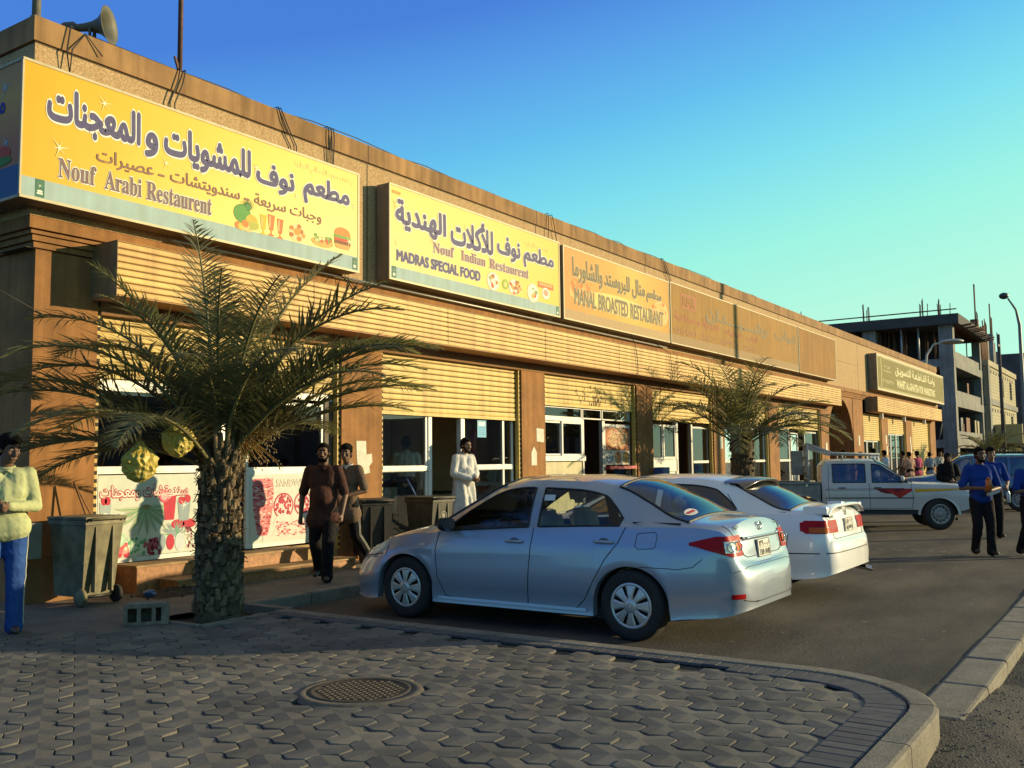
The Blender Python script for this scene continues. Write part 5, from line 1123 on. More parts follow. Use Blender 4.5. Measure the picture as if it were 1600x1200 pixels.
def camry():
    T = thing('parked_car', 'white saloon with boot spoiler parked on the far side of the silver blue car', 'car', (11.5, 5.34, 0.0), 0, 'parked cars')
    P = carpaint('paint_white', (.76, .77, .77), 0, .3, .8, (.4, .34, .25), .18)
    cv = dict(
        w=[(-2.38, .34), (-2.374, .50), (-2.35, .67), (-2.28, .79), (-2.1, .85), (-1.7, .885), (0, .89), (1.4, .885), (1.9, .84), (2.2, .70), (2.38, .45)],
        zs=[(-2.38, .35), (-2.33, .33), (-2.2, .29), (-1.7, .24), (-1.4, .21), (1.7, .21), (2.1, .2), (2.38, .3)],
        zb=[(-2.38, .54), (-2.37, .60), (-2.34, .65), (-2.29, .70), (-2.25, .90), (-2.2, .955), (-1.9, .975), (-1.3, .965), (-.2, .945), (.8, .90), (1.1, .88), (1.6, .82), (2.1, .70), (2.38, .5)],
        xb=[(-2.38, .32), (-2.37, .48), (-2.34, .64), (-2.3, .72), (-2.2, .76), (-1.7, .80), (-1.2, .82), (0, .84), (.9, .84), (1.5, .79), (2.1, .64), (2.38, .4)],
        zt=[(-2.38, .543), (-2.37, .603), (-2.34, .654), (-2.29, .706), (-2.25, .905), (-2.2, .96), (-1.5, .975), (-1.28, 1.0), (-1.1, 1.15), (-.95, 1.25), (-.6, 1.295), (-.1, 1.305), (.15, 1.28), (.55, 1.1), (.88, .93), (1.1, .887), (1.6, .826), (2.38, .504)],
        xt=[(-2.38, .30), (-2.37, .46), (-2.34, .62), (-2.2, .74), (-1.5, .79), (-1.1, .72), (-.6, .67), (0, .67), (.5, .74), (.9, .82), (1.5, .77), (2.1, .62), (2.38, .38)],
        xr=[(-2.38, .28), (-2.37, .44), (-2.34, .60), (-2.2, .72), (-1.75, .68), (-1.1, .58), (-.6, .59), (.2, .60), (.6, .67), (1.0, .745), (1.5, .74), (2.1, .6), (2.38, .36)],
        zr=[(-2.38, .546), (-2.37, .607), (-2.34, .658), (-2.29, .712), (-2.25, .91), (-2.2, .975), (-1.75, 1.02), (-1.4, 1.17), (-1.1, 1.305), (-.7, 1.355), (-.2, 1.37), (.2, 1.335), (.6, 1.15), (1.0, .965), (1.2, .90), (1.6, .84), (2.38, .507)],
        zc=[(-2.38, .55), (-2.372, .61), (-2.345, .66), (-2.32, .68), (-2.30, .72), (-2.275, .93), (-2.25, .99), (-2.2, 1.02), (-1.9, 1.05), (-1.5, 1.235), (-1.12, 1.375), (-.5, 1.42), (0, 1.42), (.28, 1.385), (.65, 1.2), (1.12, .975), (1.4, .93), (1.9, .82), (2.2, .70), (2.38, .51)])
    K = shell(T, dict(curves=cv, arches=[-1.30, 1.37], ra=.36, rw=.31, af=.9, y0=-2.38, y1=2.38, paint=P, glass=glass('car_glass_dark', (.10, .11, .12), .06), wins=[(-1.22, -.30), (-.20, .84)], ws=(.3, 1.08), rs=(-1.84, -1.1), belly=.45))
    for sg in (1, -1):
        wheel(T, sg*.78, -1.30, .31, .2, 'hubcap', 0, sg); wheel(T, sg*.78, 1.37, .31, .2, 'hubcap', 0, sg)
        side_line(K, sg, [(.93, .9), (.95, .6), (.8, .28), (-.7, .28), (-1.0, .6), (-1.18, .8), (-1.27, .97), (-1.1, 1.19)], .0045, BLK); side_line(K, sg, [(-.25, .94), (-.22, .28)], .0045, BLK)
        side_line(K, sg, [(-1.45, .545), (-1.8, .545), (-2.2, .55)], .006, BLK); side_line(K, sg, [(.95, .545), (-.95, .545)], .006, BLK); side_line(K, sg, [(-1.86, .76), (-1.84, .55), (-1.86, .30)], .004, BLK)
        handle(K, sg, -.1, .80, P); handle(K, sg, -1.1, .82, P); mirror(T, sg, .74, .97, .86, P)
        a0, a1 = (R(-22), R(-83)) if sg > 0 else (R(202), R(263))
        tl = corner_patch(K, (sg*.36, -1.8), a0, a1, lambda t: .765 if t > .05 else .79, lambda t: .905-.02*(t < .06), REDL, 'tail_lamp', 22, 5, .008)
        q = MB(); corner_patch(K, (sg*.36, -1.8), a0+(a1-a0)*.16, a0+(a1-a0)*.46, lambda t: .775, lambda t: .835, ORL, 'x', 8, 3, .012, build=False, mb=q); corner_patch(K, (sg*.36, -1.8), a0, a1, lambda t: .83, lambda t: .834, flat('lamp_dark_red', (.15, .005, .005), .3), 'x', 18, 1, .013, build=False, mb=q); q.build('lens', tl, world=False)
        b0, b1 = (R(15), R(70)) if sg > 0 else (R(165), R(110)); corner_patch(K, (sg*.3, 1.6), b0, b1, lambda t: .60, lambda t: .70, CLR, 'headlight', 14, 4, .006)
    def rear_line(pts, r=.004, mt=BLK, off=.001, name='panel_gap'):
        L = [p for p in (proj(K, (x, -4, z), (0, 1, 0), off) for a, b in zip(pts, pts[1:]) for t in np.linspace(0, 1, 10) for x, z in [(a[0]+(b[0]-a[0])*t, a[1]+(b[1]-a[1])*t)]) if p is not None]
        q = MB(); q.tube(L, r, mt, 5, False); q.build(name, T, world=False)
    for sg in (1, -1): rear_line([(sg*.70, .98), (sg*.68, .92), (sg*.6, .9)]); rear_line([(sg*.6, .76), (sg*.58, .70)])
    rear_line([(-.58, .70), (.58, .70)]); rear_line([(-.8, .553), (-.5, .56), (.5, .56), (.8, .553)], .006)
    p = proj(K, (0, -4, .965), (0, 1, 0), .004); q = MB(); oval_badge(q, p, (1, 0, 0), (0, .1, 1), .045, CHR); q.build('badge', T, world=False)
    B = Board(proj(K, (-.62, -4, .925), (0, 1, 0), .004), (1, 0, 0), (0, .1, 1)); q = MB(); B.text(q, 'CAMRY', 0, .17, 0, .03, PIN, .002, .03); q.build('badge', T, world=False)
    plate(T, proj(K, (0, -4, .83), (0, 1, 0), .012), (1, 0, 0), (0, .05, 1), .31, .155, ('٤٨١', arabic('ح ر ب')), ('481', 'BRJ'))
    # boot spoiler
    q = MB(); rows = []
    for x in np.linspace(-.74, .74, 25):
        e = (abs(x)/.74); zz = 1.075-.10*e**6; lift = 1 if e < .82 else max(0, (1-e)/.18)
        rows.append([(x, -1.98, zz-.07), (x, -2.05, zz-.02), (x, -2.2, zz+.0), (x, -2.29, zz-.005), (x, -2.30, zz-.03), (x, -2.22, zz-.035), (x, -2.05, zz-.06), (x, -1.98, zz-.075)])
    q.sheet(rows, P, True)
    for sg in (1, -1): q.bbox(sg*.70-.045, sg*.70+.045, -2.27, -2.0, .97, 1.06, P, .02)
    q.bbox(-.06, .06, -2.25, -2.08, 1.0, 1.09, P, .015); q.build('boot_spoiler', T, world=False)
    # roof spoiler over the rear glass
    q = MB(); rows = []
    for x in np.linspace(-.60, .60, 19):
        e = abs(x)/.60; z = 1.395-.055*e**2.2; rows.append([(x, -1.02, z-.012), (x, -1.2, z-.012-.02*e**4), (x, -1.36+.1*e**4, z-.032-.05*e**4), (x, -1.375+.1*e**4, z-.045-.055*e**4), (x, -1.3+.06*e**4, z-.075-.04*e**4), (x, -1.1, z-.045)])
    q.sheet(rows, flat('spoiler_tint', (.07, .055, .045), .25, 0, .5, .6), True); q.build('roof_visor', T, world=False)
    q = MB(); q.tube([(.42, -1.9, .34), (.42, -2.2, .32), (.43, -2.44, .28)], .032, CHR, 12, False); q.tube([(.42, -2.25, .31), (.43, -2.43, .283)], .027, BLK, 12); q.build('exhaust', T, world=False)
    q = MB(); q.tube([(-.55, .3, 1.39), (-.57, .28, 1.47)], .004, BLK, 5); q.build('aerial', T, world=False)
    sg_ = mat('seat_grey', (.2, .2, .2), .8, 0, .1, 5); seat(T, -.36, .05, .42, sg_); seat(T, .36, .05, .42, sg_)
    q = MB(); q.bbox(-.62, .62, -1.25, -1.05, .5, 1.06, sg_, .06); q.box(-.74, .74, -1.8, -1.24, .98, .995, DKI); q.bbox(-.7, .7, .65, 1.0, .6, .9, DKI, .05); q.build('rear_bench', T, world=False)
camry()
def pickup():
    hd = R(160); c = Vector((22.7, 4.04)); f = Vector((math.sin(hd), math.cos(hd))); lat = Vector((-math.cos(hd), math.sin(hd)))  # lat: away from viewer
    org = c-f*1.42+lat*.84
    rz = math.atan2(f.y, f.x)-PI/2
    T = thing('pickup_truck', 'old white double cab pickup with red and yellow flank stripes and a pipe rack', 'pickup', (org.x, org.y, 0), rz)
    P = carpaint('paint_white_aged', (.50, .50, .46), 0, .4, .4, (.35, .3, .22), .2)
    y0, y1 = -1.02, 2.12
    cv = dict(
        w=[(-1.02, .80), (-.9, .835), (0, .845), (1.2, .845), (1.8, .83), (2.05, .79), (2.12, .72)],
        zs=[(-1.02, .45), (.9, .44), (1.9, .42), (2.12, .5)],
        zb=[(-1.02, 1.03), (0, 1.03), (.75, 1.03), (.9, 1.0), (1.4, .985), (1.9, .955), (2.06, .90), (2.12, .80)],
        xb=[(-1.02, .78), (-.8, .80), (.7, .80), (1.3, .78), (1.9, .755), (2.12, .68)],
        zt=[(-1.02, 1.35), (-.95, 1.44), (-.75, 1.46), (.0, 1.46), (.2, 1.44), (.36, 1.34), (.78, 1.07), (.86, 1.02), (1.4, .99), (1.9, .96), (2.12, .802)],
        xt=[(-1.02, .70), (-.8, .70), (0, .69), (.3, .70), (.8, .78), (1.3, .76), (1.9, .735), (2.12, .66)],
        xr=[(-1.02, .62), (-.8, .62), (.1, .62), (.35, .66), (.85, .73), (1.3, .74), (1.9, .71), (2.12, .64)],
        zr=[(-1.02, 1.42), (-.9, 1.52), (-.5, 1.535), (.05, 1.53), (.3, 1.44), (.84, 1.06), (1.0, 1.01), (1.4, 1.0), (1.9, .97), (2.12, .805)],
        zc=[(-1.02, 1.45), (-.9, 1.56), (-.5, 1.58), (.05, 1.575), (.25, 1.54), (.9, 1.06), (1.1, 1.03), (1.5, 1.02), (1.9, .99), (2.07, .93), (2.12, .81)])
    K = shell(T, dict(curves=cv, arches=[-8, 1.42], ra=.40, rw=.33, af=.95, y0=y0, y1=y1, paint=P, glass=glass('pickup_glass', (.42, .45, .45), .05), wins=[(-.78, -.08), (.06, .80)], ws=(.16, .9), belly=.55, tuck=.02, crown=2.6))
    gr = mat('bed_steel', (.26, .26, .24), .6, 0, .2, 4)
    q = MB()  # load bed: walls with a rolled top rail and an arch each side
    zt = 1.02; n = 40
    for sg in (1, -1):
        top = []; bot = []
        for y in np.linspace(-3.05, -1.06, n):
            z0 = .48
            if abs(y+1.42) < .42: z0 = max(z0, .36+.95*math.sqrt(.42**2-(y+1.42)**2))
            bot.append((sg*.83, y, z0)); top.append((sg*.845, y, zt))
        q.sheet([bot, top], gr, False, sg < 0); q.sheet([top, [(sg*.80, y, z) for _, y, z in top]], gr, False); q.sheet([[(sg*.80, y, z) for _, y, z in top], [(sg*.80, y, z) for _, y, z in bot]], gr, False)
        q.tube([(sg*.85, -3.05, zt+.01), (sg*.85, -1.06, zt+.01)], .03, gr, 8)
        for y in (-2.6, -2.0, -1.35): q.box(sg*.86-.012, sg*.86+.012, y-.02, y+.02, zt-.06, zt+.02, CHR)
    q.box(-.80, .80, -3.0, -1.07, .60, .64, gr); q.box(-.80, .80, -3.06, -3.0, .48, zt, gr); q.box(-.80, .80, -1.09, -1.05, .5, zt, gr); q.build('load_bed', T, world=False)
    for sg in (1, -1):
        q = MB(); PP = [[], []]
        for a in np.linspace(0, PI, 21): PP[0].append((sg*.82, -1.42+.42*math.cos(a), .36+.40*math.sin(a))); PP[1].append((sg*.45, -1.42+.42*math.cos(a), .36+.40*math.sin(a)))
        q.sheet(PP, WELL, True); q.build('wheel_well', T, world=False)
        PP = MB(); rr = [[], []]
        for a in np.linspace(0.05, PI-.05, 21):
            for k, r_ in enumerate((.40, .47)): rr[k].append((sg*(.85+.015*(1-k)), -1.42+r_*math.cos(a), .36+r_*.95*math.sin(a)))
        PP.sheet(rr, gr, True); PP.build('bed_flare', T, world=False)
        wheel(T, sg*.74, -1.42, .345, .2, 'steel', 0, sg); wheel(T, sg*.74, 1.42, .345, .2, 'steel', R(14), sg)
        q = MB(); rr = [[], []]
        for a in np.linspace(0.0, PI, 25):
            for k, r_ in enumerate((.385, .44)): y = 1.42+r_*math.cos(a); z = .33+r_*.95*math.sin(a); p = proj(K, (sg*3, y, z), (-sg, 0, 0), .014-.008*k); rr[k].append(tuple(p) if p else (sg*(.85-.003*k), y, z))
        q.sheet(rr, P, True); q.build('fender_flare', T, world=False)
        for L in ([(.86, 1.0), (.90, .7), (.87, .47)], [(-.01, 1.03), (-.005, .47)], [(-.86, 1.45), (-.88, 1.0), (-.86, .47)], [(-.86, .47), (.87, .47)]): side_line(K, sg, L, .0045, BLK)
        side_line(K, sg, [(.92, .70), (-.95, .70)], .011, BLK, 'side_moulding', .004)
        for y in (.02, -.73):
            p = proj(K, (sg*3, y+.14, .93), (-sg, 0, 0), .004); q = MB(); q.bbox(p.x-.008, p.x+.008, y+.05, y+.22, .905, .95, CHR, .006); q.box(p.x-.010, p.x+.010, y+.07, y+.2, .918, .932, BLK); q.build('door_handle', T, world=False)
        # flank stripes
        red = ink((.42, .035, .025)); mar = ink((.16, .02, .03)); yel = ink((.62, .36, .04))
        def st(y0_, y1_, lo, hi, m_): side_patch(K, sg, lo, hi, y0_, y1_, m_, 'flank_stripe', 24, 2, .004)
        st(.88, .30, lambda y: .905-.21*min(1, max(0, (1-abs(y-.62)/.34))), lambda y: .905-.0*y if y > .62 else .905-.02, red)
        st(.72, .1, lambda y: .885-.09*min(1, (.72-y)/.25)*max(0, min(1, (y-.05)/.3))+(.02 if y < .2 else 0), lambda y: .915, mar); st(.1, -.95, lambda y: .895, lambda y: .905, mar); st(.1, -.95, lambda y: .868, lambda y: .874, mar)
        st(1.95, .93, lambda y: .875-.055*(1.95-y), lambda y: .90, yel)
        q = MB(); m_ = proj(K, (sg*3, .72, 1.02), (-sg, 0, 0), .0); mirror(T, sg, .66, 1.13, .80, P, .85)
        q = MB(); q.bbox(sg*.66-.10, sg*.66+.10, 2.07, 2.14, .70, .86, ORL, .015); q.build('indicator', T, world=False)
        q = MB(); q.bbox(sg*.45-.09, sg*.45+.09, 2.09, 2.15, .72, .85, CLR, .02); q.build('headlight', T, world=False)
        q = MB(); q.box(sg*.80-.02, sg*.80+.02, -1.0, 1.0, .34, .42, BLK); q.build('side_step', T, world=False)
    q = MB(); q.bbox(-.80, .80, 2.08, 2.24, .46, .64, mat('bumper_dark', (.09, .085, .075), .6, 0, .15, 8), .03); q.bbox(-.34, .34, 2.08, 2.14, .70, .86, BLK, .01); q.build('front_bumper', T, world=False)
    # white pipe rack with a leaning ladder shaped gantry behind the cab
    wp = mat('rack_white', (.48, .48, .45), .5, 0, .15, 8); q = MB()
    for sg in (1, -1):
        q.tube([(sg*.70, -1.3, 1.0), (sg*.70, -1.3, 1.93)], .03, wp, 8); q.tube([(sg*.70, -1.3, 1.92), (sg*.68, -.75, 1.70), (sg*.66, .25, 1.66)], .032, wp, 8)
        q.tube([(sg*.70, -1.3, 1.84), (sg*.68, -.72, 1.66)], .02, wp, 6); q.tube([(sg*.66, -.55, 1.56), (sg*.66, -.55, 1.68)], .02, wp, 6); q.tube([(sg*.66, .2, 1.54), (sg*.66, .2, 1.67)], .02, wp, 6)
    for z in (1.12, 1.26, 1.4, 1.62, 1.92): q.tube([(-.70, -1.3, z), (.70, -1.3, z)], .024, wp, 6)
    for x in (-.35, 0, .35): q.tube([(x, -1.3, .9), (x, -1.3, 1.92)], .018, wp, 6)
    q.tube([(-.66, .25, 1.66), (.66, .25, 1.66)], .025, wp, 6); q.tube([(-.67, -.5, 1.69), (.67, -.5, 1.69)], .025, wp, 6)
    q.bbox(-.72, -.40, -1.62, -1.34, 1.2, 1.78, mat('jerry_panel', (.36, .36, .33), .6, 0, .2, 9), .02); q.build('pipe_rack', T, world=False)
    sc = mat('pickup_seat', (.05, .05, .06), .8, 0, .1, 5); seat(T, -.36, .1, .55, sc); seat(T, .36, .1, .55, sc)
    q = MB(); q.bbox(-.6, .6, -.85, -.68, .6, 1.15, sc, .05); q.bbox(-.65, .65, .6, .85, .6, 1.02, DKI, .05); q.build('rear_bench', T, world=False)
pickup()
def suvs():
    def suv(name, label, org, rz, P, s=1.0, rack=True):
        T = thing('parked_suv', label, 'suv', org, rz, 'parked cars behind the pickup'); T.scale = (.95, .95, .95)
        cv = dict(w=[(-2.2, .78), (-2.1, .88), (0, .90), (1.6, .89), (2.1, .80), (2.25, .6)], zs=[(-2.2, .5), (0, .45), (2.25, .5)],
            zb=[(-2.2, 1.08), (0, 1.08), (.8, 1.07), (1.2, 1.05), (1.8, .99), (2.1, .88), (2.25, .75)], xb=[(-2.2, .76), (0, .86), (1.2, .84), (2.1, .72), (2.25, .55)],
            zt=[(-2.2, 1.3), (-2.05, 1.6), (-1.8, 1.63), (0, 1.63), (.3, 1.55), (.85, 1.14), (1.0, 1.08), (1.8, 1.0), (2.25, .755)], xt=[(-2.2, .72), (0, .72), (.5, .77), (1, .82), (2.1, .7), (2.25, .53)],
            xr=[(-2.2, .64), (0, .64), (.5, .69), (1, .76), (2.1, .66), (2.25, .5)], zr=[(-2.2, 1.36), (-2.05, 1.70), (0, 1.71), (.3, 1.64), (.95, 1.13), (1.2, 1.07), (1.8, 1.01), (2.25, .758)],
            zc=[(-2.2, 1.40), (-2.05, 1.74), (0, 1.76), (.3, 1.70), (1.0, 1.15), (1.3, 1.10), (1.9, 1.02), (2.15, .93), (2.25, .77)])
        K = shell(T, dict(curves=cv, arches=[-1.35, 1.4], ra=.42, rw=.36, y0=-2.2, y1=2.25, paint=P, glass=glass('suv_glass', (.3, .34, .35), .06), wins=[(-2.0, -1.15), (-1.05, -.2), (-.08, .85)], ws=(.26, 1.0), belly=.5, tuck=.02))
        for sg in (1, -1):
            wheel(T, sg*.78, -1.35, .36, .22, 'steel', 0, sg); wheel(T, sg*.78, 1.4, .36, .22, 'steel', 0, sg)
            mirror(T, sg, .72, 1.2, .86, P); side_line(K, sg, [(.95, 1.0), (.93, .5)], .005, BLK); side_line(K, sg, [(-.14, 1.08), (-.13, .5)], .005, BLK); handle(K, sg, .02, .98, CHR)
            b0, b1 = (R(25), R(75)) if sg > 0 else (R(155), R(105)); corner_patch(K, (sg*.3, 1.55), b0, b1, lambda t: .74, lambda t: .88, CLR, 'headlight', 12, 4, .006)
            if rack: q = MB(); q.tube([(sg*.62, -1.8, 1.75), (sg*.62, -1.7, 1.80), (sg*.62, .0, 1.80), (sg*.62, .1, 1.75)], .02, BLK, 6); q.build('roof_rail', T, world=False)
        sc = MATS['pickup_seat']; seat(T, -.36, .1, .6, sc); seat(T, .36, .1, .6, sc)
    suv('s', 'blue estate car parked nose in, behind the person in black', (31.75, 4.75, 0), R(8), carpaint('paint_blue', (.06, .13, .24), .2, .35, .8, damt=.06))
    suv('s', 'pale blue parked car at the right edge behind the men in blue shirts', (37.5, 4.4, 0), R(5), carpaint('paint_pale_blue', (.22, .30, .36), .2, .35, .8, damt=.06))
suvs()
# ================================================================== palms
def palm(name, label, base, trunk_h, r0, r1, fronds, seed, group=None, mats=None, crown_r=.14, cut=True, scales=True, lean=(0, 0), leaflets=46, lw=.022):
    """date palm: tapered trunk clad in leaf-base scales, arching pinnate fronds. fronds: (azimuth deg, start elevation deg, length, droop, twist)"""
    rn = random.Random(seed); T = thing(name, label, 'palm tree', base, 0, group)
    bark = mat('palm_bark', (.13, .09, .05), .95, 0, .3, 14, .8, 60, (.06, .042, .025), bdist=.01); bark2 = mat('palm_leaf_base', (.23, .16, .085), .9, 0, .25, 10, .5, 50, (.10, .068, .036), bdist=.006); fib = mat('palm_fibre', (.12, .075, .04), 1, 0, .3, 20)
    q = MB(); top = Vector((lean[0], lean[1], trunk_h)); n = 22; pts = []; rs = []
    for i in range(n+1):
        t = i/n; pts.append(Vector((lean[0]*t*t, lean[1]*t*t, -.08+(trunk_h+.08)*t))); rs.append((r0+(r1-r0)*t)*(1+.05*math.sin(t*21)+(.10*math.exp(-((t-.04)/.06)**2)))*.86)
    q.tube(pts, rs, bark, 20); q.build('trunk', T, world=False)
    if scales:
        q = MB(); ga = 2.39996; N = int(trunk_h*scales)
        for k in range(N):
            t = (k+.5)/N; a = k*ga+rn.uniform(-.15, .15); z = trunk_h*t; R0 = (r0+(r1-r0)*t)*.80; d = Vector((math.cos(a), math.sin(a), 0)); s = Vector((-d.y, d.x, 0)); c = Vector((lean[0]*t*t, lean[1]*t*t, z))
            w = rn.uniform(.03, .058)*(1.1-.3*t); L = rn.uniform(.06, .19)*(1+.9*max(0, t-.8)*3); out = rn.uniform(.01, .075)*(1+2*max(0, t-.85)*4); up = L; dr = rn.uniform(-.02, .03)
            tip = c+d*(R0+out)+Vector((0, 0, up)); b0 = c+d*(R0-.03)
            vs = [b0-s*w, b0+s*w, c+d*(R0+out*.8)+s*w*.75+Vector((0, 0, up*.45)), c+d*(R0+out*.8)-s*w*.75+Vector((0, 0, up*.45)), tip+s*w*.42+s*dr, tip-s*w*.42+s*dr, tip-d*.035-s*w*.3, tip-d*.035+s*w*.3, b0-d*.02+Vector((0, 0, up*.5))-s*w*.6, b0-d*.02+Vector((0, 0, up*.5))+s*w*.6, c+d*(R0+out*.8+.02)+Vector((0, 0, up*.4)), tip+d*.008]
            q.add(vs, [(0, 1, 2, 10), (0, 10, 3), (10, 2, 4, 11), (3, 10, 11, 5), (4, 7, 6, 5, 11), (1, 9, 2), (2, 9, 7, 4), (0, 3, 8), (3, 5, 6, 8)], bark2 if rn.random() < .65 else bark)
        for k in range(int(N*1.1)):
            a = rn.uniform(0, 6.28); t = rn.uniform(.3, 1.02); R0 = (r0+(r1-r0)*t)*.9; p = Vector((math.cos(a)*R0, math.sin(a)*R0, trunk_h*t))+Vector((lean[0]*t*t, lean[1]*t*t, 0)); e = p+Vector((math.cos(a+rn.uniform(-.5, .5))*.08, math.sin(a)*.08, rn.uniform(-.1, .16)))
            q.tube([p, (p+e)/2+Vector((0, 0, .03)), e], .004, fib, 3, False)
        q.build('leaf_base', T, world=False)
    gr = mats or [leafmat('palm_leaf_a', (.175, .172, .085), (.23, .22, .08)), leafmat('palm_leaf_b', (.235, .222, .11), (.29, .27, .09)), leafmat('palm_leaf_c', (.135, .14, .07), (.18, .185, .07))]
    rac = mat('palm_rachis', (.17, .15, .05), .6, 0, .2, 5)
    for (az, el, L, droop, tw) in fronds:
        m = gr[rn.randrange(len(gr))]; q = MB(); az_ = R(az); h = Vector((math.cos(az_), math.sin(az_), 0)); side = Vector((-h.y, h.x, 0)); p = top+h*crown_r*rn.uniform(.5, 1)+Vector((0, 0, rn.uniform(-.1, .1))); N = 26; pts = []; e = R(el); tans = []
        dirh = h.copy()
        for i in range(N+1):
            t = i/N; ang = e-R(droop)*t**1.5; dirv = dirh*math.cos(ang)+Vector((0, 0, math.sin(ang))); pts.append(p.copy()); tans.append(dirv); p = p+dirv*L/N; dirh = (dirh+side*R(tw)/N).normalized()
        q.tube(pts, [.022*(1-.85*i/N)+.003 for i in range(N+1)], rac, 5, False)
        for i in range(leaflets*2):
            t = .16+.84*((i//2)+rn.uniform(-.3, .3)+.5)/leaflets; t = min(max(t, .12), .995); sg = 1 if i % 2 else -1; k = t*N; a = int(min(k, N-1)); P = pts[a].lerp(pts[a+1], k-a); tg = tans[a]; sd = tg.cross(Vector((0, 0, 1))); sd = sd.normalized() if sd.length > .15 else side.cross(tg).normalized() if side.cross(tg).length > .1 else side; up = sd.cross(tg).normalized()
            ll = L*.235*(math.sin(PI*min(1, .14+t*.86))**.55)*(1 if t < .9 else 1-.35*(t-.9)/.1)*rn.uniform(.85, 1.12)
            fwd = .55+.55*t+rn.uniform(-.1, .1); vee = rn.choice([.32, .55, .15])+rn.uniform(-.12, .12); d = (sd*sg+tg*fwd+up*vee).normalized(); w = lw*rn.uniform(.8, 1.15)*(1.15-.4*t)*(L/2.0)**.5
            wd = d.cross(up); wd = (wd.normalized()*.8+up*.5*sg*rn.uniform(.3, 1)).normalized(); sag = Vector((0, 0, -1))*ll*rn.uniform(.12, .42)
            m0 = P+d*ll*.45+sag*.25; tip = P+d*ll+sag
            q.add([P-wd*w*.35, P+wd*w*.35, m0+wd*w*.55, m0-wd*w*.55, tip], [(0, 1, 2, 3), (3, 2, 4)], m)
        q.build('frond', T, world=False)
    if cut:  # cut stalk stubs round the crown
        q = MB()
        for k in range(14):
            a = rn.uniform(0, 6.28); d = Vector((math.cos(a), math.sin(a), 0)); b = top+d*crown_r*.7+Vector((0, 0, -.15)); q.tube([b, b+d*.10+Vector((0, 0, .2)), b+d*rn.uniform(.12, .2)+Vector((0, 0, rn.uniform(.3, .5)))], [.035, .026, .018], bark2, 5)
        q.build('stalk_stub', T, world=False)
    return T, top
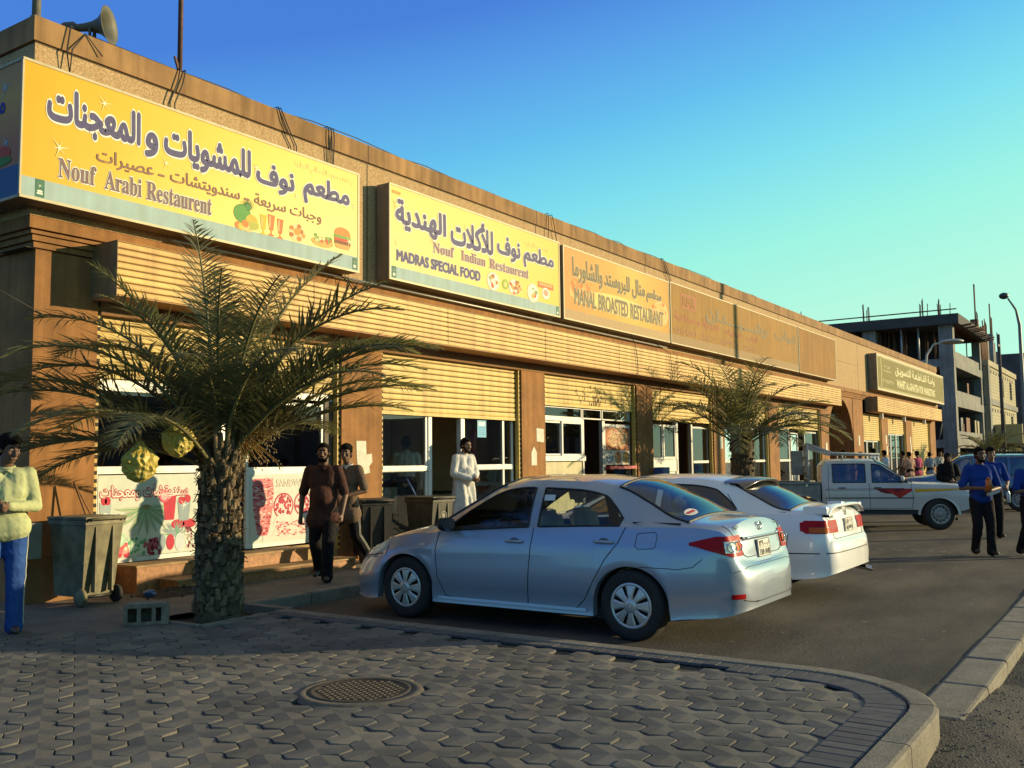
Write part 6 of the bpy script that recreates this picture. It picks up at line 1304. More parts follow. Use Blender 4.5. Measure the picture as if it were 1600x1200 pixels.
# view-side axes in the world, used only to give each frond its heading
VR = 146.0   # compass heading (from +Y toward +X) of image right; azimuth in math degrees = 90 - heading
def az(right, depth):
    """math azimuth of a horizontal direction with this much rightward and depthward component"""
    r = Vector((math.sin(R(VR)), math.cos(R(VR)))); f = Vector((math.sin(R(56)), math.cos(R(56)))); v = r*right+f*depth; return math.degrees(math.atan2(v.y, v.x))
def palms():
    F = [  # (right, depth), start elevation, length, droop, twist
        ((-1, .1), 52, 2.55, 92, 8), ((-1, -.5), 40, 2.4, 70, -10), ((-1, .7), 60, 2.5, 100, 12), ((-1, -.1), 22, 2.3, 55, 0), ((-.9, -.9), 30, 2.0, 70, 8), ((-1, .3), 70, 2.3, 85, -10),
        ((-.45, -.2), 78, 2.35, 50, 5), ((-.12, .1), 88, 2.6, 20, 0), ((.35, .2), 80, 2.5, 48, 0), ((.10, -.5), 74, 2.2, 60, 10),
        ((1, .05), 58, 2.5, 72, -6), ((1, .5), 50, 2.45, 75, 10), ((1, -.45), 46, 2.25, 66, -12), ((1, .1), 42, 2.3, 58, 6), ((.8, .8), 62, 2.4, 75, 0), ((.5, -.8), 62, 2.0, 80, 14), ((1, -.2), 68, 2.5, 82, 8),
        ((-.6, .9), 50, 2.2, 80, 0), ((.2, 1), 55, 2.3, 80, 0), ((.2, -1), 64, 1.8, 85, -14), ((-.3, -1), 42, 1.8, 95, 10), ((.9, .3), 34, 2.0, 50, 0), ((-.9, .2), 8, 2.1, 42, 0), ((-.7, -.6), 62, 2.4, 95, -8), ((.5, .9), 34, 2.0, 60, 8), ((-.2, .9), 15, 1.9, 55, 0), ((1, -.05), 48, 2.5, 62, 4), ((.95, .25), 64, 2.5, 90, 0), ((-1, -.15), 45, 2.75, 78, 4), ((-.95, .4), 34, 2.5, 70, -6), ((-.8, .1), 66, 2.7, 80, 6), ((.6, -.1), 72, 2.6, 66, -4), ((-.55, .4), 72, 2.4, 60, 8), ((.9, -.3), 52, 2.3, 62, 0), ((-.85, -.3), 14, 2.2, 48, 4), ((.3, .6), 66, 2.3, 60, 0), ((-.3, -.6), 70, 2.2, 70, 6), ((.4, -.5), 74, 2.3, 66, -6), ((-.7, .3), 58, 2.6, 85, 5), ((.75, .3), 54, 2.45, 74, -5), ((-.2, .5), 80, 2.4, 45, 0), ((.2, .4), 82, 2.4, 45, 0)]
    T, top = palm('palm_tree', 'nearest date palm with a shaggy trunk and yellow bags tied to its date bunches', (6.36, 7.86, .05), 1.62, .235, .17, [(az(*d), e, l, dr, tw) for d, e, l, dr, tw in F], 3, 'date palms along the street', scales=260, leaflets=64, lw=.020)
    # date stalks that carry the bags: part of the palm
    w = Vector((6.36, 7.86, .05)); q = MB(); st = mat('date_stalk', (.42, .22, .05), .6, 0, .2, 8); r = Vector((math.sin(R(VR)), math.cos(R(VR)), 0)); f = Vector((math.sin(R(56)), math.cos(R(56)), 0)); rn = random.Random(9)
    tops = []
    for (rr, dd, zz, ln) in ((-.60, -.55, 1.86, .12), (-.28, -.42, 2.05, .06)):
        a = top+Vector((0, 0, .1)); tip = r*rr+f*dd+Vector((0, 0, zz)); m = (a+tip)/2+Vector((0, 0, .22)); q.tube([a, m, tip+Vector((0, 0, .06)), tip], [.018, .015, .013, .012], st, 6)
        for k in range(14): e = tip+r*rn.uniform(-.06, .06)+f*rn.uniform(-.06, .06)+Vector((0, 0, -.14-rn.uniform(0, .1))); q.tube([tip, (tip+e)/2+r*rn.uniform(-.02, .02), e], .004, st, 4, False)
        tops.append(w+tip)
    for k in range(46):  # loose date strands on the right of the crown
        a = top+r*.14+Vector((0, 0, .12)); e = a+r*rn.uniform(.15, .5)+f*rn.uniform(-.25, .1)+Vector((0, 0, rn.uniform(-.2, .25))); q.tube([a, (a+e)/2+Vector((0, 0, .1)), e], .004, st, 3, False)
        for _ in range(3):
            c = e+Vector((rn.uniform(-.05, .05), rn.uniform(-.05, .05), rn.uniform(-.06, .03))); q.lathe([(.0005, -.012), (.009, 0), (.0005, .014)], mat('dates', (.20, .13, .03), .5, 0, .3, 9), 5, Matrix.Translation(c))
    q.build('date_stalk', T, world=False)
    # bags
    bagm = mat('bag_yellow', (.56, .44, .12), .45, 0, .22, 6, .6, 14, (.42, .32, .05), bdist=.03, spec=.4)
    for k, (tp, s, lab) in enumerate(((tops[0], 1.0, 'crumpled yellow plastic bag on a date bunch, lower and farther left'), (tops[1], .92, 'crumpled yellow plastic bag on a date bunch, higher and nearer the palm trunk'))):
        q = MB(); bm = bmesh.new(); bmesh.ops.create_icosphere(bm, subdivisions=4, radius=1); sd = Vector((k*7.1, 3, 1))
        for v in bm.verts:
            n = v.co.normalized(); d = .92+.22*noise.noise(n*1.7+sd)+.26*abs(noise.noise(n*3.1+sd))+.30*abs(noise.noise(n*5.5+sd))-.05+.16*abs(noise.noise(n*9+sd))+.07*noise.noise(n*17+sd); z = n.z; neck = 1 if z < .35 else max(.26, 1-1.25*(z-.35)**.8)
            ph = math.atan2(n.y, n.x); d *= 1+.05*math.sin(ph*7+4*noise.noise(n*2)+k)*max(0, .2+n.z); v.co = Vector((n.x*.155*d*neck*s, n.y*.145*d*neck*s, (n.z*.20 if z < .35 else .07+(z-.35)*.24)*s*(1+.05*noise.noise(n*6+sd))))
        q.bm(bm, bagm, False, Matrix.Translation(tp+Vector((0, 0, -.27 if k == 0 else -.24)))); q.tube([tp+Vector((-.03, 0, -.085)), tp+Vector((0, -.03, -.09)), tp+Vector((.03, 0, -.085)), tp+Vector((0, .03, -.088)), tp+Vector((-.03, 0, -.085))], .006, bagm, 5, False)
        o = q.build('plastic_bag', None); tag(o, lab, 'plastic bag', 'bags on the date bunches')
    # second palm in front of the arch side shops
    rn = random.Random(5); F2 = []
    for k in range(34):
        F2.append((k*137.5+rn.uniform(-15, 15), rn.choice([20, 35, 50, 62, 74, 84])+rn.uniform(-5, 5), rn.uniform(2.25, 2.75), rn.uniform(60, 95), rn.uniform(-12, 12)))
    palm('palm_tree', 'second palm, behind the white saloon and in front of the shop windows', (22.85, 8.55, .05), 1.98, .36, .30, F2, 6, 'date palms along the street', scales=70, leaflets=44, lw=.024)
    F3 = [(k*137.5, rn.choice([30, 50, 70, 82]), rn.uniform(2, 2.5), rn.uniform(60, 95), 0) for k in range(22)]
    palm('palm_tree', 'far palm in front of the concrete building site, its crown above the blue car', (57.0, 7.5, .05), 1.3, .34, .3, F3, 8, 'date palms along the street', scales=40, leaflets=30, lw=.05, cut=False)
palms()
# ================================================================== people
def capsule(bm, a, b, ra, rb, n=12):
    a, b = Vector(a), Vector(b); d = b-a; L = d.length
    if L < 1e-5: d = Vector((0, 0, 1)); L = 1e-4
    M = d.to_track_quat('Z', 'Y').to_matrix().to_4x4(); M.translation = a
    prof = [(ra*math.sin(t), -ra*math.cos(t)) for t in np.linspace(0.05, PI/2, 5)]+[(rb*math.cos(t), L+rb*math.sin(t)) for t in np.linspace(0, PI/2-.05, 5)]
    vs = [[bm.verts.new(M @ Vector((r*math.cos(2*PI*j/n), r*math.sin(2*PI*j/n), z))) for j in range(n)] for r, z in prof]
    for i in range(len(vs)-1):
        for j in range(n): bm.faces.new((vs[i][j], vs[i][(j+1) % n], vs[i+1][(j+1) % n], vs[i+1][j]))
    bm.faces.new(vs[0][::-1]); bm.faces.new(vs[-1])
def ellip(bm, c, r, rot=None):
    M = Matrix.Translation(c) @ (rot.to_4x4() if rot else Matrix()) @ Matrix.Diagonal((*r, 1)); bmesh.ops.create_uvsphere(bm, u_segments=16, v_segments=12, radius=1, matrix=M)
def fuse(bm, voxel, smooth=4):
    """voxel-fuse overlapping volumes into one continuous surface"""
    me = bpy.data.meshes.new('t'); bm.to_mesh(me); bm.free(); o = bpy.data.objects.new('t', me); COL.objects.link(o)
    m = o.modifiers.new('r', 'REMESH'); m.mode = 'VOXEL'; m.voxel_size = voxel
    s = o.modifiers.new('s', 'SMOOTH'); s.iterations = smooth; s.factor = .5
    dg = bpy.context.evaluated_depsgraph_get(); dg.update(); r = bpy.data.meshes.new_from_object(o.evaluated_get(dg)); bpy.data.objects.remove(o); bpy.data.meshes.remove(me)
    r.polygons.foreach_set('use_smooth', [True]*len(r.polygons)); return r
def person(label, loc, face, h=1.72, skin=(.20, .10, .06), hair=(.012, .010, .009), top=(.4, .4, .4), bot=(.03, .03, .03), shoe=(.02, .018, .016), pose=None, style='shirt', beard=False, vox=.012, group=None, belly=0.0, sleeve='short', extra=None, headturn=0.0, headtilt=0.0, hairstyle='short', collar=None, stripe=None, hem=-.14, tuck=True, wrinkle=.006):
    """face: math azimuth (deg) the chest looks at. local frame: +Y forward, +X the person's left... X mirrored below as right = +X"""
    k = h/1.72; T = thing('person', label, 'person', loc, R(face-90), group); p = dict(lh=(-.26, .05, .82), le=(-.27, -.04, 1.10), rh=(.26, .05, .82), re=(.27, -.04, 1.10), lk=(-.10, .03, .50), la=(-.10, 0, .08), rk=(.10, .03, .50), ra=(.10, 0, .08), lean=0.0, hips=(0, 0, .93)); p.update(pose or {})
    V = lambda q: Vector(q)*k
    hips = V(p['hips']); ln = p['lean']; chest = hips+V((0, ln*.6, .36)); neck = hips+V((0, ln, .545)); 
    ls, rs = neck+V((-.185, -.005, -.055)), neck+V((.185, -.005, -.055)); le, re, lh, rh = V(p['le']), V(p['re']), V(p['lh']), V(p['rh']); lk, la, rk, ra_ = V(p['lk']), V(p['la']), V(p['rk']), V(p['ra'])
    lhip, rhip = hips+V((-.092, 0, -.03)), hips+V((.092, 0, -.03)); HR = Matrix.Rotation(R(headturn), 3, 'Z') @ Matrix.Rotation(R(headtilt), 3, 'X'); hc = neck+V((0, .02, .042))+HR @ V((0, .02, .125))
    msk = mat('skin_%d' % int(skin[0]*1000), skin, .55, 0, .12, 8, .2, 60, spec=.35, bdist=.003); mtop = mat('cloth_%d_%d_%d' % tuple(int(c*200) for c in top), top, .9, 0, .12, 9, .5, 9, spec=.2, bdist=.02*1.0); mbot = mat('cloth_%d_%d_%d' % tuple(int(c*200) for c in bot), bot, .9, 0, .15, 9, .5, 8, spec=.2, bdist=.02); msh = mat('shoe_%d' % int(shoe[0]*300), shoe, .5, 0, .15, 9); mh = mat('hair_%d' % int(hair[0]*2000), hair, .9, 0, .3, 60, .8, 120, bdist=.006, spec=.08)
    C = lambda bm, a, b, x, y: capsule(bm, a, b, x*k, y*k)
    # ---- body: head, neck, trunk, limbs, hands: one surface
    bm = bmesh.new(); H = lambda v: hc+HR @ V(v)
    ellip(bm, H((0, -.012, .035)), V((.076, .094, .088)), HR); ellip(bm, H((0, .022, -.035)), V((.060, .070, .080)), HR); ellip(bm, H((0, .052, -.088)), V((.034, .032, .026)), HR)
    C(bm, H((0, .088, .022)), H((0, .106, -.028)), .011, .017); C(bm, H((-.03, .080, .045)), H((.03, .080, .045)), .014, .014); C(bm, H((-.022, .085, -.062)), H((.022, .085, -.062)), .011, .011)
    for s in (-1, 1): ellip(bm, H((s*.076, -.008, .005)), V((.012, .022, .034)), HR); ellip(bm, H((s*.042, .062, -.012)), V((.022, .022, .022)), HR)
    C(bm, neck+V((0, -.012, -.04)), H((0, -.02, -.06)), .060, .055)
    C(bm, hips+V((0, 0, .04)), chest, .085, .085); C(bm, ls, rs, .035, .035); C(bm, chest+V((-.05, -.01, 0)), chest+V((.05, -.01, 0)), .075, .075)
    for s_, e_, h_ in ((ls, le, lh), (rs, re, rh)): C(bm, s_, e_, .052, .040); C(bm, e_, h_, .040, .027)
    for a, b, c in ((lhip, lk, la), (rhip, rk, ra_)): C(bm, a, b, .085, .058); C(bm, b, c, .058, .040)
    for sg, e_, h_, key in ((-1, le, lh, 'l'), (1, re, rh, 'r')):
        d = (h_-e_).normalized(); pal = V(p.get(key+'palm', (-sg, .2, 0))).normalized(); pal = (pal-d*pal.dot(d)).normalized(); sd = d.cross(pal); tw = sd if sd.dot(Vector((0, 1, .4))) > 0 else -sd  # thumb side
        C(bm, h_, h_+d*.085*k, .026, .032); C(bm, h_+d*.075*k+tw*.022*k, h_+d*.075*k-tw*.022*k, .018, .016); curl = p.get('curl', .45)
        for i, (o, l) in enumerate(((.028, .070), (.010, .078), (-.009, .072), (-.026, .058))):
            b0 = h_+d*.088*k+tw*o*k; b1 = b0+(d*math.cos(curl)+pal*math.sin(curl))*l*.45*k; b2 = b1+(d*math.cos(curl*2.2)+pal*math.sin(curl*2.2))*l*.33*k; b3 = b2+(d*math.cos(curl*3)+pal*math.sin(curl*3))*l*.25*k
            C(bm, b0, b1, .0092, .0086); C(bm, b1, b2, .0086, .008); C(bm, b2, b3, .008, .007)
        t0 = h_+d*.03*k+tw*.024*k; t1 = t0+(tw*.8+d*.7+pal*.35).normalized()*.042*k; t2 = t1+(d*.9+tw*.25+pal*.5).normalized()*.034*k; C(bm, t0, t1, .013, .011); C(bm, t1, t2, .010, .008)
    me = fuse(bm, vox*.62 if vox < .016 else vox*.8, 2); me.materials.append(msk); link(me, 'body', T, False)
    # eyes, brows, mouth
    if vox < .016:
        q = MB(); ew = flat('eye_white', (.5, .47, .42), .3); ed = flat('eye_dark', (.012, .009, .008), .2)
        for s in (-1, 1):
            bm = bmesh.new(); ellip(bm, H((s*.031, .0775, .016)), V((.0145, .008, .0075)), HR); q.bm(bm, ew, True); bm = bmesh.new(); ellip(bm, H((s*.031, .0835, .016)), V((.0065, .004, .0066)), HR); q.bm(bm, ed, True)
            q.tube([H((s*.014, .094, .037)), H((s*.032, .094, .043)), H((s*.05, .083, .037))], [.004*k, .0055*k, .003*k], mh, 5)
        q.build('eye', T, world=False); q = MB(); q.tube([H((-.024, .088, -.0615)), H((0, .0965, -.060)), H((.024, .088, -.0615))], [.003*k, .0045*k, .003*k], mat('lips', (.22, .08, .06), .5, 0, .1, 8), 5); q.build('mouth', T, world=False)
    # ---- hair and beard
    if hairstyle != 'scarf':
        bm = bmesh.new(); ellip(bm, H((0, -.028, .052)), V((.086, .100, .090)), HR); ellip(bm, H((0, -.055, .0)), V((.078, .068, .085)), HR)
        if hairstyle == 'full': ellip(bm, H((0, .045, .098)), V((.072, .058, .038)), HR); ellip(bm, H((0, -.02, .085)), V((.09, .095, .075)), HR)
        else: ellip(bm, H((0, .030, .103)), V((.062, .050, .026)), HR)
        for s in (-1, 1): ellip(bm, H((s*.076, -.005, .035)), V((.014, .035, .045)), HR)
        for v in bm.verts: v.co += (v.co-hc).normalized()*.008*k*noise.noise(v.co*38)
        me = fuse(bm, .009 if vox < .016 else .016, 1); me.materials.append(mh); link(me, 'hair', T, False)
    if beard:
        bm = bmesh.new(); C(bm, H((-.062, .015, -.03)), H((-.035, .062, -.085)), .016, .022); C(bm, H((.062, .015, -.03)), H((.035, .062, -.085)), .016, .022); C(bm, H((-.034, .064, -.093)), H((.034, .064, -.093)), .027, .027); C(bm, H((-.024, .092, -.044)), H((.024, .092, -.044)), .0085, .0085)
        me = fuse(bm, .008, 1); me.materials.append(mh); link(me, 'beard', T, False)
    def wrink(bm, amt, sc_=9):
        for v in bm.verts: v.co += Vector((noise.noise(v.co*sc_), noise.noise(v.co*sc_+Vector((5, 1, 2))), 0))*amt*k
    def cloth(me, amt):
        n = [v.normal.copy() for v in me.vertices]
        for v, nn in zip(me.vertices, n):
            c = v.co; f = .35*noise.noise(Vector((c.x*9, c.y*9, c.z*12)))+.55*noise.noise(Vector((c.x*24, c.y*24, c.z*34+abs(c.x)*40)))+.3*noise.noise(Vector((c.x*50, c.y*50, c.z*60-c.x*50))); v.co = c+nn*f*amt*k
    # ---- upper garment
    if style in ('shirt', 'polo', 'tee'):
        bm = bmesh.new(); C(bm, hips+V((-.045, .01, .02 if tuck else max(-.06, hem))), hips+V((-.05, .01, .2)), .125+belly*.4, .125+belly*.4); C(bm, hips+V((.045, .01, .02 if tuck else max(-.06, hem))), hips+V((.05, .01, .2)), .125+belly*.4, .125+belly*.4)
        if belly: ellip(bm, hips+V((0, .05, .16)), V((.15, .13+belly, .16)))
        C(bm, chest+V((-.075, .0, -.03)), chest+V((-.085, 0, .09)), .125, .105); C(bm, chest+V((.075, .0, -.03)), chest+V((.085, 0, .09)), .125, .105); C(bm, ls+V((0.02, 0, -.005)), rs+V((-.02, 0, -.005)), .068, .068); C(bm, neck+V((0, -.012, -.075)), neck+V((0, -.004, -.005)), .085, .066)
        for s_, e_, h_ in ((ls, le, lh), (rs, re, rh)):
            if sleeve == 'short': C(bm, s_, s_.lerp(e_, .85), .072, .066)
            elif sleeve == 'rolled': C(bm, s_, e_, .070, .058); C(bm, e_, e_.lerp(h_, .35), .058, .056)
            else: C(bm, s_, e_, .070, .058); C(bm, e_, e_.lerp(h_, .93), .056, .042)
        C(bm, hips+V((0, .01, .08)), chest, .13, .13)
        if not tuck: C(bm, hips+V((-.075, .01, hem)), hips+V((.075, .01, hem)), .15, .15)
        me = fuse(bm, vox, 4); cloth(me, wrinkle); me.materials.append(mtop); link(me, 'shirt', T, False)
        q = MB(); cm = mat('cloth_%d_%d_%d' % tuple(int(c*200) for c in (collar or top)), collar or top, .9, 0, .1, 9, spec=.2)
        cp = [neck+V((.068*math.cos(t), -.008+.062*math.sin(t), .012+.016*(-math.sin(t)))) for t in np.linspace(0, 2*PI, 21)]; q.tube(cp, .014*k, cm, 6, False)
        if style != 'tee': q.prism([neck+V(v) for v in ((-.005, .085, -.02), (-.06, .05, .0), (-.05, .09, -.05))], V((0, .006, 0)), cm); q.prism([neck+V(v) for v in ((.005, .085, -.02), (.06, .05, .0), (.05, .09, -.05))], V((0, .006, 0)), cm)
        q.build('collar', T, world=False)
    elif style == 'thobe':
        bm = bmesh.new(); C(bm, chest+V((-.08, 0, -.03)), chest+V((-.09, 0, .09)), .125, .105); C(bm, chest+V((.08, 0, -.03)), chest+V((.09, 0, .09)), .125, .105); C(bm, ls+V((.02, 0, 0)), rs+V((-.02, 0, 0)), .07, .07); C(bm, neck+V((0, -.01, -.07)), neck+V((0, 0, .01)), .085, .064)
        if belly: ellip(bm, hips+V((0, .05, .15)), V((.17, .14+belly, .2)))
        for s_ in (-1, 1): C(bm, chest+V((s_*.06, 0, -.1)), Vector((s_*.09*k, p['lk'][1]*.3, .55*k)), .135, .16); C(bm, Vector((s_*.09*k, 0, .55*k)), Vector((s_*.10*k, 0, .26*k)), .16, .17)
        for s_, e_, h_ in ((ls, le, lh), (rs, re, rh)): C(bm, s_, e_, .075, .068); C(bm, e_, e_.lerp(h_, .9), .068, .055)
        me = fuse(bm, vox, 4)
        for v in me.vertices:
            if v.co.z < chest.z: a = math.atan2(v.co.y, v.co.x); f = .012*math.sin(a*9+noise.noise(v.co*3)*3)*min(1, (chest.z-v.co.z)/.5); v.co += Vector((v.co.x, v.co.y, 0)).normalized()*f
        cloth(me, .008); me.materials.append(mtop); link(me, 'robe', T, False)
        q = MB(); q.tube([neck+V((.062*math.cos(t), -.006+.056*math.sin(t), .018)) for t in np.linspace(0, 2*PI, 21)], .014*k, mtop, 6, False); q.build('collar', T, world=False)
    elif style == 'abaya':
        bm = bmesh.new(); C(bm, chest, neck+V((0, 0, -.04)), .17, .11); C(bm, ls, rs, .085, .085); C(bm, chest+V((0, 0, -.1)), Vector((0, 0, .3*k)), .17, .24); ellip(bm, H((0, -.02, .03)), V((.10, .115, .125)), HR); C(bm, H((0, -.03, -.08)), neck+V((0, 0, -.1)), .10, .15)
        for s_, e_, h_ in ((ls, le, lh), (rs, re, rh)): C(bm, s_, e_, .085, .08); C(bm, e_, e_.lerp(h_, .85), .08, .065)
        me = fuse(bm, vox, 4); cloth(me, .012)
        # open the face
        b2 = bmesh.new(); b2.from_mesh(me); fc = H((0, .10, -.01)); bmesh.ops.delete(b2, geom=[v for v in b2.verts if (v.co-fc).length < .072*k], context='VERTS'); b2.to_mesh(me); b2.free(); me.polygons.foreach_set('use_smooth', [True]*len(me.polygons))
        me.materials.append(mtop); link(me, 'robe', T, False)
    # ---- trousers
    if style not in ('abaya',):
        bm = bmesh.new(); lo = .60 if style == 'thobe' else 1
        C(bm, hips+V((-.05, -.005, .06)), hips+V((.05, -.005, .06)), .125, .125) if style != 'thobe' else None
        for s_, a, b, c in ((-1, lhip, lk, la), (1, rhip, rk, ra_)):
            if style != 'thobe': C(bm, a, b, .105, .082)
            C(bm, b, b.lerp(c, .98), .080, .070); C(bm, b.lerp(c, .85), c+V((0, 0, -.02)), .072, .078)
        me = fuse(bm, vox, 4); cloth(me, .010); me.materials.append(mbot); tr = link(me, 'trousers', T, False)
        if tuck and style != 'thobe':
            q = MB(); q.tube([hips+V(((.165+belly*.2)*math.cos(t), (.13+belly*.3)*math.sin(t)+.005, .085)) for t in np.linspace(0, 2*PI, 29)], .016*k, BLK, 6, False); q.box(-.03*k, .03*k, hips.y+(.145+belly*.3)*k, hips.y+(.158+belly*.3)*k, hips.z+.065*k, hips.z+.105*k, CHR); q.build('belt', T, world=False)
        if stripe:
            q = MB(); ms = mat('cloth_stripe', stripe, .8, 0, .1, 9)
            bvh = BVHTree.FromPolygons([v.co for v in me.vertices], [tuple(f.vertices) for f in me.polygons])
            for sx, a, b, c in ((-1, lhip, lk, la), (1, rhip, rk, ra_)):
                for off in (-.014, .014):
                    L = []
                    for t in np.linspace(0, 1, 26):
                        P_ = a.lerp(b, t*2) if t < .5 else b.lerp(c, t*2-1); P_ = P_+V((0, off, 0)); hh = bvh.ray_cast(P_+Vector((sx*.4, 0, 0)), Vector((-sx, 0, 0)))[0]
                        if hh is not None: L.append(hh+Vector((sx*.003, 0, 0)))
                    if len(L) > 2: q.tube(L, .006*k, ms, 4, False)
            q.build('stripe', tr, world=False)
    # ---- shoes
    for s_, b, c, key in ((-1, lk, la, 'lf'), (1, rk, ra_, 'rf')):
        fd = V(p.get(key, (s_*.12, 1, 0))).normalized(); q = bmesh.new(); c0 = Vector((c.x, c.y, c.z-.035*k)); pit = p.get(key+'p', 0.0)
        heel = c0-fd*.05*k; toe = c0+fd*.17*k+Vector((0, 0, pit)); C(q, heel, c0+fd*.06*k, .040, .040); C(q, c0+fd*.03*k, toe, .042, .030); C(q, c0+V((0, 0, .02)), c0+fd*.05*k, .045, .04)
        for v in q.verts: v.co.z = max(v.co.z, c.z-.078*k+min(0, pit))
        me = fuse(q, .012, 2); me.materials.append(msh); link(me, 'shoe', T, False)
    if extra: extra(T, dict(lh=lh, rh=rh, le=le, re=re, k=k, H=H, neck=neck, hips=hips, chest=chest))
    return T
def hd(heading): return 90-heading
def people():
    # facing azimuths: toward the camera = opposite of view dir
    g = 'people walking and standing at the shops'
    BR = (.26, .14, .085); DB = (.17, .09, .055)
    # man cut off at the left edge: cream shirt, blue track trousers, hands together, looking to the right
    person('man in cream shirt and blue striped track trousers at the left picture edge', (4.62, 8.66, .11), -118, 1.73, DB, top=(.47, .50, .27), bot=(.03, .085, .30), shoe=(.10, .05, .035), style='shirt', sleeve='long', tuck=False, hem=.02, stripe=(.5, .48, .42), headturn=32, headtilt=-12, hairstyle='full', group=g, wrinkle=.006,
        pose=dict(le=(-.25, .02, 1.13), lh=(-.02, .30, 1.14), re=(.26, .02, 1.13), rh=(.06, .30, 1.12), lk=(-.10, .02, .5), rk=(.12, .06, .5), ra=(.14, .02, .08), lpalm=(.3, .2, 1), rpalm=(-.3, .2, 1), curl=.7))
    # two men walking along the pavement
    person('bearded man in dark maroon polo and black trousers walking past the sandwich poster', (8.86, 8.92, .11), -148, 1.70, DB, top=(.075, .033, .026), bot=(.012, .011, .012), shoe=(.03, .025, .02), style='polo', beard=True, belly=.02, tuck=False, headturn=6, group=g,
        pose=dict(le=(-.29, .02, 1.10), lh=(-.27, .14, .86), re=(.29, -.06, 1.10), rh=(.29, .02, .84), lk=(-.10, .16, .50), la=(-.09, .16, .09), rk=(.10, .02, .48), ra=(.10, -.22, .13), rfp=-.03, curl=.6))
    person('young man in brown polo with white collar, striding behind the man in maroon', (9.90, 9.50, .11), -172, 1.70, DB, top=(.16, .105, .07), bot=(.013, .013, .014), style='polo', sleeve='short', collar=(.55, .55, .52), tuck=False, stripe=(.35, .34, .32), headturn=20, hairstyle='full', group=g,
        pose=dict(le=(-.28, -.04, 1.12), lh=(-.10, .22, 1.05), re=(.28, -.02, 1.12), rh=(.05, .22, 1.02), lk=(-.10, -.06, .50), la=(-.11, -.40, .16), rk=(.10, .24, .52), ra=(.10, .36, .09), lfp=-.06, curl=.6))
    # man in a white robe in the doorway
    person('bearded man in a pale shalwar robe standing in the open shop doorway', (13.46, 10.12, .27), -100, 1.70, BR, top=(.60, .58, .55), bot=(.58, .56, .53), style='thobe', beard=True, belly=.03, headturn=0, headtilt=-10, group=g,
        pose=dict(le=(-.27, .02, 1.14), lh=(-.04, .25, 1.08), re=(.27, .02, 1.14), rh=(.06, .27, 1.04), lpalm=(.4, .1, -1), rpalm=(-.4, .1, 1), curl=.6))
    # man behind the glass
    person('man in a white shirt seen through the shop glass, back half turned', (13.35, 11.35, .31), 40, 1.72, DB, top=(.60, .58, .50), bot=(.05, .045, .04), style='shirt', sleeve='long', tuck=True, group=g, pose=dict(le=(-.26, .02, 1.14), lh=(-.10, .24, 1.25)))
    # three men in blue shirts crossing the street
    def carry_a(T, d):
        q = MB(); m = (d['lh']+d['rh'])/2; q.tube([m+Vector((.02, .10, -.01)), m+Vector((.02, .11, .16))], [.042, .042], mat('drink_orange', (.55, .13, .012), .35, 0, .15, 9), 14); q.tube([m+Vector((.02, .11, .16)), m+Vector((.02, .112, .20))], [.03, .016], MATS['drink_orange'], 12); q.build('drink_bottle', T, world=False)
        q = MB(); B = Matrix.Translation(m+Vector((-.05, .10, -.05))) @ Matrix.Rotation(R(20), 4, 'Y'); bm = bmesh.new(); bmesh.ops.create_cube(bm, size=1); bmesh.ops.scale(bm, vec=(.20, .09, .05), verts=bm.verts); bmesh.ops.bevel(bm, geom=bm.edges[:], offset=.012, segments=2, affect='EDGES'); q.bm(bm, mat('wrap_paper', (.50, .47, .40), .8, 0, .15, 12), False, B); q.build('food_wrap', T, world=False)
    blue = (.012, .045, .24)
    person('bearded man in royal blue tee shirt holding an orange bottle and wrapped food', (17.15, 2.42, .015), -151, 1.68, DB, top=blue, bot=(.010, .010, .011), style='tee', beard=True, tuck=True, headturn=4, headtilt=-4, belly=.02, group=g, extra=carry_a,
        pose=dict(le=(-.30, -.02, 1.10), lh=(-.05, .24, 1.06), re=(.30, -.02, 1.10), rh=(.02, .25, 1.10), lk=(-.10, .10, .50), la=(-.09, .10, .085), rk=(.10, .08, .50), ra=(.10, -.06, .10), curl=.7, lpalm=(.4, -.1, 1), rpalm=(-.4, -.1, 1)))
    def carry_b(T, d):
        q = MB(); h = d['rh']; bm = bmesh.new(); bmesh.ops.create_icosphere(bm, subdivisions=3, radius=1)
        for v in bm.verts: n = v.co.normalized(); f = 1+.25*noise.noise(n*2.3)+.1*noise.noise(n*7); v.co = Vector((n.x*.11*f*(1 if n.z < .3 else max(.2, 1-(n.z-.3)*1.2)), n.y*.09*f*(1 if n.z < .3 else max(.2, 1-(n.z-.3)*1.2)), n.z*.17*f))
        q.bm(bm, mat('bag_white', (.62, .62, .60), .5, 0, .1, 8, .5, 14, bdist=.02), True, Matrix.Translation(h+Vector((.0, .05, -.24)))); q.build('carrier_bag', T, world=False)
    def carry_c(T, d):
        carry_b(T, d); q = MB(); h = d['lh']; q.tube([h+Vector((0, .06, -.30)), h+Vector((0, .06, -.12)), h+Vector((0, .06, -.08)), h+Vector((0, .06, -.05))], [.035, .035, .018, .014], mat('water_bottle', (.45, .55, .62), .2, 0, .1, 6), 12); q.build('water_bottle', T, world=False)
    person('man in royal blue tee shirt carrying a white bag and a water bottle', (20.9, 2.74, .015), -155, 1.70, BR, top=blue, bot=(.010, .010, .011), style='tee', tuck=True, headturn=-6, group=g, extra=carry_c, hairstyle='full',
        pose=dict(le=(-.29, .0, 1.10), lh=(-.20, .22, 1.0), re=(.29, .0, 1.10), rh=(.24, .18, .98), lk=(-.10, .06, .50), rk=(.10, .10, .50), ra=(.10, .08, .08)))
